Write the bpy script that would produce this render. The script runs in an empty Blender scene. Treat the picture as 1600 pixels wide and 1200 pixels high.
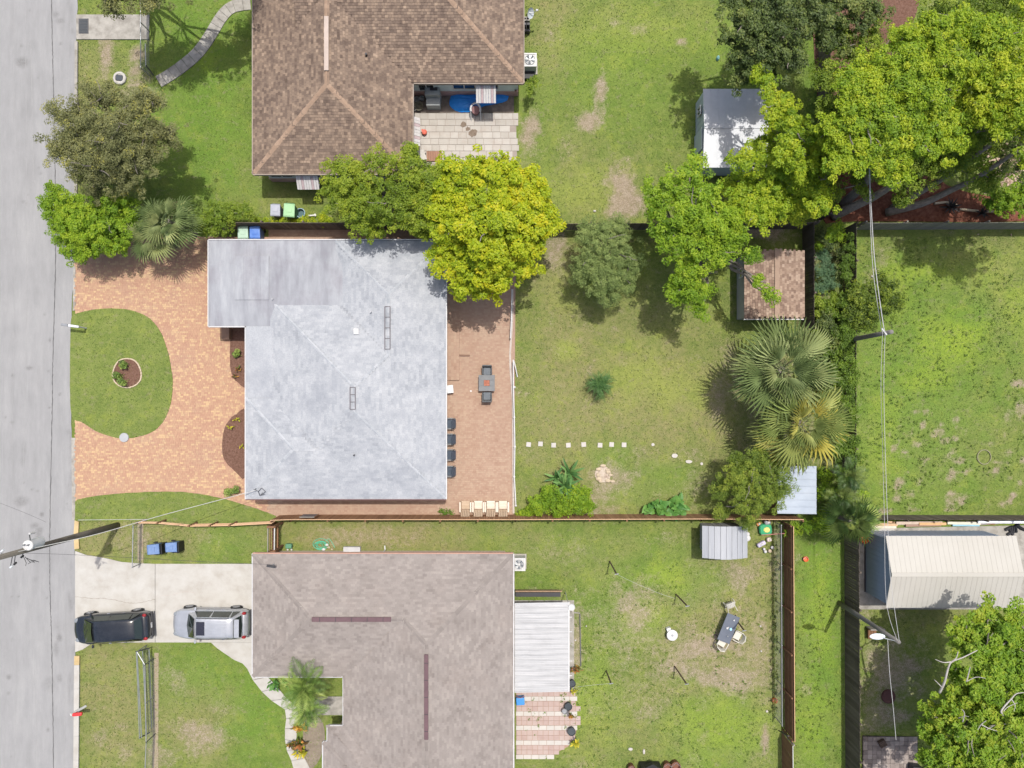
import bpy, math, random
import numpy as np
from mathutils import Vector, Matrix

# ------------------------------------------------------------------ camera, sky, sun, exposure
random.seed(7)
rng = np.random.default_rng(7)
SC = bpy.context.scene
COL = SC.collection
CAM_H = 45.0          # the drone hovers 45 m above the lots
PXM = 25.0            # photograph pixels per metre on the ground
NX, NY = 800.0, 612.0 # pixel straight below the drone

cam = bpy.data.cameras.new('camera')
cam.sensor_width = 36.0
cam.lens = 36.0 * CAM_H * PXM / 1600.0
cam.shift_y = 12.0 / 1600.0
cam.clip_start = 0.5
cam.clip_end = 3000.0
camo = bpy.data.objects.new('camera', cam)
camo.location = (0, 0, CAM_H)
COL.objects.link(camo)
SC.camera = camo

SUN_DIR = Vector((-0.12, -0.25, -1.0)).normalized()
elev = math.asin(-SUN_DIR.z)
azim = math.atan2(-SUN_DIR.x, -SUN_DIR.y)
world = bpy.data.worlds.new('World')
SC.world = world
world.use_nodes = True
wn = world.node_tree
for n in list(wn.nodes):
    wn.nodes.remove(n)
sky = wn.nodes.new('ShaderNodeTexSky')
sky.sky_type = 'NISHITA'
sky.sun_disc = False
sky.sun_elevation = elev
sky.sun_rotation = azim
sky.air_density = 1.0
sky.dust_density = 4.5
sky.ozone_density = 0.6
bg = wn.nodes.new('ShaderNodeBackground')
bg.inputs['Strength'].default_value = 0.145
wo = wn.nodes.new('ShaderNodeOutputWorld')
wn.links.new(sky.outputs[0], bg.inputs['Color'])
wn.links.new(bg.outputs[0], wo.inputs['Surface'])

sl = bpy.data.lights.new('sun', 'SUN')
sl.energy = 3.6
sl.angle = math.radians(0.55)
sl.color = (1.0, 0.96, 0.89)
so = bpy.data.objects.new('sun', sl)
so.rotation_euler = SUN_DIR.to_track_quat('-Z', 'Y').to_euler()
so.location = (10, 20, 60)
COL.objects.link(so)

SC.view_settings.view_transform = 'Standard'
SC.view_settings.look = 'None'
SC.view_settings.exposure = 0.23
SC.view_settings.gamma = 1.0
SC.view_settings.use_curve_mapping = False

# ------------------------------------------------------------------ helpers
def P(X, Y, z=0.0):
    """A photograph pixel and a height in metres -> the place in the world."""
    k = (CAM_H - z) / (CAM_H * PXM)
    return Vector(((X - NX) * k, (NY - Y) * k, z))

def P2(X, Y, z=0.0):
    p = P(X, Y, z)
    return (p.x, p.y)

WL = {}
def wl(o):
    return WL.get(o.name, Vector((0, 0, 0))) if o else Vector((0, 0, 0))

def tag(o, label=None, cat=None, group=None, kind=None):
    if label: o['label'] = label
    if cat: o['category'] = cat
    if group: o['group'] = group
    if kind: o['kind'] = kind
    return o

def thing(name, label, cat, loc=(0, 0, 0), rz=None, group=None):
    o = bpy.data.objects.new(name, None)
    o.empty_display_size = 0.2
    COL.objects.link(o)
    o.location = loc
    if rz is not None:
        o.rotation_euler = (0, 0, rz)
        WL[o.name] = Vector((0, 0, 0))       # children of a turned thing are written in its own frame
    else:
        WL[o.name] = Vector(loc)
    return tag(o, label, cat, group)

def link_mesh(name, me, mats, parent=None, loc=None):
    if me.users == 0:
        for m in (mats if isinstance(mats, (list, tuple)) else [mats]):
            me.materials.append(m)
    o = bpy.data.objects.new(name, me)
    COL.objects.link(o)
    if parent:
        o.parent = parent
    if loc is not None:
        o.location = loc
    WL[o.name] = wl(parent) + (Vector(loc) if loc is not None else Vector((0, 0, 0)))
    return o

class MB:
    def __init__(self):
        self.v = []; self.f = []; self.mi = []; self.cur = 0
    def add(self, vs, fs):
        b = len(self.v)
        self.v += [tuple(v) for v in vs]
        self.f += [tuple(i + b for i in f) for f in fs]
        self.mi += [self.cur] * len(fs)
        return self
    def boxm(self, M, sx, sy, sz):
        vs = [M @ Vector((x * sx / 2, y * sy / 2, z * sz / 2)) for z in (-1, 1) for y in (-1, 1) for x in (-1, 1)]
        return self.add(vs, [(0, 2, 3, 1), (4, 5, 7, 6), (0, 1, 5, 4), (2, 6, 7, 3), (0, 4, 6, 2), (1, 3, 7, 5)])
    def box(self, cx, cy, cz, sx, sy, sz, rz=0.0):
        return self.boxm(Matrix.Translation((cx, cy, cz)) @ Matrix.Rotation(rz, 4, 'Z'), sx, sy, sz)
    def bx(self, x0, y0, z0, x1, y1, z1):
        return self.box((x0 + x1) / 2, (y0 + y1) / 2, (z0 + z1) / 2, abs(x1 - x0), abs(y1 - y0), abs(z1 - z0))
    def bar(self, a, b, w, h, up=(0, 0, 1)):
        a = Vector(a); b = Vector(b); d = b - a; L = d.length
        if L < 1e-6: return self
        x = d / L; u = Vector(up)
        if abs(x.dot(u)) > 0.98: u = Vector((1, 0, 0))
        y = u.cross(x).normalized(); z = x.cross(y)
        M = Matrix.Translation((a + b) / 2) @ Matrix((x, y, z)).transposed().to_4x4()
        return self.boxm(M, L, w, h)
    def tube(self, pts, rad, n=8, cap=True):
        pts = [Vector(p) for p in pts]
        if not hasattr(rad, '__len__'): rad = [rad] * len(pts)
        vs = []; fs = []
        prev = None
        for i, p in enumerate(pts):
            t = (pts[min(i + 1, len(pts) - 1)] - pts[max(i - 1, 0)])
            if t.length < 1e-9: t = Vector((0, 0, 1))
            t.normalize()
            if prev is None:
                a = Vector((0, 0, 1)) if abs(t.z) < 0.9 else Vector((1, 0, 0))
                u = t.cross(a).normalized()
            else:
                u = (prev - t * prev.dot(t)).normalized()
            prev = u
            w = t.cross(u)
            for k in range(n):
                a = 2 * math.pi * k / n
                vs.append(p + (u * math.cos(a) + w * math.sin(a)) * rad[i])
        for i in range(len(pts) - 1):
            for k in range(n):
                k2 = (k + 1) % n
                fs.append((i * n + k, i * n + k2, (i + 1) * n + k2, (i + 1) * n + k))
        if cap:
            fs.append(tuple(range(n - 1, -1, -1)))
            fs.append(tuple((len(pts) - 1) * n + k for k in range(n)))
        return self.add(vs, fs)
    def prism(self, poly, z0, z1):
        n = len(poly)
        vs = [(p[0], p[1], z0) for p in poly] + [(p[0], p[1], z1) for p in poly]
        a = sum(poly[i][0] * poly[(i + 1) % n][1] - poly[(i + 1) % n][0] * poly[i][1] for i in range(n))
        top = tuple(n + i for i in range(n)); bot = tuple(range(n - 1, -1, -1))
        if a < 0: top = top[::-1]; bot = bot[::-1]
        return self.add(vs, [top, bot] + [(i, (i + 1) % n, n + (i + 1) % n, n + i) for i in range(n)])
    def ell(self, c, r, nu=14, nv=8, z0=-1.0):
        vs = []; fs = []
        for j in range(nv + 1):
            s = z0 + (1 - z0) * j / nv
            ph = math.asin(max(-1, min(1, s)))
            for i in range(nu):
                a = 2 * math.pi * i / nu
                vs.append((c[0] + r[0] * math.cos(ph) * math.cos(a), c[1] + r[1] * math.cos(ph) * math.sin(a), c[2] + r[2] * math.sin(ph)))
        for j in range(nv):
            for i in range(nu):
                i2 = (i + 1) % nu
                fs.append((j * nu + i, j * nu + i2, (j + 1) * nu + i2, (j + 1) * nu + i))
        return self.add(vs, fs)
    def lathe(self, prof, c=(0, 0, 0), n=16):
        vs = []; fs = []
        for r, z in prof:
            for i in range(n):
                a = 2 * math.pi * i / n
                vs.append((c[0] + r * math.cos(a), c[1] + r * math.sin(a), c[2] + z))
        for j in range(len(prof) - 1):
            for i in range(n):
                i2 = (i + 1) % n
                fs.append((j * n + i, j * n + i2, (j + 1) * n + i2, (j + 1) * n + i))
        fs.append(tuple(range(n - 1, -1, -1)))
        fs.append(tuple((len(prof) - 1) * n + i for i in range(n)))
        return self.add(vs, fs)
    def build(self, name, mats, parent=None, at=None, smooth=False, bevel=0, kind=None, subsurf=0):
        me = bpy.data.meshes.new(name)
        o0 = Vector(at) if at is not None else wl(parent)
        me.from_pydata([(v[0] - o0.x, v[1] - o0.y, v[2] - o0.z) for v in self.v], [], self.f)
        if any(self.mi): me.polygons.foreach_set('material_index', self.mi)
        if smooth: me.shade_smooth() if hasattr(me, 'shade_smooth') else me.polygons.foreach_set('use_smooth', [True] * len(me.polygons))
        o = link_mesh(name, me, mats, parent, at)
        if bevel:
            b = o.modifiers.new('bevel', 'BEVEL'); b.width = bevel; b.segments = 2; b.limit_method = 'ANGLE'
        if subsurf:
            s = o.modifiers.new('subsurf', 'SUBSURF'); s.levels = s.render_levels = subsurf
        if kind: o['kind'] = kind
        return o

def np_mesh(name, V, F, mats, parent=None, attrs=None, smooth=False):
    """V (N,3) world, F (M,k) -> one mesh, its vertices written from the parent's place."""
    me = bpy.data.meshes.new(name)
    o0 = wl(parent)
    V = np.asarray(V, dtype=np.float32) - np.array(o0, dtype=np.float32)
    F = np.asarray(F, dtype=np.int32)
    me.vertices.add(len(V)); me.vertices.foreach_set('co', V.ravel())
    k = F.shape[1]
    me.loops.add(F.size); me.loops.foreach_set('vertex_index', F.ravel())
    me.polygons.add(len(F))
    me.polygons.foreach_set('loop_start', np.arange(0, F.size, k, dtype=np.int32))
    me.polygons.foreach_set('loop_total', np.full(len(F), k, dtype=np.int32))
    me.polygons.foreach_set('use_smooth', np.full(len(F), bool(smooth)))
    me.update(calc_edges=True)
    for an, (dom, arr) in (attrs or {}).items():
        a = me.attributes.new(an, 'FLOAT', dom)
        a.data.foreach_set('value', np.asarray(arr, dtype=np.float32))
    return link_mesh(name, me, mats, parent)

def clone(root, loc, rz=None, label=None, group=None):
    def cp(o, par):
        c = o.copy(); COL.objects.link(c); c.parent = par
        for ch in o.children: cp(ch, c)
        return c
    r = cp(root, root.parent)
    r.location = loc
    if rz is not None: r.rotation_euler = (0, 0, rz)
    if label: r['label'] = label
    if group: r['group'] = group
    return r

# ------------------------------------------------------------------ materials
MC = {}
def srgb(r, g, b):
    f = lambda c: (c / 255 / 12.92) if c / 255 <= 0.04045 else ((c / 255 + 0.055) / 1.055) ** 2.4
    return (f(r), f(g), f(b))

def ramp(nt, cols, pos=None):
    r = nt.nodes.new('ShaderNodeValToRGB')
    e = r.color_ramp.elements
    n = len(cols)
    pos = pos or [i / max(1, n - 1) for i in range(n)]
    while len(e) < n: e.new(0.5)
    for i, c in enumerate(cols):
        e[i].position = pos[i]; e[i].color = (*c, 1)
    return r

def mathn(nt, op, a=None, b=None, c=None, clamp=False):
    m = nt.nodes.new('ShaderNodeMath'); m.operation = op; m.use_clamp = clamp
    for i, x in enumerate((a, b, c)):
        if x is None: continue
        if hasattr(x, 'is_linked') or hasattr(x, 'links'): nt.links.new(x, m.inputs[i])
        else: m.inputs[i].default_value = x
    return m.outputs[0]

def noise(nt, vec, scale, detail=4, rough=0.6, stretch=None):
    if stretch:
        mp = nt.nodes.new('ShaderNodeMapping'); mp.inputs['Scale'].default_value = stretch
        nt.links.new(vec, mp.inputs['Vector']); vec = mp.outputs[0]
    n = nt.nodes.new('ShaderNodeTexNoise')
    n.inputs['Scale'].default_value = scale
    n.inputs['Detail'].default_value = detail
    n.inputs['Roughness'].default_value = rough
    nt.links.new(vec, n.inputs['Vector'])
    return n.outputs['Fac']

def spread(nt, v, lo=0.3, hi=0.7):
    m = nt.nodes.new('ShaderNodeMapRange')
    m.inputs['From Min'].default_value = lo; m.inputs['From Max'].default_value = hi
    nt.links.new(v, m.inputs['Value'])
    return m.outputs[0]

def mixc(nt, fac, a, b, mode='MIX'):
    m = nt.nodes.new('ShaderNodeMix'); m.data_type = 'RGBA'; m.blend_type = mode
    for s, x in ((m.inputs[0], fac), (m.inputs[6], a), (m.inputs[7], b)):
        if hasattr(x, 'links'): nt.links.new(x, s)
        elif isinstance(x, (tuple, list)): s.default_value = (*x[:3], 1)
        else: s.default_value = x
    return m.outputs[2]

def newmat(name):
    m = bpy.data.materials.new(name); m.use_nodes = True
    nt = m.node_tree; nt.nodes.clear()
    b = nt.nodes.new('ShaderNodeBsdfPrincipled'); o = nt.nodes.new('ShaderNodeOutputMaterial')
    nt.links.new(b.outputs[0], o.inputs[0])
    g = nt.nodes.new('ShaderNodeNewGeometry')
    return m, nt, b, g, o

def mat(name, cols, scale=2.0, rough=0.8, island=0.0, stretch=None, bump=0.0, bscale=60.0, metal=0.0, spec=0.3,
        grime=0.0, gscale=0.6, gcol=(0.05, 0.045, 0.04), detail=5, coat=0.0, fine=0.12):
    if name in MC: return MC[name]
    m, nt, b, g, o = newmat(name)
    pos = g.outputs['Position']
    if len(cols) == 1:
        c0 = cols[0]; cols = [tuple(x * 0.88 for x in c0), tuple(min(1, x * 1.1) for x in c0)]
    f = spread(nt, noise(nt, pos, scale, detail, 0.62, stretch))
    if island > 0:
        mr = nt.nodes.new('ShaderNodeMix'); mr.data_type = 'FLOAT'; mr.inputs[0].default_value = island
        oi = nt.nodes.new('ShaderNodeObjectInfo')
        rn = mathn(nt, 'FRACT', mathn(nt, 'ADD', g.outputs['Random Per Island'], oi.outputs['Random']))
        nt.links.new(f, mr.inputs[2]); nt.links.new(rn, mr.inputs[3]); f = mr.outputs[0]
    col = ramp(nt, cols); nt.links.new(f, col.inputs[0]); col = col.outputs[0]
    if fine:
        ff = ramp(nt, [(1 - fine,) * 3, (1 + 0 * fine,) * 3]); nt.links.new(spread(nt, noise(nt, pos, bscale, 3, 0.7)), ff.inputs[0])
        col = mixc(nt, 1.0, col, ff.outputs[0], 'MULTIPLY')
    if grime > 0:
        gf = spread(nt, noise(nt, pos, gscale, 7, 0.7), 0.5, 0.75)
        gf = mathn(nt, 'MULTIPLY', gf, grime)
        col = mixc(nt, gf, col, gcol)
    nt.links.new(col, b.inputs['Base Color'])
    b.inputs['Roughness'].default_value = rough
    b.inputs['Metallic'].default_value = metal
    b.inputs['Specular IOR Level'].default_value = spec
    b.inputs['Coat Weight'].default_value = coat
    if coat: b.inputs['Coat Roughness'].default_value = 0.05
    if bump > 0:
        bn = nt.nodes.new('ShaderNodeBump'); bn.inputs['Strength'].default_value = bump; bn.inputs['Distance'].default_value = 0.02
        nt.links.new(noise(nt, pos, bscale, 4, 0.65), bn.inputs['Height'])
        nt.links.new(bn.outputs[0], b.inputs['Normal'])
    MC[name] = m
    return m

def leafmat(name, cols, trans=0.35, rough=0.55):
    """Leaf: hue from the clump it grows in and from the single leaf; light passes through it."""
    if name in MC: return MC[name]
    m, nt, b, g, o = newmat(name)
    at = nt.nodes.new('ShaderNodeAttribute'); at.attribute_name = 'tint'
    f = mathn(nt, 'ADD', mathn(nt, 'MULTIPLY', at.outputs['Fac'], 0.65), mathn(nt, 'MULTIPLY', g.outputs['Random Per Island'], 0.35))
    r = ramp(nt, cols); nt.links.new(f, r.inputs[0])
    nt.links.new(r.outputs[0], b.inputs['Base Color'])
    b.inputs['Roughness'].default_value = rough
    b.inputs['Specular IOR Level'].default_value = 0.35
    t = nt.nodes.new('ShaderNodeBsdfTranslucent')
    nt.links.new(mixc(nt, 1.0, r.outputs[0], (1.15, 1.25, 0.6), 'MULTIPLY'), t.inputs['Color'])
    mx = nt.nodes.new('ShaderNodeMixShader'); mx.inputs[0].default_value = trans
    nt.links.new(b.outputs[0], mx.inputs[1]); nt.links.new(t.outputs[0], mx.inputs[2])
    nt.links.new(mx.outputs[0], o.inputs[0])
    MC[name] = m
    return m

def glass_mat(name, col=(0.02, 0.03, 0.03), rough=0.05):
    return mat(name, [col], rough=rough, spec=0.6, fine=0, coat=0.5)

def curve_pts(ctrl, n=8):
    """Catmull-Rom through control points (2D or 3D)."""
    c = [Vector(p) for p in ctrl]; out = []
    for i in range(len(c) - 1):
        p0 = c[max(i - 1, 0)]; p1 = c[i]; p2 = c[i + 1]; p3 = c[min(i + 2, len(c) - 1)]
        for k in range(n):
            t = k / n
            out.append(0.5 * ((2 * p1) + (p2 - p0) * t + (2 * p0 - 5 * p1 + 4 * p2 - p3) * t * t + (3 * p1 - p0 - 3 * p2 + p3) * t ** 3))
    out.append(c[-1]); return out

def in_poly(px, py, poly):
    c = np.zeros(px.shape, bool); n = len(poly)
    for i in range(n):
        x0, y0 = poly[i][:2]; x1, y1 = poly[(i + 1) % n][:2]
        if y0 == y1: continue
        h = ((y0 > py) != (y1 > py)) & (px < (x1 - x0) * (py - y0) / (y1 - y0) + x0)
        c ^= h
    return c

def vnoise(x, y, s, seed=0):
    """Smooth value noise on numpy arrays, 0..1."""
    r = np.random.default_rng(seed); T = r.random((64, 64))
    x = x * s + 1000; y = y * s + 1000
    xi = np.floor(x).astype(int); yi = np.floor(y).astype(int)
    fx = x - xi; fy = y - yi; fx = fx * fx * (3 - 2 * fx); fy = fy * fy * (3 - 2 * fy)
    a = T[xi % 64, yi % 64]; b = T[(xi + 1) % 64, yi % 64]; c = T[xi % 64, (yi + 1) % 64]; d = T[(xi + 1) % 64, (yi + 1) % 64]
    return (a * (1 - fx) + b * fx) * (1 - fy) + (c * (1 - fx) + d * fx) * fy

# ------------------------------------------------------------------ ground
def blobs(X, Y, L, wob=0.35, seed=3):
    """Sum of soft uneven patches, given in photograph pixels on the ground."""
    out = np.zeros(X.shape)
    w = vnoise(X, Y, 0.05, seed) + 0.5 * vnoise(X, Y, 0.13, seed + 1) - 0.75
    for (cx, cy, rx, ry, a) in L:
        d = np.sqrt(((X - cx) / rx) ** 2 + ((Y - cy) / ry) ** 2) + w * wob * 2
        out = np.maximum(out, a * np.clip((1.75 - d) / 1.3, 0, 1))
    return out

DIRT = [(940,148,7,24,.9),(932,160,6,14,.8),(920,190,16,12,1),(972,305,20,34,1),(972,330,28,16,.9),(825,208,14,28,.95),(958,32,12,7,.5),(1002,45,14,7,.5),
 (1065,65,8,5,.8),(865,40,14,20,.3),(860,60,10,14,.5),(882,230,14,18,.35),(862,500,4,13,.8),(868,385,16,40,.75),(1122,625,16,30,.55),(1150,600,10,60,.4),
 (960,742,24,22,.75),(940,770,16,20,.7),(930,795,25,10,.8),(1095,760,30,20,.4),(1075,712,26,8,.35),(985,705,40,7,.35),(1160,470,12,30,.4),(1140,560,10,30,.45),
 (990,950,30,30,.75),(980,1005,30,14,.45),(1110,1010,46,24,.8),(1080,1050,50,20,.75),(1130,1060,50,26,.8),(1155,900,18,34,.7),(1165,940,14,20,.5),(1190,1000,14,90,.55),
 (900,925,60,10,.3),(600,838,60,8,.35),(690,845,40,6,.2),(1040,840,30,10,.35),(905,1195,14,8,.4),(900,1010,8,60,.75),(902,960,10,14,.6),(1015,1110,30,14,.45),(1195,1155,4,16,1),(1205,1045,3,5,.8),
 (1210,880,8,60,.5),(1060,1020,120,60,.35),(1100,1040,90,50,.45),(1150,960,40,90,.35),(970,980,50,60,.4),(870,860,40,16,.35),(560,838,90,14,.45),(1140,880,60,30,.3),(1000,1090,90,30,.3),(265,1060,22,24,.5),(320,1150,50,24,.75),(260,1180,24,20,.6),(350,1110,30,12,.4),(152,1150,16,14,.45),(185,1135,14,10,.4),(190,1180,14,20,.5),
 (225,845,9,30,.6),(200,840,30,22,.35),(330,840,30,12,.3),(290,850,14,10,.3),(166,85,10,36,.9),(214,105,13,30,1),(205,150,40,14,.6),(150,140,26,16,.25),
 (1375,400,12,16,.5),(1362,440,12,24,.6),(1395,1060,36,60,.85),(1350,960,14,12,.5),(1590,965,20,12,.8),(1585,1000,12,26,.6),(1360,1110,20,36,.6),(1430,1010,24,18,.4),
 (1262,1080,8,8,.5),(1250,870,8,6,.4),(1590,600,9,5,.9),(1500,720,9,5,.9),(1510,738,6,4,.9),(1478,690,7,5,.9),(1560,722,12,4,.7),(1595,640,8,16,.7),
 (1385,798,14,3,.95),(1425,796,9,3,.95),(1485,795,7,3,.8),(1575,655,5,12,.6),(1500,775,5,5,.6),(835,240,14,10,.5),(820,250,10,20,.4),(1240,660,60,120,.5),
 (1290,390,26,30,.5),(1200,360,40,16,.9),(1300,470,16,20,.5)]
for _ in range(60):
    _x = 1390 + random.random() * 215; _y = 640 + 150 * random.random() ** 0.7
    DIRT.append((_x, _y, random.uniform(2, 7), random.uniform(2, 6), random.uniform(.5, 1)))
for _ in range(60):
    _x = 820 + random.random() * 390; _y = 880 + random.random() * 310
    DIRT.append((_x, _y, random.uniform(5, 18), random.uniform(4, 12), random.uniform(.15, .42)))
for _ in range(40):
    _x = 815 + random.random() * 330; _y = 500 + random.random() * 290
    DIRT.append((_x, _y, random.uniform(5, 16), random.uniform(4, 12), random.uniform(.1, .38)))
DRY = [(860,45,30,60,.8),(930,300,110,50,.55),(900,230,40,40,.4),(1020,620,150,90,.8),(900,600,90,160,.75),(1120,640,60,90,.8),(960,500,150,50,.55),(870,420,50,60,.8),
 (1150,870,80,60,.5),(600,838,190,22,1),(1120,1000,110,90,.75),(1000,1090,190,90,.45),(900,860,80,30,.45),(1190,1000,30,200,.7),(180,1100,60,110,.75),(170,845,60,30,.8),
 (260,845,50,26,.7),(300,1120,60,60,.6),(140,110,40,60,.5),(1500,380,90,30,.4),(1480,700,100,60,.3),(1560,440,40,60,.4),(1500,960,100,20,.5),(330,800,60,16,.3),(960,40,120,40,.35),
 (960,780,160,30,.5),(430,300,60,30,.3)]
LUSH = [(320,180,70,140,.9),(300,40,70,60,.9),(970,120,110,90,.45),(850,150,40,90,.3),(1280,1000,40,210,1),(1280,880,40,60,1),(1270,140,20,80,.8),(1500,500,40,30,.9),(1420,420,60,20,.6),
 (330,1050,80,40,.7),(400,1100,50,70,.9),(390,1030,60,20,.7),(410,1160,40,50,.6),(1430,620,110,190,.8),(1400,520,40,60,.6),(960,960,70,50,.5),(1040,900,70,40,.55),(920,1060,60,60,.6),
 (1140,1150,80,60,.7),(960,720,30,20,.6),(1040,740,40,22,.6),(1000,770,80,18,.5),(370,845,50,20,.6),(1150,80,60,60,.6),(900,850,60,30,.4),(840,940,30,60,.4),(760,840,60,16,.4)]

LIMEP = [(1490,530,46,34,1),(1425,425,50,14,.8),(1400,455,20,30,.6),(1450,590,40,20,.6),(1550,430,40,30,.5),(1380,700,20,70,.5),(1000,590,40,40,.5),(1060,610,50,30,.5),(885,545,18,12,.6),(1045,900,30,20,.7),(1010,960,30,24,.6),(1280,960,20,60,.6),(900,1100,50,60,.5),(1130,1130,60,40,.6),(900,300,60,30,.5),(1000,60,90,40,.4),(1590,470,20,40,.6),(1480,430,40,20,.5),(1270,1120,20,50,.5),(320,90,20,20,.6),(930,440,60,30,.4)]
def ground_mat():
    m, nt, b, g, o = newmat('ground')
    pos = g.outputs['Position']
    def at(n):
        a = nt.nodes.new('ShaderNodeAttribute'); a.attribute_name = n; return a.outputs['Fac']
    n1 = noise(nt, pos, 0.55, 8, 0.65); n2 = noise(nt, pos, 3.2, 8, 0.72); n3 = noise(nt, pos, 14, 5, 0.75); n4 = noise(nt, pos, 60, 3, 0.7)
    base = ramp(nt, [(0.075, 0.13, 0.022), (0.125, 0.18, 0.032), (0.185, 0.23, 0.05), (0.25, 0.26, 0.095)], [0.0, .35, .7, 1.0])
    bf = mathn(nt, 'ADD', mathn(nt, 'MULTIPLY', spread(nt, n1), 0.5), mathn(nt, 'MULTIPLY', spread(nt, n2), 0.5))
    nt.links.new(bf, base.inputs[0])
    dry = mathn(nt, 'MULTIPLY', at('dry'), mathn(nt, 'ADD', spread(nt, n2, .3, .75), 0.35), clamp=True)
    c = mixc(nt, mathn(nt, 'MULTIPLY', dry, 0.95), base.outputs[0], (0.262, 0.228, 0.105))
    lush = mathn(nt, 'MULTIPLY', at('lush'), mathn(nt, 'ADD', spread(nt, n2, .25, .7), 0.3), clamp=True)
    c = mixc(nt, mathn(nt, 'MULTIPLY', lush, 0.8), c, (0.115, 0.225, 0.020))
    lm = mathn(nt, 'MULTIPLY', at('lime'), mathn(nt, 'ADD', spread(nt, n2, .3, .7), 0.3), clamp=True)
    c = mixc(nt, mathn(nt, 'MULTIPLY', lm, 0.75), c, (0.26, 0.355, 0.022))
    # weedy clumps, darker broad leaves
    yl = spread(nt, noise(nt, pos, 0.9, 6, 0.75), 0.52, 0.66)
    c = mixc(nt, mathn(nt, 'MULTIPLY', yl, 0.4), c, (0.27, 0.31, 0.045))
    gy = spread(nt, noise(nt, pos, 1.7, 7, 0.8, (1, 1.2, 1)), 0.54, 0.68)
    c = mixc(nt, mathn(nt, 'MULTIPLY', gy, 0.55), c, (0.27, 0.225, 0.15))
    wd = spread(nt, noise(nt, pos, 4.2, 5, 0.8), 0.54, 0.68)
    c = mixc(nt, mathn(nt, 'MULTIPLY', mathn(nt, 'MULTIPLY', wd, at('weedy')), 0.5), c, (0.075, 0.135, 0.022))
    # pale seed heads and straw
    st = spread(nt, n3, 0.56, 0.72)
    c = mixc(nt, mathn(nt, 'MULTIPLY', st, 0.28), c, (0.33, 0.31, 0.15))
    # bare sand
    d = mathn(nt, 'ADD', at('dirt'), mathn(nt, 'MULTIPLY', mathn(nt, 'SUBTRACT', n2, 0.5), 1.5))
    d = mathn(nt, 'ADD', d, mathn(nt, 'MULTIPLY', mathn(nt, 'SUBTRACT', n3, 0.5), 1.1))
    d = spread(nt, d, 0.24, .95)
    sand = ramp(nt, [(0.21, 0.15, 0.108), (0.31, 0.238, 0.182), (0.45, 0.385, 0.32)]); nt.links.new(spread(nt, mathn(nt, 'MULTIPLY', mathn(nt, 'ADD', n2, n3), .5)), sand.inputs[0])
    c = mixc(nt, mathn(nt, 'MULTIPLY', d, 0.85), c, sand.outputs[0])
    fr = ramp(nt, [(0.62,) * 3, (1.18,) * 3]); nt.links.new(spread(nt, n4, .25, .75), fr.inputs[0])
    c = mixc(nt, 0.75, c, mixc(nt, 1.0, c, fr.outputs[0], 'MULTIPLY'))
    fr2 = ramp(nt, [(0.72,) * 3, (1.15,) * 3]); nt.links.new(spread(nt, n3, .3, .7), fr2.inputs[0])
    c = mixc(nt, 0.7, c, mixc(nt, 1.0, c, fr2.outputs[0], 'MULTIPLY'))
    nt.links.new(c, b.inputs['Base Color'])
    b.inputs['Roughness'].default_value = 0.95; b.inputs['Specular IOR Level'].default_value = 0.12
    hs = nt.nodes.new('ShaderNodeHueSaturation'); hs.inputs['Saturation'].default_value = 0.95; hs.inputs['Value'].default_value = 1.02
    nt.links.new(c, hs.inputs['Color']); nt.links.new(hs.outputs[0], b.inputs['Base Color'])
    bn = nt.nodes.new('ShaderNodeBump'); bn.inputs['Strength'].default_value = 0.7; bn.inputs['Distance'].default_value = 0.06
    nt.links.new(mathn(nt, 'ADD', n3, mathn(nt, 'MULTIPLY', n4, 0.6)), bn.inputs['Height']); nt.links.new(bn.outputs[0], b.inputs['Normal'])
    return m
GM = ground_mat()
DIRT_A = DIRT

def ground_attrs(x, y, extra_dry=0.0, nodirt=False):
    X = x * PXM + NX; Y = NY - y * PXM
    dirt = blobs(X, Y, DIRT, 0.65, 3); dry = blobs(X, Y, DRY, 0.5, 9) + extra_dry; lush = blobs(X, Y, LUSH, 0.5, 5)
    weedy = np.clip((X - 1330) / 20, 0, 1) * (Y > 350) * (Y < 815) + 0.45 * ((X > 800) & (Y > 812)) + 0.25
    lime = blobs(x * PXM + NX, NY - y * PXM, LIMEP, .5, 13)
    if nodirt: dirt *= 0; weedy = weedy * 0 + .3
    return dict(dirt=('POINT', dirt.ravel()), dry=('POINT', dry.ravel()), lush=('POINT', lush.ravel()), weedy=('POINT', weedy.ravel()), lime=('POINT', lime.ravel()))

def grid_sheet(name, xs, ys, z, mats, parent=None, attrs=None, keep=None, smooth=True):
    X, Y = np.meshgrid(xs, ys, indexing='ij')
    Z = np.broadcast_to(z(X, Y) if callable(z) else z, X.shape)
    V = np.stack([X, Y, Z], -1).reshape(-1, 3)
    nx, ny = X.shape
    i, j = np.meshgrid(np.arange(nx - 1), np.arange(ny - 1), indexing='ij')
    a = (i * ny + j).ravel()
    F = np.stack([a, a + ny, a + ny + 1, a + 1], -1)
    if keep is not None:
        cx = (X[:-1, :-1] + X[1:, 1:]) / 2; cy = (Y[:-1, :-1] + Y[1:, 1:]) / 2
        F = F[keep(cx, cy).ravel()]
        used = np.unique(F); rem = -np.ones(len(V), int); rem[used] = np.arange(len(used)); V = V[used]; F = rem[F]
        X = V[:, 0]; Y = V[:, 1]
    at = attrs(X, Y) if attrs else None
    return np_mesh(name, V, F, mats, parent, at, smooth)

gx = np.concatenate([[-900, -300, -120, -60], np.arange(-38, 38.01, 0.2), [60, 120, 300, 900]])
gy = np.concatenate([[-900, -300, -120, -60], np.arange(-29, 31.01, 0.2), [60, 120, 300, 900]])
grd = grid_sheet('ground', gx, gy, lambda x, y: 0.012 * (vnoise(x, y, 1.1, 11) - 1.0) - 0.004, [GM], attrs=ground_attrs)
tag(grd, kind='structure')

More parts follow.
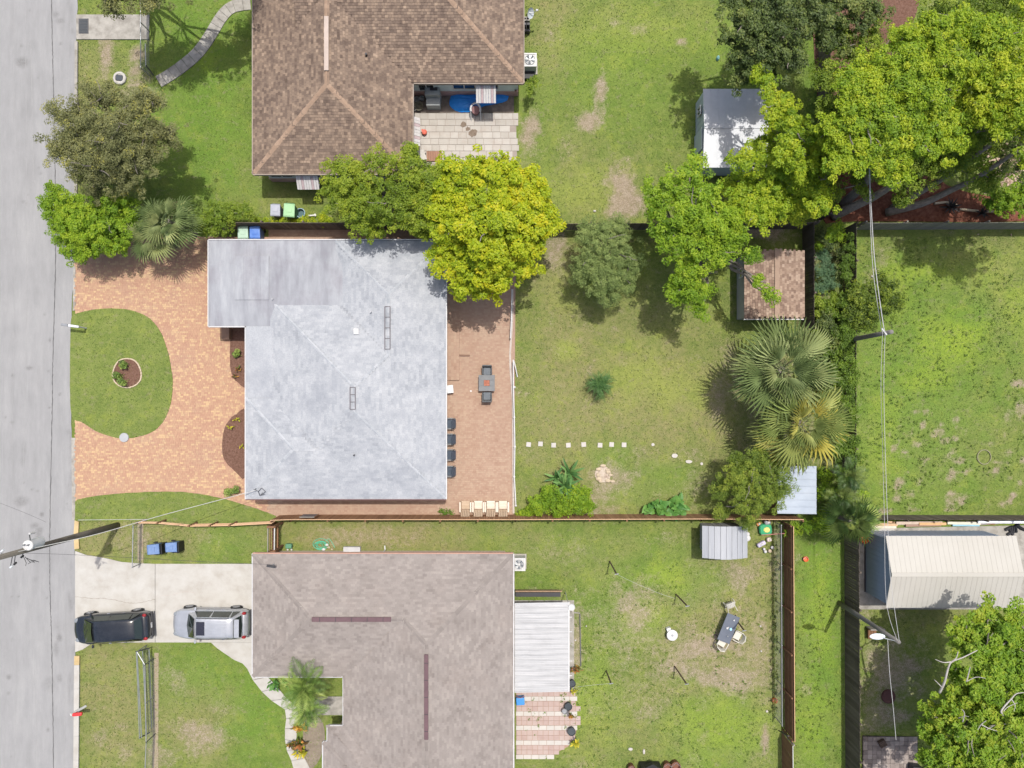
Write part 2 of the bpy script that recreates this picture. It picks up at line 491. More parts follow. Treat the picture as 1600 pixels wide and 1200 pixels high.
def flat(name, polypx, z1, m, parent=None, kind='structure', z0=-0.05, world=False):
    poly = polypx if world else [P2(*p) for p in polypx]
    b = MB(); b.prism(poly, z0, z1)
    o = b.build(name, m, parent)
    if kind: o['kind'] = kind
    return o

# ---- road: pale worn asphalt with oil spots (real stains) and tar-sealed cracks
def road_mat():
    m, nt, b, g, o = newmat('road')
    pos = g.outputs['Position']
    a = nt.nodes.new('ShaderNodeAttribute'); a.attribute_name = 'stain'
    n1 = noise(nt, pos, 0.35, 6, 0.6); n2 = noise(nt, pos, 2.2, 8, 0.7, (1.0, .3, 1)); n3 = noise(nt, pos, 45, 3, 0.7)
    r = ramp(nt, [(0.205, 0.206, 0.208), (0.262, 0.262, 0.265), (0.325, 0.324, 0.322)])
    n4 = noise(nt, pos, 1.1, 9, 0.75, (1.0, .12, 1))
    nt.links.new(mathn(nt, 'ADD', mathn(nt, 'MULTIPLY', spread(nt, n4), .45), mathn(nt, 'ADD', mathn(nt, 'MULTIPLY', spread(nt, n1), .25), mathn(nt, 'MULTIPLY', spread(nt, n2), .3))), r.inputs[0])
    fr = ramp(nt, [(0.86,) * 3, (1.06,) * 3]); nt.links.new(spread(nt, n3), fr.inputs[0])
    c = mixc(nt, 1.0, r.outputs[0], fr.outputs[0], 'MULTIPLY')
    s = mathn(nt, 'MULTIPLY', a.outputs['Fac'], mathn(nt, 'ADD', spread(nt, noise(nt, pos, 9, 5, .7)), 0.4), clamp=True)
    c = mixc(nt, mathn(nt, 'MULTIPLY', s, .75), c, (0.12, 0.118, 0.115))
    nt.links.new(c, b.inputs['Base Color']); b.inputs['Roughness'].default_value = 0.9; b.inputs['Specular IOR Level'].default_value = 0.2
    bn = nt.nodes.new('ShaderNodeBump'); bn.inputs['Strength'].default_value = 0.25; bn.inputs['Distance'].default_value = 0.01
    nt.links.new(n3, bn.inputs['Height']); nt.links.new(bn.outputs[0], b.inputs['Normal'])
    return m
STAIN = [(88,23,4,3,.5),(95,33,5,3,.6),(34,72,2,2,.7),(33,97,8,6,.7),(37,315,3,2,.5),(78,533,2,2,.8),(94,616,2,2,1),(46,575,5,2,.7),(20,587,2,2,.6),(76,580,2,2,.6),
 (19,660,3,2,.5),(78,532,2,3,.8),(34,784,8,6,.6),(66,804,3,3,1),(55,821,5,4,.7),(62,828,5,4,.7),(60,835,4,8,.5),(67,842,2,2,.6),(55,905,4,4,.3),(93,996,4,6,.9),(88,1012,3,10,.5),
 (78,1070,8,9,.35),(93,1060,3,5,.5),(14,1058,3,3,.8),(14,1083,3,2,.8),(75,1140,2,2,.7),(38,702,4,8,.3),(36,720,3,6,.3),(10,1000,40,2,.12)]
for _ in range(70): STAIN.append((random.uniform(108, 118), random.uniform(0, 1200), random.uniform(1, 3), random.uniform(3, 14), random.uniform(.15, .5)))
for _ in range(40): STAIN.append((random.uniform(5, 110), random.uniform(0, 1200), random.uniform(3, 9), random.uniform(8, 40), random.uniform(.05, .16)))
for _ in range(26): STAIN.append((random.uniform(5, 110), random.uniform(0, 1200), random.uniform(1, 2), random.uniform(1, 2), random.uniform(.4, .8)))
ROADR = [(-60, 122.5), (0, 121.5), (100, 119), (250, 117.5), (400, 117), (482, 112), (600, 111), (684, 112), (700, 117.5), (812, 118), (860, 117.5), (1020, 118), (1260, 119)]
def road_right(Y): return np.interp(Y, [a for a, b in ROADR], [b for a, b in ROADR])
def road_att(x, y):
    X = x * PXM + NX; Y = NY - y * PXM
    return dict(stain=('POINT', blobs(X, Y, STAIN, .35, 21).ravel()))
rxs = np.linspace(0, 1, 60); rys = np.arange(-29, 31.01, 0.1)
U, Yw = np.meshgrid(rxs, rys, indexing='ij')
Rr = (road_right(NY - Yw * PXM) - NX) / PXM + 0.025 * (vnoise(Yw, Yw * 0, 2.0, 31) - .5) * 2
Xw = -32.0 + (Rr + 32.0) * U
Vv = np.stack([Xw, Yw, np.full(Xw.shape, 0.02)], -1).reshape(-1, 3)
ii, jj = np.meshgrid(np.arange(59), np.arange(len(rys) - 1), indexing='ij'); aa = (ii * len(rys) + jj).ravel()
RM = road_mat()
road = np_mesh('road', Vv, np.stack([aa, aa + len(rys), aa + len(rys) + 1, aa + 1], -1), [RM], None, road_att(Xw, Yw), True)
tag(road, kind='structure')
for y0_, y1_ in ((31.02, 400), (-400, -29.02)):
    flat('road', [(-32.0, y0_), (P2(120, 0)[0], y0_), (P2(120, 0)[0], y1_), (-32.0, y1_)], 0.019, RM, world=True)
TAR = mat('tar', [(0.10, 0.10, 0.10)], rough=0.6)
PALE = mat('pale_seal', [(0.42, 0.42, 0.42)], rough=0.8)
def ribbon(name, ctrl, w, z, m, parent=None, jit=0.6, kind=None, n=10):
    pts = curve_pts([Vector((*p, 0)) for p in ctrl], n)
    V = []; F = []
    for i, p in enumerate(pts):
        q = pts[min(i + 1, len(pts) - 1)] - pts[max(i - 1, 0)]
        nn = Vector((-q.y, q.x, 0)).normalized()
        c = p + nn * random.uniform(-jit, jit); ww = w * random.uniform(.6, 1.4) / 2
        for s in (-1, 1):
            r = P(c.x + nn.x * ww * s, c.y + nn.y * ww * s); V.append((r.x, r.y, z))
        if i: k = 2 * i; F.append((k - 2, k - 1, k + 1, k))
    b = MB(); b.add(V, F); o = b.build(name, m, parent)
    if kind: o['kind'] = kind
    return o
ribbon('crack', [(80, -40), (82, 60), (84, 140), (87, 300), (87, 420), (83, 560), (82, 640), (79, 780), (78, 860), (79, 940), (81, 1000), (83, 1110), (84, 1230)], 1.2, 0.026, TAR, road, 0.4, n=24)
ribbon('crack', [(40, -40), (42, 300), (41, 560), (36, 760)], 0.6, 0.026, mat('tar_faint', [(0.28, 0.28, 0.28)]), road, 0.4, n=24)
ribbon('crack', [(48, 60), (50, 140), (52, 240), (53, 278), (56, 288)], 0.8, 0.026, MC['tar_faint'], road, 0.7, n=16)
ribbon('crack', [(4, -40), (3.5, 400), (5, 800), (5, 1230)], 0.8, 0.026, MC['tar_faint'], road, 0.3, n=24)

ribbon('crack', [(24, -40), (22, 120), (26, 300), (23, 480), (20, 700), (25, 900), (24, 1230)], .5, 0.0265, MC['tar_faint'], road, .6, n=24)
ribbon('crack', [(100, 690), (101, 800), (99, 900), (102, 1010), (100, 1230)], .5, 0.0265, MC['tar_faint'], road, .6, n=20)
ribbon('crack', [(52, 560), (60, 575), (58, 600), (66, 622)], .5, 0.0265, MC['tar_faint'], road, .6, n=8)
ribbon('crack', [(86, 300), (98, 306), (112, 304)], .5, 0.0265, MC['tar_faint'], road, .6, n=8)
CONC = mat('concrete', [(0.355, 0.335, 0.30), (0.41, 0.395, 0.365), (0.445, 0.435, 0.41)], scale=1.1, rough=0.9, bump=0.15, bscale=40, grime=0.35, gscale=0.9, gcol=(0.3, 0.27, 0.23))
CONC2 = mat('old_concrete', [(0.22, 0.205, 0.18), (0.31, 0.295, 0.265), (0.38, 0.36, 0.325)], scale=2.1, rough=0.95, bump=0.3, bscale=40, grime=0.6, gscale=1.4, gcol=(0.14, 0.125, 0.11))
YEL = mat('yellow_paint', [(0.44, 0.32, 0.15), (0.52, 0.40, 0.22)], rough=0.7, grime=.3)
SANDM = mat('sandy_soil', [(0.25, 0.19, 0.15), (0.42, 0.35, 0.28), (0.5, 0.44, 0.37)], scale=4, rough=1, bump=.5)
MULCH = mat('brown_mulch', [(0.12, 0.062, 0.042), (0.175, 0.095, 0.068), (0.22, 0.13, 0.10)], scale=9, rough=1, bump=1.0, bscale=45, fine=.45)
RMULCH = mat('red_mulch', [(0.11, 0.04, 0.025), (0.19, 0.072, 0.045), (0.26, 0.12, 0.08)], scale=5, rough=1, bump=1.0, bscale=40, fine=.4)

# kerbs: each poured length is a piece
kb = thing('kerb', 'pale concrete kerb along the road in front of the chain-link fenced lawn', 'kerb', P(118, 1100))
def kerbseg(parent, X0, X1, Ya, Yb, m, w=7.5):
    b = MB(); b.prism([P2(X0, Ya), P2(X0 + w, Ya), P2(X1 + w, Yb), P2(X1, Yb)], -0.05, 0.13); b.build('kerb_stone', m, parent, bevel=.02)
ys = [1024, 1038, 1075, 1112, 1149, 1186, 1223]
for i in range(6): kerbseg(kb, 118.5 - i * .3, 118.2 - i * .3, ys[i] + .4, ys[i + 1] - .4, YEL if i == 0 else CONC, 7)
kb = thing('kerb', 'short curved yellow kerb by the leaning utility pole', 'kerb', P(120, 832))
b = MB(); b.prism([P2(119, 813), P2(124.5, 815), P2(123.5, 833), P2(117.5, 832)], -.05, .13); b.build('kerb_stone', YEL, kb, bevel=.02)
b = MB(); b.prism([P2(117.5, 833), P2(123.5, 834), P2(125, 856), P2(118.5, 857)], -.05, .125); b.build('kerb_stone', YEL, kb, bevel=.02)
kb = thing('kerb', 'worn concrete kerb strip along the road by the olive tree', 'kerb', P(120, 200))
for i in range(7): kerbseg(kb, 119 - i * .1, 118.9 - i * .1, 66 + i * 34.2, 66 + (i + 1) * 34.2 - .5, CONC2, 3.5)
flat('gutter_strip', [(112, 684), (118.5, 684), (118.6, 812), (113, 812)], 0.03, CONC2)
flat('gutter_strip', [(115, 400), (118.5, 400), (118.6, 484), (114, 486)], 0.03, CONC2)

# storm drain apron at the top left
ap = flat('pavement', [(120, 23.5), (234, 23.5), (233, 62), (120.5, 62)], 0.07, CONC2)
for i in range(3):
    pass
dr = thing('storm_drain', 'dark square storm drain cover set in the concrete apron beside the road', 'drain cover', P(132, 42, .07))
b = MB(); b.bx(*P2(124, 30), .07, *P2(139.5, 53.5), .085); b.build('frame', mat('iron_frame', [(0.12, .12, .125)], metal=.4), dr)
GR = mat('iron_grate', [(0.06, .07, .08)], rough=.6, metal=.3)
for i in range(9):
    b = MB(); y = 31.5 + i * 2.4; b.bx(*P2(125.5, y), .086, *P2(138, y + 1.4), .10); b.build('bar', GR, dr)
pl = thing('planter_ring', 'white concrete ring with a dark square lid in the sandy patch by the olive tree', 'utility box', P(188, 123))
c = P(188, 123)
b = MB()
pr = [(0.42, 0.0), (0.42, .12), (0.36, .16), (0.26, .16), (.25, .1)]
b.lathe(pr, (c.x, c.y, 0), 10); b.build('ring', CONC, pl, bevel=.02)
b = MB(); b.box(c.x, c.y, .13, .42, .34, .08, -.1); b.build('lid', GR, pl, bevel=.015)

# ---- block-paver drive of the grey house and its patio
PAV = mat('clay_pavers', [(0.343, 0.196, 0.137), (0.371, 0.220, 0.148), (0.388, 0.235, 0.158), (0.400, 0.247, 0.162), (0.408, 0.263, 0.169), (0.490, 0.337, 0.194), (0.359, 0.243, 0.169)], scale=.8, island=.8, rough=.85, bump=.2, fine=.1, grime=.35, gscale=.3, gcol=(0.29, .20, .165))
PAV2 = mat('patio_pavers', [(0.280, 0.176, 0.128), (0.328, 0.216, 0.156), (0.352, 0.240, 0.176), (0.384, 0.276, 0.200), (0.328, 0.224, 0.168)], scale=.7, island=.5, rough=.85, bump=.2, fine=.1, grime=.5, gscale=.35, gcol=(0.25, .165, .125))
JOINT = mat('joint_sand', [(0.328, 0.226, 0.172)], scale=5, rough=1)
def paver_field(name, poly, holes, m, z=0.05, rowh=0.115, parent=None, rot=0.0, lens=(0.115, 0.17, 0.17, 0.23)):
    poly = [P2(*p) for p in poly]; holes = [[P2(*p) for p in h] for h in holes]
    xs = [p[0] for p in poly]; ysl = [p[1] for p in poly]
    rects = []
    y = min(ysl) - .2
    while y < max(ysl):
        x = min(xs) - random.random() * .3
        while x < max(xs):
            L = random.choice(lens); rects.append((x, y, L)); x += L
        y += rowh
    R = np.array(rects); cx = R[:, 0] + R[:, 2] / 2; cy = R[:, 1] + rowh / 2
    ok = in_poly(cx, cy, poly)
    for h in holes: ok &= ~in_poly(cx, cy, h)
    R = R[ok]; n = len(R); g = .0025
    x0 = R[:, 0] + g; x1 = R[:, 0] + R[:, 2] - g; y0 = R[:, 1] + g; y1 = R[:, 1] + rowh - g
    zt = z + rng.uniform(-.003, .003, n); zb = zt - .02
    V = np.stack([np.stack([a, b_, c_], -1) for a, b_, c_ in ((x0, y0, zt), (x1, y0, zt), (x1, y1, zt), (x0, y1, zt), (x0, y0, zb), (x1, y0, zb), (x1, y1, zb), (x0, y1, zb))], 1)
    q = np.array([(0, 1, 2, 3), (0, 4, 5, 1), (1, 5, 6, 2), (2, 6, 7, 3), (3, 7, 4, 0)])
    F = (q[None] + (np.arange(n) * 8)[:, None, None]).reshape(-1, 4)
    o = np_mesh(name, V.reshape(-1, 3), F, [m], parent)
    o['kind'] = 'stuff'
    return o
ISL = [(112.5, 497), (125, 489), (150, 483.5), (180, 482), (210, 486), (235, 498), (252, 520), (263, 550), (269, 580), (270.5, 605), (267, 632), (258, 655), (243, 672), (222, 681), (195, 685), (175, 682), (150, 673), (130, 660), (113, 650), (110.5, 600), (111, 540)]
ISL2 = [(118.5, 790), (119, 783), (126, 779.5), (150, 775), (200, 770), (260, 768), (300, 770), (345, 778), (390, 791), (425, 803), (434, 809), (430, 813), (300, 814), (150, 814), (120, 813.5), (118.5, 808)]
BED1 = [(366, 512), (386, 512), (386, 600), (372, 597), (364, 588), (360.5, 570), (360, 545), (361.5, 525)]
BED2 = [(386, 645), (370, 647), (360, 655), (352, 668), (348, 690), (349, 710), (354, 722), (364, 732), (386, 744)]
DRV = [(118.2, 380), (420, 380), (420, 800), (300, 800), (118.5, 800)]
dvb = flat('driveway_base', [(118.2, 370), (420, 370), (420, 806), (118.4, 806)], 0.03, JOINT)
dvb.name = 'driveway'
paver_field('paving_blocks', [(118.3, 371), (420, 371), (420, 806), (118.5, 806)], [ISL, ISL2, BED1, BED2], PAV, parent=dvb)
ptb = flat('patio', [(420, 352), (806, 352), (803, 806), (436, 812), (420, 806)], 0.028, JOINT)
PATIO = [(420, 353), (697, 353), (800, 370), (798, 560), (799, 806), (440, 809), (420, 806)]
paver_field('paving_blocks', PATIO, [[(560, 420), (660, 420), (660, 720), (560, 720)]], PAV2, parent=ptb)
# raised door steps of the patio and the pale edge kerb along the lawn
st = thing('door_step', 'two-tread paver step coming out from under the grey roof onto the patio', 'step', P(706, 560))
b = MB(); b.bx(*P2(690, 515, .12), .03, *P2(717.5, 594, .12), .16); b.build('lower_tread', JOINT, st, bevel=.01)
a0_, a1_ = P(692, 594, .14), P(717.5, 515, .14)
yy = a0_.y
while yy < a1_.y - .1:
    for k in range(6):
        xx_ = a0_.x + (a1_.x - a0_.x) * k / 6; b = MB(); b.bx(xx_ + .004, yy + .004, .16, xx_ + (a1_.x - a0_.x) / 6 - .004, yy + .21, .175); b.build('paver', PAV2, st)
    yy += .215
STEPW = mat('patio_edge', [(0.44, 0.39, 0.35)], scale=6, rough=.9, grime=.5, gcol=(.3, .2, .16))
ed = thing('patio_edging', 'thin pale concrete edging between the patio pavers and the back lawn', 'edging', P(800, 620))
for i in range(14):
    ya = 452 + i * 25; xx = lambda Y: 800.5 - 4.5 * math.exp(-((Y - 560) / 45) ** 2) + (Y - 700) * .004
    b = MB(); b.prism([P2(xx(ya), ya), P2(xx(ya) + 3, ya), P2(xx(ya + 24.6) + 3, ya + 24.6), P2(xx(ya + 24.6), ya + 24.6)], -.03, .085); b.build('edging_stone', STEPW, ed)

def lawn_sheet(name, polypx, z):
    poly = [P2(*p) for p in curve_closed(polypx)]
    xs = np.array([p[0] for p in poly]); ysl = np.array([p[1] for p in poly])
    b = MB(); b.prism(poly, -.03, z)
    o = b.build(name, GM, None)
    me = o.data; n = len(me.vertices); co = np.empty(n * 3, np.float32); me.vertices.foreach_get('co', co); co = co.reshape(-1, 3)
    for k, val in (('dirt', 0.0), ('dry', 0.25), ('lush', 0.25), ('weedy', .2)):
        a = me.attributes.new(k, 'FLOAT', 'POINT'); a.data.foreach_set('value', np.full(n, val, np.float32))
    o['kind'] = 'structure'
    return o
def curve_closed(pts, n=4):
    c = [Vector(p) for p in pts]; out = []; N = len(c)
    for i in range(N):
        p0, p1, p2, p3 = c[i - 1], c[i], c[(i + 1) % N], c[(i + 2) % N]
        for k in range(n):
            t = k / n
            q = 0.5 * ((2 * p1) + (p2 - p0) * t + (2 * p0 - 5 * p1 + 4 * p2 - p3) * t * t + (3 * p1 - p0 - 3 * p2 + p3) * t ** 3)
            out.append((q.x + random.uniform(-.3, .3), q.y + random.uniform(-.3, .3)))
    return out
lawn_sheet('lawn_island', ISL, 0.075)
lawn_sheet('lawn_strip', ISL2, 0.075)
for pb in (BED1, BED2):
    flat('mulch_bed', curve_closed(pb, 3), 0.09, MULCH)

# round bed on the lawn island, ringed with small pale stones
bed = thing('flower_bed', 'round mulch bed ringed with pale stones in the middle of the front lawn island', 'flower bed', P(200, 583))
ring = [(200 + 21.5 * math.cos(a) * (1 + .05 * math.sin(3 * a)), 583 + 23 * math.sin(a) * (1 + .04 * math.cos(2 * a))) for a in np.linspace(0, 2 * math.pi, 25)[:-1]]
b = MB(); b.prism([P2(*p) for p in ring], 0.0, 0.10); b.build('mulch', MULCH, bed)
STONE = mat('pale_stone', [(0.40, 0.32, 0.22), (0.52, 0.44, 0.33)], scale=5, rough=.9, bump=.3)
for i in range(34):
    a = 2 * math.pi * i / 34
    p = P(200 + 22 * math.cos(a) * (1 + .05 * math.sin(3 * a)), 583 + 23.5 * math.sin(a) * (1 + .04 * math.cos(2 * a)))
    b = MB(); b.box(p.x, p.y, .10, .17, .085, .08, -a + math.pi / 2 + random.uniform(-.1, .1)); b.build('stone', STONE, bed, bevel=.015)

# ---- concrete drive and walk of the taupe-roofed house: slabs are pieces
cd = thing('concrete_driveway', 'pale concrete driveway in big slabs with the two parked cars on it', 'driveway', P(255, 940))
def slab(poly, parent=cd, m=CONC, z=.06):
    b = MB(); b.prism([P2(*p) for p in poly], -.05, z); b.build('slab', m, parent, bevel=.012)
slab([(118.5, 861), (135, 867), (165, 872), (190, 878), (215, 880), (242.5, 881), (242.5, 1003), (170, 1003.5), (142, 1006), (130, 1014), (118.5, 1018)])
slab([(243.7, 881), (346, 881), (346, 1003), (243.7, 1003)])
slab([(346.5, 881), (402, 881), (402, 1003), (346.5, 1003)])
slab([(331, 1003.8), (402, 1003.8), (402, 1058), (388, 1045), (380, 1036), (366, 1030), (350, 1019), (340, 1012)])
wk = thing('garden_path', 'curving pale concrete path from the driveway past the palm to the front door', 'path', P(440, 1100))
pa = [((388, 1046), (402, 1059)), ((396, 1062), (418, 1057)), ((410, 1080), (434, 1074)), ((425, 1094), (448, 1091)), ((446, 1108), (462, 1103)), ((448, 1122), (466, 1121)), ((446, 1138), (464, 1137)), ((446, 1155), (463, 1158)), ((449, 1172), (468, 1170)), ((456, 1188), (476, 1184)), ((462, 1210), (488, 1207))]
for (a, b_), (c_, d_) in zip(pa[:-1], pa[1:]):
    slab([a, b_, d_, c_], wk, CONC, .055)
slab([(462, 1104), (462, 1121), (500, 1117), (545, 1117), (545, 1088), (500, 1088)], wk, CONC2, .05)
DARKLINE = mat('driveway_crack', [(0.2, 0.18, 0.15)])
ribbon('crack', [(118, 932), (150, 935), (160, 934), (185, 938), (205, 942), (225, 940), (243, 936)], .5, .064, DARKLINE, cd, .5)
ribbon('crack', [(244, 931), (268, 929), (290, 924), (306, 926)], .4, .064, mat('stain_line', [(0.42, 0.36, 0.33)]), cd, .6)
# curved garden walk of the brown-roofed house
gw = thing('garden_path', 'stained curving garden path beside the bright lawn at the top left', 'path', P(310, 80))
ctrl = [(248, 128), (268, 116), (290, 100), (310, 82), (326, 60), (338, 40), (350, 22), (366, 10), (392, 6)]
cp = curve_pts([Vector((*p, 0)) for p in ctrl], 2)
for i in range(len(cp) - 1):
    t0 = (cp[min(i + 1, len(cp) - 1)] - cp[max(i - 1, 0)]).normalized(); t1 = (cp[min(i + 2, len(cp) - 1)] - cp[i]).normalized()
    n0 = Vector((-t0.y, t0.x, 0)) * 9.5; n1 = Vector((-t1.y, t1.x, 0)) * 9.5
    q = cp[i + 1] - (cp[i + 1] - cp[i]).normalized() * .35
    slab([(cp[i] - n0)[:2], (cp[i] + n0)[:2], (q + n1)[:2], (q - n1)[:2]], gw, CONC2, .05)
flat('mulch_bed', curve_closed([(1290, 300), (1330, 240), (1400, 230), (1480, 290), (1560, 310), (1596, 322), (1620, 345), (1336, 346), (1288, 346)], 3), .05, RMULCH)
flat('mulch_bed', curve_closed([(1280, -30), (1425, -30), (1425, 40), (1380, 110), (1330, 130), (1300, 200), (1282, 200)], 3), .04, MULCH)
flat('pavement', [(1338, 826), (1640, 820), (1640, 952), (1338, 952)], 0.03, CONC2)
eg = thing('garden_edging', 'thin dark pole edging in the grass right of the corrugated patio cover', 'edging', P(905, 1000))
b = MB(); b.bar(P(897, 957, .05), P(906, 958, .05), .06, .08); b.build('pole', CONC2, eg); b = MB(); b.bar(P(906, 959, .05), P(907.5, 1041, .05), .06, .08); b.build('pole', TAR, eg)
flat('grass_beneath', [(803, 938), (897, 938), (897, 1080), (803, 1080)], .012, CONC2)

# ------------------------------------------------------------------ roofs
EZ = 2.6
class Roof:
    """A union of hipped blocks (x0,y0,x1,y1, eave height, slopes W,E,S,N, cap height)."""
    def __init__(self, blocks): self.B = blocks
    def z(self, x, y):
        x = np.asarray(x, float); y = np.asarray(y, float)
        Z = np.full(x.shape, -1.0); D = np.zeros(x.shape, int) - 1
        for (x0, y0, x1, y1, ez, sl, cap) in self.B:
            ins = (x >= x0 - 2e-3) & (x <= x1 + 2e-3) & (y >= y0 - 2e-3) & (y <= y1 + 2e-3)
            ds = np.stack([sl[0] * (x - x0), sl[1] * (x1 - x), sl[2] * (y - y0), sl[3] * (y1 - y)], 0)
            k = ds.argmin(0); zz = ds.min(0)
            lowcap = zz > cap
            zz = np.minimum(zz, cap) + ez
            up = ins & (zz > Z)
            Z = np.where(up, zz, Z); D = np.where(up, np.where(lowcap, 4, k), D)
        return Z, D
    def h(self, x, y): return float(self.z(np.array([x]), np.array([y]))[0][0])
    def sheet(self, name, m, parent, step=.2):
        xs = sorted({round(v, 3) for b in self.B for v in (b[0], b[2])}); ys = sorted({round(v, 3) for b in self.B for v in (b[1], b[3])})
        X = np.unique(np.concatenate([xs, np.arange(xs[0], xs[-1], step)])); Y = np.unique(np.concatenate([ys, np.arange(ys[0], ys[-1], step)]))
        return grid_sheet(name, X, Y, lambda a, b: np.maximum(self.z(a, b)[0] - .03, self.B[0][4] - .25), [m], parent, keep=lambda a, b: self.z(a, b)[1] >= 0, smooth=False)
    def shingles(self, name, m, parent, tab=.25, expo=.14, skip4=False, lift=.012, skirt=.01, gap=.006):
        bx0 = min(b[0] for b in self.B); bx1 = max(b[2] for b in self.B); by0 = min(b[1] for b in self.B); by1 = max(b[3] for b in self.B)
        allV = []; cnt = 0
        for d in range(5):
            if d == 4 and skip4: continue
            horiz = d in (0, 1, 4)     # slope runs along x
            if horiz: us = np.arange(bx0, bx1, expo); vs = np.arange(by0, by1, tab)
            else: us = np.arange(by0, by1, expo); vs = np.arange(bx0, bx1, tab)
            U, Vv = np.meshgrid(us, vs, indexing='ij')
            off = (np.arange(len(us)) % 2) * tab * .5 + rng.uniform(-.03, .03, len(us))
            Vv = Vv + off[:, None]
            U = U.ravel() + expo / 2; Vv = Vv.ravel() + tab / 2
            cx, cy = (U, Vv) if horiz else (Vv, U)
            Z, D = self.z(cx, cy)
            ok = D == d
            cx = cx[ok]; cy = cy[ok]; Z = Z[ok]; n = len(cx)
            if not n: continue
            # slope sign: eave side direction
            e = .5 * expo; t = .5 * tab - gap
            sx, sy = {0: (-1, 0), 1: (1, 0), 2: (0, -1), 3: (0, 1), 4: (-1, 0)}[d]
            zt = self.z(np.clip(cx - sx * e, bx0, bx1), np.clip(cy - sy * e, by0, by1))[0]
            dz = np.where(zt > 0, np.clip(zt - Z, 0, .12), 0.04)
            up = Z + dz; dn = Z - dz
            j = rng.uniform(-.25, .25, n) * lift; ej = rng.uniform(.0, .016, n)
            # tangential vector
            tx, ty = (0, 1) if horiz else (1, 0)
            def pt(a, b_, z): return np.stack([cx + sx * a + tx * b_, cy + sy * a + ty * b_, z], -1)
            V = np.stack([pt(-e, -t, up + .002), pt(-e, t, up + .002), pt(e + ej, t, dn + lift + j), pt(e + ej, -t, dn + lift + j), pt(e + ej, t, dn - skirt), pt(e + ej, -t, dn - skirt)], 1)
            allV.append(V)
        V = np.concatenate(allV); n = len(V)
        q = np.array([(0, 1, 2, 3), (3, 2, 4, 5)])
        F = (q[None] + (np.arange(n) * 6)[:, None, None]).reshape(-1, 4)
        o = np_mesh(name, V.reshape(-1, 3), F, [m], parent); o['kind'] = 'stuff'
        return o
    def caps(self, name, m, parent, lines, w=.26, ln=.26):
        b = MB()
        for (ax, ay), (bx_, by) in lines:
            L = math.hypot(bx_ - ax, by - ay); n = max(1, int(L / ln))
            dx, dy = (bx_ - ax) / L, (by - ay) / L
            for i in range(n):
                p = Vector((ax + dx * L * i / n, ay + dy * L * i / n, 0)); q = Vector((ax + dx * L * (i + 1.12) / n, ay + dy * L * (i + 1.12) / n, 0))
                zp = self.h(p.x, p.y); zq = self.h(min(max(q.x, min(ax, bx_)), max(ax, bx_)), min(max(q.y, min(ay, by)), max(ay, by)))
                nn = Vector((-dy, dx, 0)) * w / 2 * random.uniform(.9, 1.08); dr = Vector((0, 0, -.04 if abs(dx * dy) < .01 else -.028))
                up = Vector((0, 0, .022)); lift = Vector((0, 0, .004))
                p.z = zp; q.z = zq
                b.add([p - nn + dr + up, p + up + lift, p + nn + dr + up, q - nn + dr + up - lift, q + up, q + nn + dr + up - lift], [(0, 3, 4, 1), (1, 4, 5, 2), (0, 1, 2), (3, 5, 4)])
        o = b.build(name, m, parent); o['kind'] = 'stuff'; return o

def offset_poly(poly, d):
    n = len(poly); a = sum(poly[i][0] * poly[(i + 1) % n][1] - poly[(i + 1) % n][0] * poly[i][1] for i in range(n)); s = 1 if a > 0 else -1
    out = []
    for i in range(n):
        p0 = Vector(poly[i - 1]); p1 = Vector(poly[i]); p2 = Vector(poly[(i + 1) % n])
        d1 = (p1 - p0).normalized(); d2 = (p2 - p1).normalized()
        n1 = Vector((-d1.y, d1.x)) * s; n2 = Vector((-d2.y, d2.x)) * s
        k = 1 + n1.dot(n2)
        out.append(tuple(p1 + (n1 + n2) * (d / k)))
    return out

def walls(root, poly, wallm, inset, z1=EZ - .12, base=None, basem=None):
    inn = offset_poly(poly, inset); n = len(inn)
    for i in range(n):
        a = inn[i]; c = inn[(i + 1) % n]
        d = Vector((c[0] - a[0], c[1] - a[1])).normalized() * .1
        b = MB(); b.bar((a[0] + d.x * 0, a[1] + d.y * 0, z1 / 2), (c[0] - d.x, c[1] - d.y, z1 / 2), .2, z1); b.build('wall', wallm, root)
    sf = MB(); sf.prism(poly, EZ - .14, EZ - .10); sf.build('soffit', mat('soffit_white', [(.6, .6, .58)]), root)
    return inn
def fascia(root, poly, m, h=.2, t=.05, edges=None, out=.03, name='fascia'):
    n = len(poly)
    a = sum(poly[i][0] * poly[(i + 1) % n][1] - poly[(i + 1) % n][0] * poly[i][1] for i in range(n)); s = 1 if a > 0 else -1
    for i in range(n):
        if edges and i not in edges: continue
        p = Vector(poly[i]); q = Vector(poly[(i + 1) % n]); d = (q - p).normalized(); nn = Vector((d.y, -d.x)) * s * (t / 2 + out * 0)
        b = MB(); b.bar((p.x + nn.x, p.y + nn.y, EZ - .07), (q.x + nn.x, q.y + nn.y, EZ - .07), t, h); b.build(name, m, root)

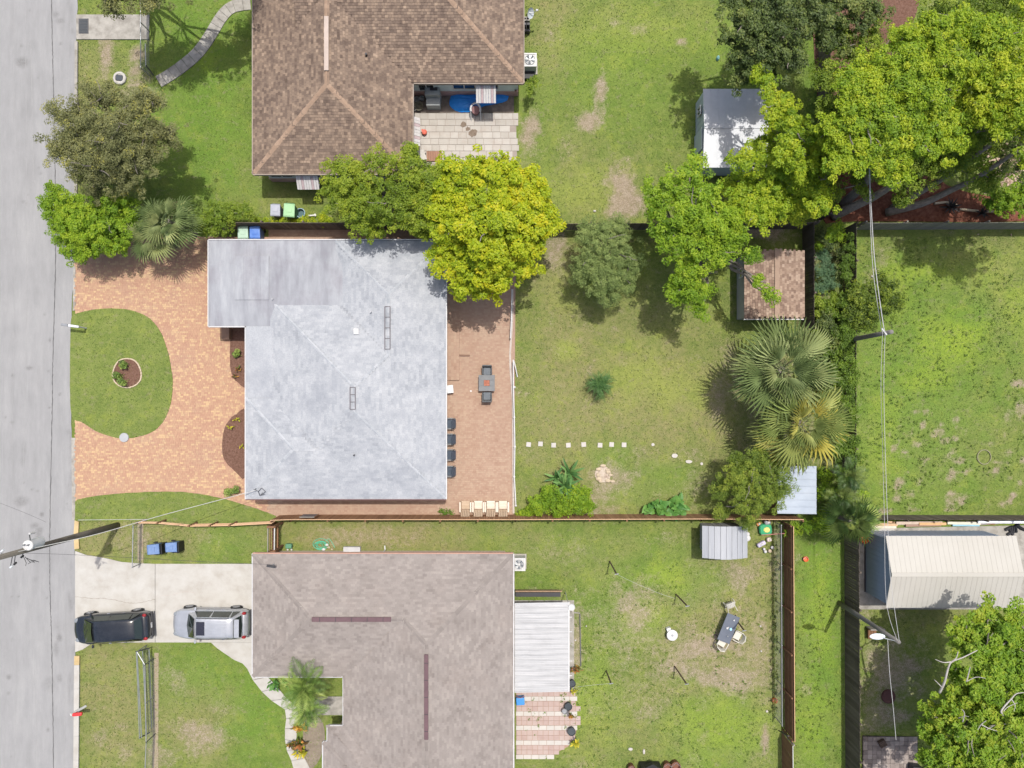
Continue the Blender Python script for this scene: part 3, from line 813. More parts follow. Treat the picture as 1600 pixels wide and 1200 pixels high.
GLASS = glass_mat('window_glass'); WHITE = mat('white_paint', [(0.50, 0.50, 0.50), (0.58, 0.58, 0.58)], rough=.5, grime=.15, gcol=(.4, .37, .33))
def window(root, x, y, nx, ny, w, h, zc, fm=None):
    """A window in the wall at (x,y) whose outside faces (nx,ny)."""
    tx, ty = -ny, nx; o = .11
    def bar(u0, z0, u1, z1, d0, d1, b):
        b.bar((x + tx * u0 + nx * d0, y + ty * u0 + ny * d0, (z0 + z1) / 2), (x + tx * u1 + nx * d0, y + ty * u1 + ny * d0, (z0 + z1) / 2), d1, abs(z1 - z0))
    b = MB()
    bar(-w / 2, zc + h / 2 - .06, w / 2, zc + h / 2, o, .06, b); bar(-w / 2, zc - h / 2, w / 2, zc - h / 2 + .06, o, .06, b)
    for u in (-w / 2, -.03, w / 2 - .06): bar(u, zc - h / 2 + .06, u + .06, zc + h / 2 - .06, o, .06, b)
    f = b.build('window', fm or WHITE, root)
    b = MB(); bar(-w / 2 + .06, zc - h / 2 + .06, w / 2 - .06, zc + h / 2 - .06, o - .01, .02, b); b.build('pane', GLASS, f)

# ---- grey-roofed main house
GREYR = mat('grey_shingle', [(0.233, 0.246, 0.274), (0.302, 0.319, 0.346), (0.349, 0.365, 0.391), (0.381, 0.395, 0.419), (0.437, 0.448, 0.470)], scale=.7, island=.42, rough=.9, bump=.2, bscale=14, grime=.75, gscale=.5, gcol=(.215, .23, .26), detail=10, fine=.2)
MEMB = mat('grey_membrane', [(0.21, 0.215, 0.24), (0.27, 0.28, 0.305), (0.325, 0.338, 0.362), (.40, .412, .438)], scale=.9, stretch=(2.2, .45, 1), rough=.8, grime=.55, gscale=.5, gcol=(.175, .16, .185), detail=8, island=.25)
f = EZ
def E(X, Y): p = P(X, Y, EZ); return (p.x, p.y)
H1L, H1T = E(326, 375); H1R, H1B = E(697, 780); H1l2 = E(384, 510)[0]; H1y2 = E(384, 510)[1]
s = .21; BIG = 99
R1 = Roof([(-14.26, H1B, H1R, 5.44, EZ, (s, s, s, s), 99),
           (-10.44, 0.0, H1R, H1T, EZ, (s, s, BIG, s), 99),
           (H1l2, H1B, -9.78, -.37, EZ, (s, BIG, s, s), 99),
           ])
R1c = Roof([(H1l2, -.38, -13.9, H1y2 + .01, EZ, (.07, BIG, BIG, BIG), 99)])
R1b = Roof([
           (H1L, H1y2, -9.0, H1T, EZ, (.085, BIG, .085, .085), .135)])
h1 = thing('house', 'house with the pale bluish grey shingle roof between paver drive and patio', 'house', (-10, 1, 0))
R1.sheet('roof_deck', GREYR, h1)
R1b.sheet('low_roof_deck', MEMB, h1, step=.4)
R1c.sheet('porch_roof_deck', GREYR, h1, step=.4)
R1.shingles('shingles', GREYR, h1, tab=.33, expo=.16, lift=.003, skirt=.0, gap=.002)
R1.caps('ridge_caps', mat('grey_caps', [(0.30, 0.32, 0.348), (0.36, 0.38, 0.408), (0.42, 0.435, 0.462)], island=.9, rough=.9, fine=.2), h1,
        [((H1R, H1B), (-9.07, -1.14)), ((-9.07, -1.14), (-9.07, .25)), ((-9.07, .25), (-14.2, 5.38)), ((-9.07, .25), (-7.16, 2.16)), ((-7.16, 2.16), (-7.16, 5.65)),
         ((H1R, H1T), (-7.16, 5.65)), ((-10.4, 8.89), (-7.16, 5.65)), ((H1l2, H1B), (-12.7, -3.35)), ((-12.7, -3.35), (H1l2, -.37))], w=.18)
# rolled roofing strips on the low porch and garage roof
x = H1L + 1.6
while x < -14.4:
    w = .50; y0, y1 = H1y2 + 1.55, H1T - .95
    if x > -14.2: y0 = 5.55
    b = MB(); zt = EZ + .145
    b.bx(x, y0, zt - .02, x + w - .004, y1, zt + random.uniform(-.002, .002)); b.build('roofing_strip', MEMB, h1)
    x += w
VB = mat('vent_metal', [(0.36, .37, .39)], rough=.5); DKM = mat('dark_metal', [(0.05, .05, .055)], rough=.5, metal=.3)
RED = mat('vent_frame', [(0.13, .12, .135)], rough=.6)
for (cx, ya, yb) in ((604, 478, 545), (548, 605, 640)):
    zz = 3.6 if cx == 604 else 4.2
    v = MB(); a = P(cx - 4.2, ya, zz); c = P(cx + 4.2, yb, zz)
    x0, x1 = a.x, c.x; y1_, y0_ = a.y, c.y
    zr = R1.h((x0 + x1) / 2, (y0_ + y1_) / 2) + .03
    hz = lambda x: R1.h(x, (y0_ + y1_) / 2) + .05
    for xx in (x0, x1): v.bar((xx, y0_, hz(xx)), (xx, y1_, hz(xx)), .045, .045)
    n = max(3, int((y1_ - y0_) / .6))
    for k in range(n + 1):
        yy = y0_ + (y1_ - y0_) * k / n; v.bar((x0, yy, hz(x0)), (x1, yy, hz(x1)), .04, .035)
    o = v.build('ridge_vent', RED, h1)
def on_roof(R, X, Y, zg):
    p = P(X, Y, zg)
    for _ in range(6): p = P(X, Y, R.h(p.x, p.y))
    return p
p = on_roof(R1, 557, 518, 3.7); b = MB(); b.box(p.x, p.y, p.z + .06, .3, .34, .14); b.build('roof_vent', WHITE, h1, bevel=.02)
for (X, Y) in ((580, 488), (510, 397), (427, 468), (554, 711), (498, 396)):
    p = on_roof(R1, X, Y, 3.3); b = MB(); b.tube([(p.x, p.y, p.z - .05), (p.x, p.y, p.z + .22)], .045, 8); b.build('vent_pipe', VB if X != 554 else DKM, h1)
H1P = [(H1L, H1y2), (H1l2, H1y2), (H1l2, H1B), (H1R, H1B), (H1R, H1T), (H1L, H1T)]
STUC = mat('cream_stucco', [(0.55, .53, .48), (0.66, .64, .60)], rough=.9, bump=.3)
fascia(h1, H1P, WHITE, edges=[0, 1, 3, 4, 5]); fascia(h1, H1P, mat('brown_fascia', [(.14, .075, .07)]), edges=[2], h=.26)
inn = walls(h1, H1P, STUC, .45)
window(h1, (inn[1][0]), 0.5, -1, 0, 1.8, 1.2, 1.5); window(h1, inn[1][0], -3.6, -1, 0, 1.5, 1.2, 1.5)
window(h1, -8, inn[2][1], 0, -1, 1.5, 1.0, 1.6); window(h1, -12.5, inn[2][1], 0, -1, 1.2, 1.0, 1.6)
window(h1, inn[3][0], -4.2, 1, 0, 1.8, 1.1, 1.5); window(h1, inn[3][0], 1.4, 1, 0, 2.2, 2.0, 1.05)
b = MB(); b.bx(inn[0][0] - .06, 4.7, .05, inn[0][0] + .0, 8.2, 2.2); b.build('garage_door', WHITE, h1)
# front pillar / planter by the garage corner
b = MB(); b.bx(*P2(351, 512), 0, *P2(363, 531), .5); b.build('entry_block', mat('brown_block', [(.27, .17, .12)], grime=.5), h1, bevel=.02)

# twisted antenna bracket lying on the corner of the grey roof
an = thing('antenna_bracket', 'bent dark wire bracket lying on the lower left corner of the grey roof', 'antenna', on_roof(R1, 407, 768, 2.7))
p = on_roof(R1, 407, 768, 2.7); b = MB()
for (a, c) in (((-10, -4), (-2, -1)), ((-2, -1), (3, -6)), ((3, -6), (9, 0)), ((9, 0), (2, 5)), ((2, 5), (5, 1)), ((-2, -1), (0, 6)), ((0, 6), (8, 4)), ((-8, -2), (-6, -6))):
    b.bar((p.x + a[0] * .036, p.y - a[1] * .036, p.z + .10 + random.random() * .1), (p.x + c[0] * .036, p.y - c[1] * .036, p.z + .08 + random.random() * .1), .025, .02)
b.build('bracket_arm', DKM, an)

# ---- brown-roofed house at the top
BRN = mat('brown_tile', [(0.096, 0.068, 0.053), (0.152, 0.110, 0.086), (0.200, 0.148, 0.114), (0.264, 0.194, 0.144), (0.384, 0.288, 0.212)], scale=1.6, island=.62, rough=.9, bump=.5, bscale=30, grime=.5, gscale=.8, gcol=(.09, .065, .055), stretch=(2.2, .6, .3), detail=8, fine=.3)
BRC = mat('tan_cap', [(0.25, 0.172, 0.122), (0.35, 0.25, 0.18)], scale=2, island=.6, rough=.9, bump=.3, fine=.2)
bx0, by0 = -15.26, 12.81; bxm = -5.84; bym = 18.17; bx1 = .68; byN = 27.6
s = .30
R2 = Roof([(bx0, by0, bxm, byN, EZ, (s, s, s, s), 99), (-12.5, bym, bx1, byN, EZ, (BIG, s, s, s), 99)])
h2 = thing('house', 'house with the mottled brown tile roof around the white slab patio', 'house', (-8, 20, 0))
R2.sheet('roof_deck', BRN, h2)
R2.shingles('roof_tiles', BRN, h2, tab=.19, expo=.15, lift=.018)
R2.caps('ridge_caps', BRC, h2, [((bx0, by0), (-10.55, 17.52)), ((bxm, by0), (-10.55, 17.52)), ((-10.55, 17.52), (-10.55, 22.9)), ((bx1, bym), (bx1 - 4.71, bym + 4.71)), ((bx1 - 4.71, bym + 4.71), (-10.5, 22.88))], w=.27)
b = MB(); b.bar((-10.55, P(0, 110, 4.1).y, 4.09), (-10.55, P(0, 25, 4.1).y, 4.09), .26, .05); b.build('ridge_vent', mat('pale_vent', [(0.42, .345, .30)], rough=.6), h2, bevel=.015)
p = on_roof(R2, 573, 87, 3.9); b = MB(); b.tube([(p.x, p.y, p.z - .05), (p.x, p.y, p.z + .25)], .06, 8); b.build('vent_pipe', DKM, h2)
H2P = [(bx0, by0), (bxm, by0), (bxm, bym), (bx1, bym), (bx1, byN), (bx0, byN)]
AQ = mat('aqua_stucco', [(0.50, .56, .56), (0.62, .68, .67)], rough=.85, bump=.2); PINK = mat('pink_base', [(0.40, .24, .22), (0.50, .33, .30)], rough=.9)
fascia(h2, H2P, mat('tan_fascia', [(.30, .25, .21)]))
inn2 = walls(h2, H2P, AQ, .42)
# pink plinth, set 2 cm proud of the wall
for i in range(6):
    a = inn2[i]; c = inn2[(i + 1) % 6]; d = Vector((c[0] - a[0], c[1] - a[1])).normalized(); nn = Vector((d.y, -d.x)) * .02
    b = MB(); b.bar((a[0] + nn.x - d.x * .12, a[1] + nn.y - d.y * .12, .35), (c[0] + nn.x, c[1] + nn.y, .35), .2, .7); b.build('plinth', PINK, h2)
for (xx) in (-14.0, -11.2, -7.4): window(h2, xx, inn2[0][1], 0, -1, 1.4, 1.1, 1.5)
window(h2, -5.2, inn2[2][1], 0, -1, 1.0, 1.5, 1.6); window(h2, -2.9, inn2[2][1], 0, -1, 1.4, 1.1, 1.6); window(h2, -1.4, inn2[2][1], 0, -1, 1.2, 1.1, 1.6)
window(h2, inn2[0][0], 21, -1, 0, 1.5, 1.1, 1.5); window(h2, inn2[3][0], 21.5, 1, 0, 1.2, 1.1, 1.5)

AWN = mat('awning_white', [(0.44, .43, .42), (0.54, .53, .52)], scale=3, stretch=(4, 1, 1), rough=.5, grime=.3, gcol=(.4, .3, .27)); AWP = mat('awning_mauve', [(0.34, .26, .27), (.45, .36, .36)], rough=.6)
def awning(label, x0, y0, x1, y1, zin, zout, d, n=9):
    """d: which way it slopes out: 'S' or 'E'."""
    t = thing('window_awning', label, 'awning', ((x0 + x1) / 2, (y0 + y1) / 2, zout), group='metal awnings on the brown-roofed house')
    for k in range(n):
        b = MB(); m = AWP if k % 4 == 2 else AWN
        if d == 'S':
            w = (x1 - x0) / n; xa = x0 + w * (k + .5); b.bar((xa, y1, zin), (xa, y0, zout), w - .015, .03 + .02 * (k % 2))
        else:
            w = (y1 - y0) / n; ya = y0 + w * (k + .5); b.bar((x0, ya, zin), (x1, ya, zout), w - .015, .03 + .02 * (k % 2))
        b.build('slat', m, t)
    b = MB()
    if d == 'S':
        for xx in (x0 + .05, x1 - .05): b.bar((xx, y0 + .05, zout - .02), (xx, y1, zout - .35), .03, .03)
    else:
        for yy in (y0 + .05, y1 - .05): b.bar((x1 - .05, yy, zout - .02), (x0, yy, zout - .35), .03, .03)
    b.build('bracket', WHITE, t)
a0 = P(465, 296, 1.75); a1 = P(498, 272, 1.75)
awning('white striped metal awning over the window beside the two wheelie bins', a0.x, a0.y, a1.x + .05, inn2[0][1] - .1, 2.35, 1.75, 'S')
a0 = P(744, 161, 1.8); a1 = P(775, 133, 1.8)
awning('white striped metal awning standing out over the blue cover behind the slab patio', a0.x, a0.y, a1.x, inn2[2][1] - .1, 2.4, 1.8, 'S', 8)
a0 = P(644, 228, 1.9); a1 = P(656, 184, 1.9)
awning('white striped metal awning on the side wall facing across the slab patio', inn2[1][0] + .1, a0.y, a1.x, a1.y, 2.35, 1.85, 'E', 9)

# ---- taupe-roofed house at the bottom
TAU = mat('taupe_shingle', [(0.175, 0.152, 0.14), (0.235, 0.208, 0.192), (0.27, 0.24, 0.222), (0.325, 0.292, 0.265)], scale=.7, island=.5, rough=.95, bump=.4, bscale=35, detail=6, fine=.18, grime=.2, gscale=.5, gcol=(.30, .245, .215))
tx0, ty1 = -15.26, -9.54; tx1 = .075; ty2 = -16.77; txa = -9.91; yS = -30.0
s = .21
tyb, txb = -19.71, -10.85; tyc, txc = -20.65, -11.12
R3 = Roof([(tx0, ty2, txa + 5.0, ty1, EZ, (s, BIG, s, s), 99), (txa, yS, tx1, ty1, EZ, (s, s, s, s), 99),
           (txb, yS, txb + 3, tyb, EZ, (s, BIG, s, s), 99), (txc, yS, txc + 3, tyc, EZ, (s, BIG, s, s), 99)])
h3 = thing('house', 'house with the taupe shingle roof and two purple ridge vents at the bottom', 'house', (-6, -15, 0))
R3.sheet('roof_deck', TAU, h3)
R3.shingles('shingles', TAU, h3, tab=.26, expo=.14, lift=.006, skirt=.004, gap=.003)
R3.caps('ridge_caps', mat('taupe_caps', [(0.185, 0.163, 0.15), (0.25, 0.222, 0.205)], island=.7, rough=.95), h3,
        [((tx0, ty1), (-11.65, -13.15)), ((tx0, ty2), (-11.65, -13.15)), ((-11.65, -13.15), (-6.4, -13.15)), ((tx1, ty1), (-4.92, -14.53)), ((-6.3, -13.15), (-4.92, -14.53)), ((-4.92, -14.53), (-4.92, -24.9)), ((txc, tyc), (-9.9, -21.8))])
PUR = mat('purple_ridge_vent', [(0.10, .06, .068), (.135, .08, .09)], rough=.6)
zr = 2.6 + 3.6 * .21
a = P(487, 971, zr + .1); c = P(611, 970, zr + .1)
b = MB(); b.bar((a.x, -13.15, zr + .075), (c.x, -13.15, zr + .075), .27, .07); v = b.build('ridge_vent', PUR, h3, bevel=.02)
for k in range(5):
    b = MB(); xx = a.x + (c.x - a.x) * (k + .5) / 5; b.box(xx, -13.15, zr + .115, .03, .25, .012); b.build('seam', DKM, v)
zr = 2.6 + 5.0 * .21
a = P(662, 1022, zr); c = P(662, 1155, zr)
b = MB(); b.bar((-4.92, a.y, zr + .06), (-4.92, c.y, zr + .06), .24, .07); v = b.build('ridge_vent', PUR, h3, bevel=.02)
for k in range(5):
    b = MB(); yy = a.y + (c.y - a.y) * (k + .5) / 5; b.box(-4.92, yy, zr + .1, .22, .03, .012); b.build('seam', DKM, v)
H3P = [(tx0, ty2), (txa, ty2), (txa, tyb), (txb, tyb), (txb, tyc), (txc, tyc), (txc, yS), (tx1, yS), (tx1, ty1), (tx0, ty1)]
fascia(h3, H3P, mat('gutter_white', [(0.42, .42, .42), (.48, .48, .49)], rough=.4), edges=[0, 1, 2, 3, 4, 5, 9], t=.07, h=.14, name='gutter')
fascia(h3, H3P, mat('terracotta_fascia', [(.42, .25, .19)]), edges=[8], t=.06); fascia(h3, H3P, WHITE, edges=[7], t=.05)
inn3 = walls(h3, H3P, mat('peach_stucco', [(.55, .45, .38), (.62, .52, .45)], rough=.9), .5)
window(h3, -12.6, inn3[0][1], 0, -1, 1.6, 1.1, 1.5); window(h3, -7, inn3[8][1], 0, 1, 1.5, .8, 1.6); window(h3, inn3[7][0], -11.5, 1, 0, 1.5, 1.1, 1.5)
b = MB(); b.bx(inn3[9][0] - .16, -15.8, .05, inn3[9][0] - .1, -11.0, 2.2); b.build('garage_door', WHITE, h3)
# small service mast at the corner of the roof
sm = thing('service_mast', 'small grey power service mast on the upper left corner of the taupe roof', 'service mast', on_roof(R3, 428, 882, 2.8))
p = on_roof(R3, 428, 882, 2.8); b = MB(); b.tube([p, (p.x, p.y, p.z + .5)], .04, 8); b.build('pipe', VB, sm)
b = MB(); b.bar((p.x - .25, p.y + .05, p.z + .5), (p.x + .22, p.y - .02, p.z + .5), .13, .08); b.build('weather_head', DKM, sm)

# ------------------------------------------------------------------ sheds and outbuildings
def panel_roof(root, x0, y0, x1, y1, ez, rz, axis, m, pitch, name='roof_panel', rib=.03, cap=None):
    """Gable roof with the ridge along `axis`; every sheet of metal is a piece."""
    if axis == 'x':
        n = max(1, round((x1 - x0) / pitch)); w = (x1 - x0) / n; ym = (y0 + y1) / 2
        me = {}
        for side, (ya, yb) in enumerate(((y0, ym), (y1, ym))):
            b = MB()
            b.bar((0, ya - ym, ez), (0, 0, rz), w - .0005, .02); b.bar((-w / 2 + .03, ya - ym, ez + .01), (-w / 2 + .03, 0, rz + .01), .03, .02)
            me = None
            for k in range(n):
                L = (x0 + w * (k + .5) - wl(root).x, ym - wl(root).y, 0 - wl(root).z)
                if me is None: o = b.build(name, m, None, at=(0, 0, 0)); o.parent = root; o.location = L; me = o.data
                else: link_mesh(name, me, m, root, L)
        b = MB(); b.bar((x0, ym, rz + .03), (x1, ym, rz + .03), .22, .02); b.build('ridge_cap', cap or m, root)
    else:
        n = max(1, round((y1 - y0) / pitch)); w = (y1 - y0) / n; xm = (x0 + x1) / 2
        for side, xa in enumerate((x0, x1)):
            b = MB(); b.bar((xa - xm, 0, ez), (0, 0, rz), w - .004, .02); b.bar((xa - xm, -w / 2 + .03, ez + .02), (0, -w / 2 + .03, rz + .02), .045, rib)
            me = None
            for k in range(n):
                L = (xm - wl(root).x, y0 + w * (k + .5) - wl(root).y, -wl(root).z)
                if me is None: o = b.build(name, m, None, at=(0, 0, 0)); o.parent = root; o.location = L; me = o.data
                else: link_mesh(name, me, m, root, L)
        b = MB(); b.bar((xm, y0, rz + .03), (xm, y1, rz + .03), .2, .02); b.build('ridge_cap', cap or m, root)

def gable_walls(root, x0, y0, x1, y1, ez, rz, axis, m, ribs=0, ribm=None):
    b = MB()
    if axis == 'x':
        ym = (y0 + y1) / 2
        for xa, xb in ((x0, x0 + .05), (x1 - .05, x1)):
            prof = [(y0, 0), (y1, 0), (y1, ez - .03), (ym, rz - .03), (y0, ez - .03)]
            bb = MB(); bb.add([(xa, a, z) for a, z in prof] + [(xb, a, z) for a, z in prof], [(0, 1, 2, 3, 4), (9, 8, 7, 6, 5)] + [(i, (i + 1) % 5, 5 + (i + 1) % 5, 5 + i) for i in range(5)])
            bb.build('gable_wall', m, root)
        for ya in (y0 + .025, y1 - .025):
            bb = MB(); bb.bx(x0 + .052, ya - .025, 0, x1 - .052, ya + .025, ez - .03); bb.build('wall', m, root)
    else:
        xm = (x0 + x1) / 2
        for ya, yb in ((y0, y0 + .05), (y1 - .05, y1)):
            prof = [(x0, 0), (x1, 0), (x1, ez - .03), (xm, rz - .03), (x0, ez - .03)]
            bb = MB(); bb.add([(a, ya, z) for a, z in prof] + [(a, yb, z) for a, z in prof], [(0, 1, 2, 3, 4), (9, 8, 7, 6, 5)] + [(i, (i + 1) % 5, 5 + (i + 1) % 5, 5 + i) for i in range(5)])
            bb.build('gable_wall', m, root)
        for xa in (x0 + .025, x1 - .025):
            bb = MB(); bb.bx(xa - .025, y0 + .052, 0, xa + .025, y1 - .052, ez - .03); bb.build('wall', m, root)
    if ribs:
        k = 0; y = y0 + ribs / 2
        while y < y1:
            frac = 1 - abs(y - (y0 + y1) / 2) / ((y1 - y0) / 2)
            top = ez + (rz - ez) * (frac if axis == 'x' else 0)
            b.bx(x0 - .02, y - .025, .02, x0, y + .025, top - .08); y += ribs
        x = x0 + ribs / 2
        while x < x1: b.bx(x - .025, y1, .02, x + .025, y1 + .02, ez - .08); x += ribs
        o = b.build('wall_ribs', ribm or m, root); o['kind'] = 'stuff'

BEI = mat('cream_metal', [(0.365, .352, .318), (0.40, .387, .355)], scale=.5, rough=.5, fine=.03, grime=.2, gscale=.4, gcol=(.36, .33, .29))
BLU = mat('slate_blue_metal', [(0.27, .335, .43), (0.33, .40, .50)], scale=1, rough=.5, fine=.05)
g = thing('metal_garage', 'long metal garage with cream ribbed roof and slate blue walls at the right', 'garage', (25.7, -10.6, 0))
gable_walls(g, 22.08, -12.5, 29.4, -8.68, 2.78, 3.42, 'x', BLU, .3)
panel_roof(g, 21.9, -12.66, 29.55, -8.45, 2.8, 3.45, 'x', BEI, .3)
b = MB(); b.bx(22.0, -12.5, .0, 22.06, -8.7, .1); b.build('sill', DKM, g)

WM = mat('white_shed_metal', [(0.46, .475, .50), (0.56, .575, .60)], scale=1.4, rough=.45, grime=.2, gcol=(.45, .42, .42))
WW = mat('grey_green_siding', [(0.40, .45, .47), (0.50, .55, .57)], scale=1, rough=.7)
g = thing('metal_shed', 'large white metal shed half under the trees at the top, window in its left wall', 'shed', (13.3, 15.7, 0))
gable_walls(g, 11.48, 13.5, 15.2, 18.0, 1.95, 2.2, 'x', WW, .4)
panel_roof(g, 11.42, 13.4, 15.25, 18.1, 1.95, 2.22, 'x', WM, .42)
window(g, 11.46, 17.0, -1, 0, .55, .7, 1.3, WHITE)
b = MB(); b.bx(11.38, 14.6, .05, 11.42, 15.9, 1.8); b.build('door', WW, g)

SHB = mat('red_brown_shingle', [(0.15, .10, .078), (0.24, .165, .125), (0.33, .24, .18), (0.42, .32, .25)], scale=2, island=.8, rough=.95, bump=.4, fine=.2)
g = thing('garden_shed', 'small shed with reddish brown shingle roof above the fan palms', 'shed', (15.7, 6.4, 0))
gable_walls(g, 14.05, 4.5, 17.2, 8.3, 1.95, 2.45, 'y', mat('shed_siding', [(0.30, .29, .27), (.38, .37, .34)], rough=.8))
sr = Roof([(13.88, 4.35, 17.42, 8.42, 1.98, (.28, .28, BIG, BIG), 99)])
sr.sheet('roof_deck', SHB, g); sr.shingles('shingles', SHB, g, tab=.2, expo=.15, lift=.025, skirt=.02)
b = MB(); b.bar((15.65, 4.35, 2.50), (15.65, 8.42, 2.50), .28, .03); b.build('ridge_cap', SHB, g)
b = MB(); b.bx(13.86, 4.30, 1.86, 17.44, 4.348, 1.98); b.build('fascia', WHITE, g)
window(g, 14.0, 7.2, -1, 0, .6, .6, 1.3)

LBM = mat('pale_blue_metal', [(0.29, .34, .41), (0.36, .41, .48)], scale=1, rough=.45, grime=.2, gcol=(.35, .37, .4))
g = thing('lean_to_shed', 'little lean-to with pale blue corrugated roof below the fan palms', 'shed', (17.2, -6, 0))
xa, ya = P2(1216, 803, 2.1); xb, yb = P2(1275, 728, 2.1)
n = 7
for k in range(n):
    w = (yb - ya) / n; b = MB(); y = ya + w * (k + .5); b.bar((xa, y, 1.95), (xb, y, 2.15), w - .012, .03); b.bar((xa, y - w / 2 + .03, 1.98), (xb, y - w / 2 + .03, 2.18), .05, .04); b.build('roof_panel', LBM, g)
for (x0, y0, x1, y1) in ((xa + .1, ya + .1, xa + .16, yb - .1), (xb - .12, ya + .1, xb - .06, yb - .1), (xa + .17, ya + .1, xb - .13, ya + .16), (xa + .17, yb - .16, xb - .13, yb - .1)):
    b = MB(); b.bx(x0, y0, 0, x1, y1, 1.9); b.build('wall', mat('shed_brown', [(.14, .09, .06)]), g)

SIL = mat('silver_metal', [(0.30, .315, .34), (0.37, .385, .41)], scale=2, stretch=(3, .3, 1), rough=.4, metal=.1, grime=.15, gcol=(.35, .35, .36))
g = thing('metal_shed', 'low grey metal shed against the cedar fence in the lower back yard', 'shed', (12.7, -9, 0))
gable_walls(g, 11.75, -9.8, 13.9, -8.2, 1.7, 2.0, 'y', mat('shed_grey_wall', [(.36, .37, .37)], rough=.6), .25)
xa, xb, ya, yb = 11.42, 14.15, -9.98, -8.05
n = 8
for k in range(n):      # a shallow barrel roof of ribbed sheets
    w = (xb - xa) / n; x = xa + w * (k + .5); zc = lambda x: 1.75 + .3 * (1 - ((x - 12.78) / 1.37) ** 2)
    b = MB(); b.add([(x - w / 2 + .006, ya - .05 * (1 - abs(k - 3.5) / 3.5), zc(x - w / 2)), (x + w / 2 - .006, ya - .05 * (1 - abs(k - 3.5) / 3.5), zc(x + w / 2)), (x + w / 2 - .006, yb, zc(x + w / 2)), (x - w / 2 + .006, yb, zc(x - w / 2))] +
                    [(x - w / 2 + .006, ya, zc(x - w / 2) - .03), (x + w / 2 - .006, ya, zc(x + w / 2) - .03), (x + w / 2 - .006, yb, zc(x + w / 2) - .03), (x - w / 2 + .006, yb, zc(x - w / 2) - .03)],
                    [(0, 1, 2, 3), (7, 6, 5, 4), (0, 4, 5, 1), (1, 5, 6, 2), (2, 6, 7, 3), (3, 7, 4, 0)])
    b.bar((x - w / 2 + .02, ya, zc(x - w / 2) + .02), (x - w / 2 + .02, yb, zc(x - w / 2) + .02), .035, .03); b.build('roof_panel', SIL, g)

# small tiled terrace at the bottom right, in the shade of the leafy tree
g = thing('tile_terrace', 'weathered grey-brown tiled terrace in the shade at the bottom, under the leafy tree', 'terrace', P(1390, 1180))
OB = mat('weathered_tile', [(0.13, .105, .095), (0.24, .20, .18), (0.34, .29, .26), (.46, .41, .37)], scale=1.4, island=.6, rough=.95, fine=.25, bump=.4)
b = MB(); b.prism([P2(1347, 1149), P2(1433, 1151), P2(1433, 1225), P2(1347, 1225)], -.03, .05); b.build('bedding', mat('dark_joint', [(.07, .06, .05)]), g)
Y = 1150.5
while Y < 1212:
    for k in range(12):
        X = 1348 + k * 7.05; aa_ = P(X, Y + 6.7); cc_ = P(X + 6.75, Y); b = MB(); b.bx(aa_.x, aa_.y, .04, cc_.x, cc_.y, .08 + random.uniform(-.008, .008)); b.build('tile', OB, g)
    Y += 7
t = thing('black_cabinet', 'black low cabinet standing on the tiled terrace at the bottom', 'cabinet', P(1424, 1198)); p = P(1424, 1200)
b = MB(); b.box(p.x, p.y, .4, .62, .8, .6, -.12); b.build('body', DKM, t, bevel=.04); b = MB(); b.box(p.x, p.y, .73, .68, .86, .05, -.12); b.build('top', mat('black_top', [(.03, .03, .032)]), t)
t = thing('wooden_crate', 'small brown slatted crate at the upper edge of the tiled terrace', 'crate', P(1376, 1159)); p = P(1376, 1159)
for k in range(4): b = MB(); b.boxm(Matrix.Translation((p.x, p.y, .2)) @ Matrix.Rotation(.5, 4, 'Z') @ Matrix.Translation((0, (k - 1.5) * .1, 0)), .42, .085, .24); b.build('slat', mat('dark_brown', [(.09, .06, .045)]), t)

# ---- corrugated patio cover of the taupe house
CW = mat('white_corrugated', [(0.34, .343, .35), (0.40, .403, .41), (0.445, .445, .45)], scale=1.6, stretch=(.35, 2.5, 1), rough=.4, grime=.35, gscale=1.3, gcol=(.25, .25, .25), fine=.04)
g = thing('patio_cover', 'white corrugated patio cover attached to the right side of the taupe house', 'patio cover', (1.6, -16, 0))
xa = .16; xb = P2(888, 0, 2.3)[0]; ya = P2(0, 1081, 2.35)[1]; yb = P2(0, 941, 2.35)[1]
n = 17; w = (yb - ya) / n
for k in range(n):
    y = ya + w * (k + .5)
    b = MB(); b.bar((xa, y, 2.46), (xb, y, 2.30), w - .03, .02); b.bar((xa, y - w / 2 + .04, 2.485), (xb, y - w / 2 + .04, 2.325), .06, .045)
    b.bar((xa, y + .02, 2.475), (xb, y + .02, 2.315), .03, .02)
    b.build('roof_panel', CW, g)
b = MB(); b.bx(xb + .003, ya, 2.2, xb + .07, yb, 2.33); b.build('gutter', WHITE, g)
for k in range(7):
    y = ya + .05 + (yb - ya - .1) * k / 6; b = MB(); b.bx(xb - .02, y - .035, 0.03, xb + .0, y + .035, 2.2) if k % 3 == 0 else b.bx(xb + .0, y - .02, 2.18, xb + .22, y + .02, 2.24); b.build('post' if k % 3 == 0 else 'bracket', WHITE, g)
b = MB(); b.bx(xa + .05, yb + .02, 1.2, P2(876, 0, 1.3)[0], yb + .28, 1.3); o = b.build('side_beam', DKM, g)
b = MB(); b.bx(xa + .05, yb + .30, .95, P2(878, 0, 1.2)[0], yb + .36, 1.25); o = b.build('side_rail', mat('wood_rail', [(.30, .2, .13)]), g)
g = thing('satellite_dish', 'small white dish on a bracket at the corner of the corrugated patio cover', 'satellite dish', P(893, 950, 2.1))
p = P(893, 948, 2.3); b = MB(); b.lathe([(0, 0), (.12, .03), (.2, .1), (.2, .115), (.12, .05)], p, 14); b.build('dish', WHITE, g)
b = MB(); b.bar(p, (p.x, p.y - .45, 1.9), .04, .04); b.build('arm', DKM, g)

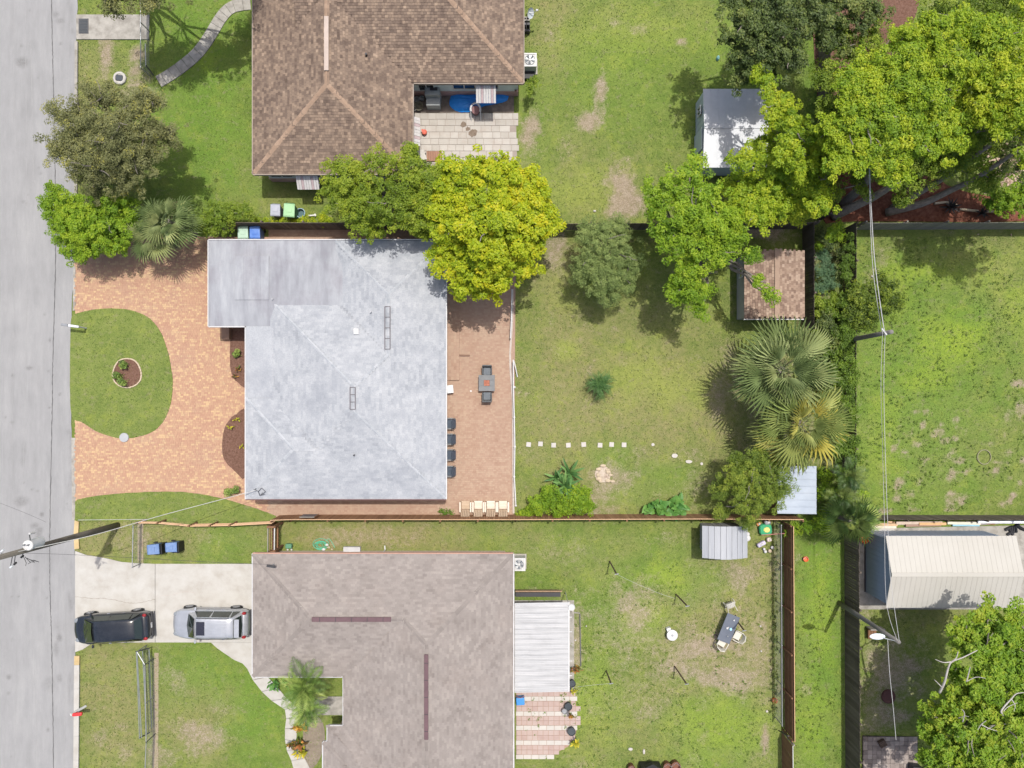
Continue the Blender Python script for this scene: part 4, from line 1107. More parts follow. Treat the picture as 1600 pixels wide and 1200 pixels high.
# ---- pink and white tile patio behind the taupe house
TW = mat('white_tile', [(0.42, .40, .37), (0.50, .475, .44)], scale=3, island=.4, rough=.9, grime=.4, gcol=(.4, .33, .3)); TP = mat('pink_tile', [(0.34, .25, .225), (0.39, .30, .27), (0.41, .34, .31)], scale=2, island=.5, rough=.9, grime=.45, gscale=1.1, gcol=(.33, .24, .22))
g = thing('tile_patio', 'patio of pink square tiles with white tile bands beside the taupe house', 'patio', P(850, 1130))
b = MB(); b.prism([P2(806, 1078), P2(896, 1078), P2(900, 1100), P2(900, 1145), P2(888, 1166), P2(862, 1180), P2(840, 1184), P2(810, 1184)], -.02, .025); b.build('bedding', JOINT, g)
rows = [(1080, 7.4, 0), (1087.6, 7.2, 1), (1095, 7.8, 0), (1103, 7.8, 0), (1111, 7.2, 1), (1118.4, 7, 0), (1125.5, 7, 0), (1133, 7.4, 1), (1140.6, 7.6, 0), (1148.4, 7.6, 0), (1156.2, 7.4, 1), (1163.8, 7.2, 0), (1171.2, 7.2, 0), (1178.6, 7, 1)]
shape = [P2(805, 1078), P2(897, 1078), P2(904, 1103), P2(903, 1145), P2(884, 1166), P2(862, 1182), P2(842, 1188), P2(809, 1188)]
for (Y, hh, wt) in rows:
    X = 806.5 if not wt else 806
    while X < 903:
        a = P(X + .2, Y + hh); c = P(X + (8.4 if not wt else 12) - .2, Y + .1); mx, my = (a.x + c.x) / 2, (a.y + c.y) / 2
        if in_poly(np.array([mx]), np.array([my]), shape)[0]:
            b = MB(); zz = .05 + random.uniform(-.004, .004); b.bx(a.x + .005, a.y + .005, 0, c.x - .005, c.y - .005, zz); b.build('tile', TW if wt else TP, g)
        X += 8.4 if not wt else 12
# ---- white slab patio of the brown house
WS = mat('white_slab', [(0.33, .305, .27), (0.40, .375, .34), (0.455, .43, .395)], scale=1.5, island=.55, rough=.9, bump=.2, grime=.45, gscale=1.2, gcol=(.33, .26, .22))
g = thing('slab_patio', 'patio of pale weathered concrete slabs in the corner of the brown-roofed house', 'patio', P(730, 210))
b = MB(); b.prism([P2(640, 177), P2(806, 177), P2(808, 250), P2(640, 262)], -.02, .022); b.build('bedding', mat('grey_joint', [(.28, .24, .21)]), g)
flat('back_paving', [(642, 140), (803, 140), (803, 176.5), (642, 176.5)], .04, mat('shaded_dark_paving', [(.10, .085, .07), (.17, .14, .12), (.26, .21, .17)], scale=2.2, rough=.9, fine=.2))  # dark pavers under the eave, with the eave's shade put into their colour
Y = 177; r = 0
while Y < 256:
    X = 640 + (r % 2) * 6
    while X < 806:
        wdt = random.choice((12.4, 12.4, 16.5)); 
        if X + wdt > 812: wdt = 810 - X
        a = P(X + .2, Y + 9.6); c = P(X + wdt - .2, Y + .15)
        if wdt > 4 and not (X > 796 and random.random() < .35):
            b = MB(); zz = .05 + random.uniform(-.006, .006); b.bx(a.x + .006, a.y + .006, 0, c.x - .006, c.y - .006, zz); b.build('slab', WS, g)
        X += wdt
    Y += 9.9; r += 1
MUD = mat('mud', [(.16, .12, .09), (.24, .19, .15)], scale=7, rough=1, fine=.3)
for k_, (X_, Y_, r_) in enumerate(((724, 195, 5), (731, 202, 4), (739, 208, 6.5))):
    o = flat('mud_stain', [(X_ + r_ * math.cos(t_) * random.uniform(.7, 1.2), Y_ + r_ * math.sin(t_) * random.uniform(.6, 1.15)) for t_ in np.linspace(0, 6.283, 15)[:-1]], .060 + k_ * .003, MUD, kind='stuff')
for i, (X, Y) in enumerate([(826, 694.5), (844.5, 693.5), (865, 695.5), (888, 695.5), (912, 694.5), (937.5, 695.5), (955.5, 694.5), (975, 695)]):
    nm = ['leftmost', 'second', 'third', 'fourth', 'fifth', 'sixth', 'seventh', 'rightmost'][i]
    c = P(X, Y); b = MB(); b.box(c.x, c.y, .02, .29, .29, .06, random.uniform(-.12, .12)); o = b.build('stepping_stone', TW, None, at=(c.x, c.y, 0), bevel=.01)
    tag(o, f'{nm} of the eight square stepping stones across the back lawn', 'stepping stone', 'square stepping stones in the back lawn')
for (X, Y, w, l, lb) in ((1020, 694.5, .2, .2, 'small square pale stone alone to the right of the stepping stones'), (1054, 712, .36, .3, 'round white stone slab in the bright grass of the back lawn'), (1076, 721, .42, .22, 'pinkish oblong stone slab near the shadow of the dark bushy tree'), (1096, 724.5, .18, .2, 'small chip of pale stone at the edge of the dark tree shadow')):
    c = P(X, Y); b = MB(); b.prism([(c.x + w / 2 * math.cos(a) * random.uniform(.85, 1.1), c.y + l / 2 * math.sin(a) * random.uniform(.85, 1.1)) for a in np.linspace(0, 6.283, 10)[:-1]], 0, .06); o = b.build('stepping_stone', TW, None, at=(c.x, c.y, 0)); tag(o, lb, 'stone')
fr = thing('fire_ring', 'ring of pale stones with ash in the middle of the lower back lawn', 'fire ring', P(942, 741))
b = MB(); b.prism([P2(942 + 13 * math.cos(a), 741 + 13 * math.sin(a)) for a in np.linspace(0, 6.283, 12)[:-1]], 0, .02); b.build('ash', SANDM, fr)
for (X, Y) in ((935, 733), (942, 727.5), (949, 734), (950, 737.5), (954, 742), (934, 742), (935, 748), (938, 752), (950, 751), (957, 752)):
    c = P(X, Y); b = MB(); b.ell((c.x, c.y, .06), (random.uniform(.1, .2), random.uniform(.08, .13), .09), 8, 5); b.build('stone', STONE, fr)

# ------------------------------------------------------------------ fences
OLDW = mat('weathered_board', [(0.075, .06, .048), (0.13, .108, .088), (0.19, .16, .13)], scale=1.5, stretch=(1, 1, .3), island=.5, rough=.95, bump=.3, fine=.25, grime=.3, gcol=(.05, .06, .03))
CEDAR = mat('cedar_board', [(0.23, .122, .066), (0.31, .17, .092), (0.39, .225, .13)], scale=1.5, stretch=(1, 1, .3), island=.7, rough=.85, bump=.2, fine=.15)
CEDD = mat('cedar_dark', [(0.16, .085, .045), (0.24, .13, .075)], scale=2, island=.6, rough=.9, fine=.15)
NEWW = mat('new_pine', [(0.52, .32, .18), (0.62, .42, .27)], scale=2, island=.6, rough=.8)
GREYW = mat('grey_board', [(0.20, .185, .165), (0.29, .27, .24)], scale=2, island=.6, rough=.95, fine=.2)
def board_fence(label, pts, h, m, pm=None, pitch=.15, side=1, cap=None, post=2.4, group=None, lean=0.0):
    """pts: world points of the base; side: where posts and rails sit (left +1 / right -1 of the run)."""
    pm = pm or m
    root = thing('board_fence', label, 'fence', (pts[0][0], pts[0][1], 0), group=group)
    vs = []
    for v in range(3):
        b = MB(); hh = h + (v - 1) * .02; w = pitch - .012
        b.add([(-w / 2, -.009, .03), (w / 2, -.009, .03), (w / 2, .009, .03), (-w / 2, .009, .03), (-w / 2, -.009, hh - .04), (w / 2, -.009, hh - .04), (w / 2, .009, hh - .04), (-w / 2, .009, hh - .04), (-w / 2 + .03, -.009, hh), (w / 2 - .03, -.009, hh), (w / 2 - .03, .009, hh), (-w / 2 + .03, .009, hh)],
              [(3, 2, 1, 0), (0, 1, 5, 4), (1, 2, 6, 5), (2, 3, 7, 6), (3, 0, 4, 7), (4, 5, 9, 8), (5, 6, 10, 9), (6, 7, 11, 10), (7, 4, 8, 11), (8, 9, 10, 11)])
        me = bpy.data.meshes.new('picket'); me.from_pydata(b.v, [], b.f); vs.append(me)
    for (p, q) in zip(pts[:-1], pts[1:]):
        p = Vector((*p, 0)); q = Vector((*q, 0)); L = (q - p).length; d = (q - p) / L; nn = Vector((-d.y, d.x, 0)) * side
        n = int(L / pitch); ang = math.atan2(d.y, d.x)
        for i in range(n):
            c = p + d * (i + .5) * L / n
            o = link_mesh('picket', vs[random.randrange(3)], m, root, tuple(c - wl(root)))
            o.rotation_euler = (random.uniform(-.006, .006) + lean, 0, ang + random.uniform(-.01, .01)); o.location.z += random.uniform(-.015, .01)
        for z in (.35, h * .52, h - .25):
            b = MB(); b.bar(p + nn * .035 + Vector((0, 0, z)), q + nn * .035 + Vector((0, 0, z)), .04, .09); b.build('rail', pm, root)
        k = max(1, round(L / post))
        for i in range(k + 1):
            c = p + d * L * i / k + nn * .11
            b = MB(); b.box(c.x, c.y, h / 2 - .02, .09, .09, h - .06, ang); b.build('post', pm, root)
        if cap:
            b = MB(); b.bar(p + Vector((0, 0, h + .03)), q + Vector((0, 0, h + .03)), .035, .025); b.build('cap_rail', cap, root)
    return root
F1 = P2(360, 359.5)
board_fence('dark weathered board fence between the grey roof and the bins of the brown-roofed house', [P2(360, 358.5), P2(862, 360)], 1.8, OLDW, cap=OLDW)
board_fence('dark weathered board fence under the trees behind the big green back lawn', [P2(862, 360), P2(1262, 358)], 1.8, OLDW, side=1)
board_fence('brown board fence beside the small shed with the reddish roof', [P2(1253.5, 357), P2(1253.5, 516)], 1.8, OLDW, side=1)
board_fence('long grey board fence between the red mulch and the weedy lawn', [P2(1333, 359), P2(1640, 358)], 1.8, GREYW, side=1)
board_fence('board fence overgrown with vines between the palms and the weedy lawn', [P2(1317, 358), P2(1316, 812)], 1.8, OLDW, side=1)
board_fence('tall mossy board fence beside the bright green grass strip at the lower right', [P2(1319, 826), P2(1321, 1225)], 1.95, OLDW, side=1)
board_fence('dark board fence along the lumber pile above the cream roofed garage', [P2(1338, 804.5), P2(1640, 805)], 1.6, OLDW, side=-1)
board_fence('board fence running up under the tall trees at the top right', [P2(1279, -30), P2(1277, 344)], 1.8, OLDW, side=1)
board_fence('new cedar fence between the patio house and the taupe-roofed house', [P2(437, 805), P2(466, 804), P2(805, 804), P2(1085, 803), P2(1238, 804)], 1.75, CEDAR, CEDD, side=-1, cap=NEWW)
board_fence('pale-capped cedar fence between the lower back yard and bright grass strip', [P2(1224, 815), P2(1226, 1140)], 1.6, CEDD, CEDD, side=-1, cap=NEWW)
board_fence('grey-brown board fence continuing the cedar fence at the bottom', [P2(1221, 1143), P2(1222, 1225)], 1.8, CEDD, GREYW, side=1, cap=WHITE)
# loose boards leaning at the step of that fence
b = MB(); b.bar((*P2(1214, 1138), .3), (*P2(1232, 1150, 1.9), 1.9), .1, .04); o = b.build('loose_board', DKM, None, at=(*P2(1214, 1138), 0)); tag(o, 'dark loose board leaning where the cedar fence steps near the bottom', 'board')

# gate of rails between the cedar fence and the taupe house
gt = thing('wooden_gate', 'dark double rail gate closing the side yard beside the taupe roof', 'gate', P(434, 835))
for (X0, z) in ((431.5, 1.5), (431, 1.1), (430.5, .6)):
    a = P(431.5, 817); c = P(431, 868); b = MB(); b.bar((a.x, a.y, z), (c.x, c.y, z), .05, .09); b.build('rail', CEDAR if z != 1.5 else GREYW, gt)
for (X0, z) in ((439, 1.5), (439, .9)):
    a = P(441.5, 818); c = P(441, 866); b = MB(); b.bar((a.x, a.y, z), (c.x, c.y, z), .05, .09); b.build('rail', CEDAR if z != 1.5 else WHITE, gt)
for (X, Y) in ((431.5, 816), (442, 816), (431, 856), (442, 852), (431, 868)):
    b = MB(); c = P(X, Y); b.box(c.x, c.y, .8, .11, .11, 1.6); b.build('post', CEDD, gt)
for (ya, yb) in ((816, 816), (856, 852)):
    a = P(431.5, ya); c = P(442, yb); b = MB(); b.bar((a.x, a.y, 1.6), (c.x, c.y, 1.6), .12, .08); b.build('cross_beam', CEDD, gt)
for i in range(11):
    a = P(436.5, 818 + i * 4.6); b = MB(); b.box(a.x, a.y, .75, .03, .15, 1.3); b.build('board', CEDAR, gt)

# low three-rail fence of fresh pine
rf = thing('rail_fence', 'low rail fence of fresh orange pine with dark posts left of the cedar fence', 'fence', P(330, 820))
RP = [(229, 812), (260, 812.5), (308, 817), (370, 816), (434, 812.5)]
for z in (.45, .75, 1.05):
    for (p, q) in zip(RP[:-1], RP[1:]):
        if z == .45 and p[0] < 300: continue
        a = P(*p); c = P(*q); b = MB(); b.bar((a.x, a.y, z), (c.x, c.y, z), .05, .11); b.build('rail', NEWW, rf)
for (X, Y) in RP[:-1] + [(340, 816.4)]:
    a = P(X, Y - .5); b = MB(); b.tube([(a.x, a.y, 0), (a.x, a.y, 1.25)], .06, 8); b.build('post', CEDD, rf)

# chain-link fences
GALV = mat('galvanized', [(0.27, .28, .29), (0.36, .37, .38)], rough=.4, metal=.5, fine=.03)
def chain_link(label, pts, h=1.2, post=2.6, mesh_=True, bottom=False, rail_m=None, cell=.11):
    rt = thing('chain_link_fence', label, 'fence', (*pts[0], 0)); rail_m = rail_m or GALV
    V = []; F = []
    for (p, q) in zip(pts[:-1], pts[1:]):
        p = Vector((*p, 0)); q = Vector((*q, 0)); L = (q - p).length; d = (q - p) / L
        b = MB(); b.tube([p + Vector((0, 0, h)), q + Vector((0, 0, h))], .028, 8); b.build('top_rail', rail_m, rt)
        if bottom: b = MB(); b.tube([p + Vector((0, 0, .08)), q + Vector((0, 0, .08))], .02, 6); b.build('bottom_rail', rail_m, rt)
        k = max(1, round(L / post))
        for i in range(k + 1):
            c = p + d * L * i / k; b = MB(); b.tube([(c.x, c.y, 0), (c.x, c.y, h + .04)], .03, 8); b.build('post', rail_m, rt)
        if mesh_:
            n = int(L / cell); w = .0028; dn = Vector((-d.y, d.x, 0))
            for s in (-1, 1):
                for i in range(-int(h / cell), n):
                    a0 = i * cell if s > 0 else (i + h / cell) * cell
                    t0, t1 = a0, a0 + s * h
                    z0, z1 = .04, h
                    if s > 0:
                        if t0 < 0: z0 = .04 - t0; t0 = 0
                        if t1 > L: z1 = h - (t1 - L); t1 = L
                    else:
                        if t0 > L: z0 = .04 + (t0 - L); t0 = L
                        if t1 < 0: z1 = h + t1; t1 = 0
                    if z0 >= h or z1 <= .04: continue
                    A = p + d * t0; B = p + d * t1; k_ = len(V)
                    for (Q, z) in ((A, z0), (B, z1)):
                        for o_ in (Vector((0, 0, w)), dn * w, Vector((0, 0, -w)), -dn * w): V.append((Q.x + o_.x, Q.y + o_.y, z + o_.z))
                    F += [(k_ + j, k_ + (j + 1) % 4, k_ + 4 + (j + 1) % 4, k_ + 4 + j) for j in range(4)]
    if V: o = np_mesh('wire_mesh', V, F, [rail_m], rt); o['kind'] = 'stuff'
    return rt
chain_link('old chain-link fence with vines just left of the pale-capped cedar fence', [P2(1209.5, 815), P2(1211, 1120)], 1.2, mesh_=True, cell=.09)
chain_link('short chain-link run between the leaning utility pole and the driveway', [P2(222.5, 816), P2(221, 880)], 1.1)
chain_link('chain-link fence ending at the garden path behind the storm drain', [P2(233.5, -20), P2(234, 118)], 1.1)
fl = chain_link('chain-link fence along the front lawn beside the black car', [P2(229, 1008), P2(241, 1028), P2(243, 1146), P2(239, 1240)], 1.15)
# spare gate frames leaning on it
gf = thing('gate_frame', 'rolling gate frames of silver tube leaning on the chain-link fence beside the black car', 'gate', P(232, 1060))
for i, (xa, xb, z) in enumerate(((226, 231, 1.0), (229, 236, 1.15), (233, 239, .8), (238, 242, .4))):
    a = P(xa, 1008 + i * 1); m_ = P((xa + xb) / 2 + .5, 1080); c = P(xb, 1142 - i * 3); b = MB(); b.tube([(a.x, a.y, z), (m_.x, m_.y, z), (c.x, c.y, z)], .035, 6); b.build('tube', mat('dull_galvanized', [(.17, .19, .18), (.24, .26, .25)], rough=.6, metal=.2), gf)
for Y in (1009, 1140):
    a = P(226 if Y < 1100 else 232, Y); c = P(240, Y - 1); b = MB(); b.tube([(a.x, a.y, 1.05), (c.x, c.y, .5)], .035, 6); b.build('tube', DKM, gf)
flat('fence_strip', [(241, 1020), (248, 1020), (247, 1230), (238, 1230)], .012, mat('weedy_strip', [(.22, .17, .12), (.30, .25, .18), (.2, .2, .08)], scale=4, rough=1))
flat('fence_strip', [(215, 817), (224, 817), (224, 880), (215, 879)], .012, MC['weedy_strip'])

# white pipes lying / leaning along the patio edge
wp = thing('white_handrail', 'long thin white pipe rail with couplings along the patio edge', 'rail', P(803, 680))
WPM = mat('white_plastic', [(0.56, .56, .56)], rough=.4, fine=.03)
def pth(parent, pts, r, name='pipe', m=WPM, n=8):
    b = MB(); b.tube([P(*p) for p in pts], r, n); return b.build(name, m, parent)
pth(wp, [(802, 562, .55), (802, 600, .5), (803.5, 652, .45), (804.5, 698, .4), (803.5, 745, .35), (805, 770, .3), (806, 790, .25)], .035)
pth(wp, [(803, 564, .56), (805.5, 574, .4), (808.5, 589, .12)], .035)
for p in ((804, 605, .48), (803.5, 652, .45), (804.5, 698, .4), (803.5, 745, .35), (806, 790, .25)):
    q = P(*p); b = MB(); b.ell(q, (.07, .07, .07), 8, 5); b.build('coupling', WPM, wp)
    b = MB(); b.tube([(q.x, q.y, .02), q], .02, 6); b.build('stake', WPM, wp)
wp2 = thing('white_handrail', 'short white pipe rail at the patio edge just below the yellow-green tree', 'rail', P(799, 490))
pth(wp2, [(800, 452, .6), (799.5, 470, .6), (799, 500, .55), (797.5, 528, .5)], .035)
for p in ((799.5, 472, .6), (797.5, 528, .5)):
    q = P(*p); b = MB(); b.tube([(q.x, q.y, .02), q], .03, 6); b.build('stake', WPM, wp2)

# ------------------------------------------------------------------ cars
def car(name, label, cat, c, rz, L, W, H, paint, belt, hoodz, suv, roofx, wsx, rwx, trunkz, plate=False):
    """Car pointing to -x in its own frame. roofx=(front,rear) of the roof panel, wsx base of windscreen, rwx base of rear window."""
    t = thing(name, label, cat, (c.x, c.y, .06), rz)
    hl = L / 2; hw = W / 2
    st = [(-hl, .42, .60, .40, .56), (-hl + .09, .28, hoodz - .22, .5, .74), (-hl + .35, .22, hoodz - .08, .66, .90), (-hl + .9, .2, hoodz, .74, .985), (wsx, .2, hoodz + .07, .78, 1.0), (0, .2, belt, .86, 1.0), (hl - 1.2, .2, belt + .02, .86, .995), (hl - .5, .22, trunkz, .8, .97), (hl - .12, .27, trunkz - .08, .74, .86), (hl, .42, trunkz - .32, .6, .70)]
    V = []; F = []; n = 0
    for (x, zb, zt, tw, ww) in st:
        w = hw * ww; zm = (zb + zt) / 2
        ring = [(0, zb), (w * .80, zb), (w * .97, zb + .10), (w, zm - .02), (w * .985, zt - .14), (w * .93, zt - .045), (w * tw, zt + .0), (w * tw * .5, zt + .022), (0, zt + .03)]
        full = [(y, z) for y, z in ring] + [(-y, z) for y, z in ring[-2:0:-1]]
        n = len(full); V += [(x, y, z) for y, z in full]
    for i in range(len(st) - 1):
        for k in range(n): F.append((i * n + k, i * n + (k + 1) % n, (i + 1) * n + (k + 1) % n, (i + 1) * n + k))
    F.append(tuple(range(n))[::-1]); F.append(tuple((len(st) - 1) * n + k for k in range(n)))
    b = MB(); b.add(V, F); body = b.build('body', paint, t, smooth=True, subsurf=2)
    # cabin
    zr = H - .06; rf, rr = roofx
    cw = hw * .93; rw = hw * .66
    def q(name, pts, m, par=t, th=.01):
        pts = [Vector(p) for p in pts]; nn = (pts[1] - pts[0]).cross(pts[2] - pts[0]).normalized() * th
        b = MB(); b.add([p for p in pts] + [p - nn for p in pts], [tuple(range(len(pts)))] + [tuple(range(2 * len(pts) - 1, len(pts) - 1, -1))] + [(i, (i + 1) % len(pts), len(pts) + (i + 1) % len(pts), len(pts) + i) for i in range(len(pts))])
        return b.build(name, m, par)
    cab = MB(); S = [(wsx - .02, hoodz + .02, cw * .86), (rf, zr, rw), (rf + .35, zr + .035, rw * 1.02), ((rf + rr) / 2, zr + .06, rw * 1.03), (rr - .3, zr + .03, rw * .98), (rr, zr - .03, rw * .92), (rwx, trunkz - .02, cw * .8)]
    V = []; F = []
    for (x, z, w) in S:
        bw = cw * (.97 if x > wsx + .1 and x < rwx - .1 else .88)
        V += [(x, -bw, belt - .05 if x > wsx and x < rwx else z - .05), (x, -w - .03, z - .03), (x, -w * .9, z), (x, 0, z + .02), (x, w * .9, z), (x, w + .03, z - .03), (x, bw, belt - .05 if x > wsx and x < rwx else z - .05)]
    for i in range(len(S) - 1):
        for k in range(6): F.append((i * 7 + k, i * 7 + k + 1, (i + 1) * 7 + k + 1, (i + 1) * 7 + k))
    cab.add(V, F); cab.build('roof', paint, t, smooth=True, subsurf=1)
    G = glass_mat('car_glass', (.018, .026, .022))
    x0, z0, x1, z1 = wsx + .03, hoodz + .09, rf - .02, zr + .012
    q('windshield', [(x0 - .02, -cw * .82, z0), (x0 - .12, 0, z0 - .01), (x0 - .02, cw * .82, z0), (x1, rw * .93, z1), (x1 - .05, 0, z1 + .02), (x1, -rw * .93, z1)], G)
    for s in (-.42, .05):
        b = MB(); b.bar((x0 - .06, s * cw, z0 + .03), (x0 + .25, s * cw + .5, z0 + .24), .015, .012); b.build('wiper', DKM, t)
    x0, z0, x1, z1 = rwx - .05, trunkz + .05, rr + .02, zr - .012
    q('rear_window', [(x1, -rw * .88, z1), (x1 + .02, 0, z1 + .02), (x1, rw * .88, z1), (x0, cw * .76, z0 + .05), (x0 + .05, 0, z0 + .05), (x0, -cw * .76, z0 + .05)], G)
    for sgn in (-1, 1):
        yb = cw * .985 * sgn; yt = (rw + .055) * sgn; zbt = belt - .0; ztp = zr - .06
        xs = [wsx + .35, (wsx + rr) / 2 + .05, rr - .25, rwx - .12]
        xt = [rf + .12, (wsx + rr) / 2 + .05, rr - .28, rr - .1]
        for k in range(3):
            a, c_ = xs[k] + .03, xs[k + 1] - .03; at, ct = max(xt[k], a) if k else xt[0] + .0, xt[k + 1] - .03
            pts = [(a, yb, zbt), (c_, yb, zbt), (ct, yt, ztp), (at + .03, yt, ztp)]
            if sgn > 0: pts = pts[::-1]
            q('side_window', pts, G, th=.012)
        b = MB(); b.boxm(Matrix.Translation((wsx + .42, (hw + .07) * sgn, belt + .02)), .12, .2, .13); b.build('mirror', paint, t, bevel=.03)
        for wx in (-hl + .88, hl - .95):
            b = MB(); b.tube([(wx, (hw - .22) * sgn, .33), (wx, (hw + .012) * sgn, .33)], .345, 24); wh = b.build('wheel', mat('tyre', [(.03, .03, .03)], rough=.9), t, bevel=.02)
            b = MB(); b.tube([(wx, (hw + .013) * sgn, .33), (wx, (hw + .022) * sgn, .33)], .225, 20)
            for k in range(5):
                a = k * 1.2566; b.bar((wx, (hw + .024) * sgn, .33), (wx + .21 * math.cos(a), (hw + .024) * sgn, .33 + .21 * math.sin(a)), .05, .02, up=(0, 1, 0))
            b.build('rim', mat('alloy', [(.3, .31, .33)], rough=.3, metal=.6), wh)
        b = MB(); b.ell((-hl + .30, sgn * hw * .64, hoodz - .19), (.20, .15, .07), 12, 6); b.build('headlight', mat('lamp_glass', [(.22, .24, .26)], rough=.1, coat=.5), t)
        b = MB(); b.ell((hl - .22, sgn * hw * .78, trunkz - .08), (.13, .10, .15 if suv else .08), 12, 6); b.build('tail_light', mat('tail_red', [(.25, .015, .02)], rough=.2), t)
        b = MB(); b.bar((-hl + 1.5, sgn * (hw + .004), .78), (hl - 1.0, sgn * (hw + .004), .82), .012, .02); b.build('trim', DKM, t)
        for k, dx in enumerate((-.1, .85)):
            b = MB(); b.box(dx, sgn * (hw - .005), belt - .14, .16, .03, .03); b.build('door_handle', mat('chrome', [(.6, .6, .62)], rough=.2, metal=.8), t)
    b = MB(); b.box(hl - .01, 0, .42, .1, W * .86, .18); b.build('bumper', DKM, t, bevel=.04)
    if plate: b = MB(); b.box(hl + .02, 0, trunkz - .42, .02, .32, .15); b.build('plate', WHITE, t)
    return t
SILV = mat('silver_paint', [(0.40, .415, .445)], rough=.3, metal=.4, fine=.0, coat=.6, spec=.5)
BLKP = mat('black_paint', [(0.012, .014, .018)], rough=.22, fine=.0, coat=.8, spec=.5, grime=.3, gscale=1.6, gcol=(.06, .065, .075))
cp_ = P(329, 974.5, .8)
c1 = car('parked_suv', 'silver suv with sunroof and roof rails parked close to the taupe house', 'car', cp_, math.radians(-.5), 4.72, 1.86, 1.70, SILV, 1.03, .98, True, (-.62, 1.72), -1.22, 2.08, 1.05)
b = MB(); b.box(-.22, 0, 1.705, .5, .82, .02); b.build('sunroof', glass_mat('sunroof_glass', (.02, .02, .03)), c1, bevel=.04)
for k in range(6): b = MB(); b.box(.72, -.42 + k * .168, 1.695, 1.15, .03, .025); b.build('roof_rib', SILV, c1)
for s_ in (-1, 1): b = MB(); b.tube([(-.5, s_ * .63, 1.66), (-.4, s_ * .63, 1.72), (1.3, s_ * .61, 1.71), (1.45, s_ * .60, 1.64)], .022, 6); b.build('roof_rail', DKM, c1)
b = MB(); b.box(1.92, 0, 1.62, .3, 1.1, .03, 0); b.build('spoiler', SILV, c1, bevel=.02)
cp_ = P(175, 981, .75)
c2 = car('parked_car', 'black hatchback parked beside the road at the end of the concrete driveway', 'car', cp_, math.radians(3.6), 4.75, 1.84, 1.48, BLKP, .93, .92, False, (-.78, 1.72), -1.5, 2.08, 1.02, True)

# ------------------------------------------------------------------ utility poles and wires
POLE = mat('pole_wood', [(0.13, .118, .10), (0.20, .182, .155)], scale=3, stretch=(1, 1, .1), rough=.95, fine=.2, bump=.3)
TRF = mat('transformer_grey', [(0.50, .53, .56), (0.62, .65, .68)], rough=.45, grime=.2)
def lean_pole(base, top, r0, r1):
    b = MB(); a = Vector(base); c = Vector(top); b.tube([a + (c - a) * t for t in (0, .33, .66, 1)], [r0 + (r1 - r0) * t for t in (0, .33, .66, 1)], 14); return b
pz = 11.0
pb = P(183.5, 820.5); pt = P(-14, 874.5, pz)
up = thing('utility_pole', 'tall wooden utility pole with transformer leaning over the road at the left', 'utility pole', pb)
lean_pole(pb, pt, .19, .13).build('pole', POLE, up, smooth=True)
pd = (pt - pb)
def on_pole(t): return pb + pd * t
def at_img(X, Y, z): return P(X, Y, z)
q = at_img(44, 852, 8.9); b = MB(); b.tube([(q.x, q.y, q.z - .95), q], .26, 18); tr = b.build('transformer', TRF, up, smooth=False, bevel=.03)
b = MB(); b.lathe([(.27, 0), (.25, .05), (.12, .09)], q, 18); b.build('lid', WHITE, tr)
for dx in (-.1, .1): b = MB(); b.tube([(q.x + dx, q.y + .05, q.z + .06), (q.x + dx, q.y + .05, q.z + .32)], [.05, .03], 8); b.build('bushing', mat('insulator', [(.3, .31, .33)], rough=.3), tr)
b = MB(); b.bar(q - Vector((0, 0, .4)), on_pole(.80), .1, .1); b.build('bracket', DKM, up)
q2 = at_img(46, 834, 9.2); b = MB(); b.tube([(q2.x, q2.y, q2.z - .35), q2], [.07, .05], 8); b.build('cutout_fuse', WHITE, up)
b = MB(); b.bar(q2, q + Vector((0, 0, -.2)), .03, .03); b.build('bracket', DKM, up)
for (X, Y, z) in ((16, 887, 9.5), (22, 882, 9.3), (2, 862, 10.2), (33, 871, 8.6)):
    q3 = at_img(X, Y, z); b = MB(); b.tube([q3, q3 + Vector((.12, .1, .02))], .055, 8); b.build('insulator', TRF if X < 20 else DKM, up)
    b = MB(); b.bar(q3, on_pole(z / pz), .025, .025); b.build('bracket', DKM, up)
for k in range(4):
    q3 = at_img(36 + k * 3, 868 + k * 2, 8.4); e = at_img(40 + k * 4, 884 - k * 3, 8.0); b = MB(); b.tube([q3, (q3 + e) / 2 + Vector((.1 * k, -.15, -.15)), e], .014, 5); b.build('jumper_wire', DKM, up)
ZP = Vector((0, 0, 1))
def wire(label, pts, r=.012, m=None, group='overhead wires'):
    b = MB(); b.tube(curve_pts([P(*p) for p in pts], 8), r, 5, cap=True)
    o = b.build('overhead_wire', m or mat('wire_grey', [(.42, .42, .42)], rough=.6, fine=0), None, at=P(*pts[0])); return tag(o, label, 'wire', group)
wire('thick pale service cable from the leaning pole to the corner of the grey roof', [(0, 868, 10), (60, 855, 8.6), (150, 835, 7.4), (250, 806, 5.6), (340, 782, 4.0), (400, 766, 2.95)], .018, mat('wire_pale', [(.42, .42, .41)], rough=.6, fine=0))
wire('pale line running right from the leaning pole above the mailbox lawn fence', [(122, 812.5, 6.5), (170, 812, 6.3), (232, 811.5, 6.0)], .012)
wire('thin dark line from the leaning pole to the mast on the taupe roof', [(30, 864, 8.2), (120, 867, 6.6), (250, 874, 4.6), (340, 879, 3.6), (426, 882, 3.3)], .008, DKM)
wire('thin line across the road from the top left into the leaning pole', [(-60, 765, 10), (0, 786, 9.8), (50, 806, 9.2), (72, 816, 9)], .006, DKM)
wire('pale wire hanging down the road below the leaning pole', [(39, 884, 9), (48, 960, 9.1), (55, 1080, 9.3), (59, 1230, 9.6)], .005, mat('wire_silver', [(.3, .3, .3)], rough=.6, fine=0))
wire('right strand of the power line above the weedy lawn', [(1359, 262, 8.0), (1361, 320, 7.9), (1367, 410, 7.8), (1379, 500, 7.8), (1383, 520, 7.8)], .02)
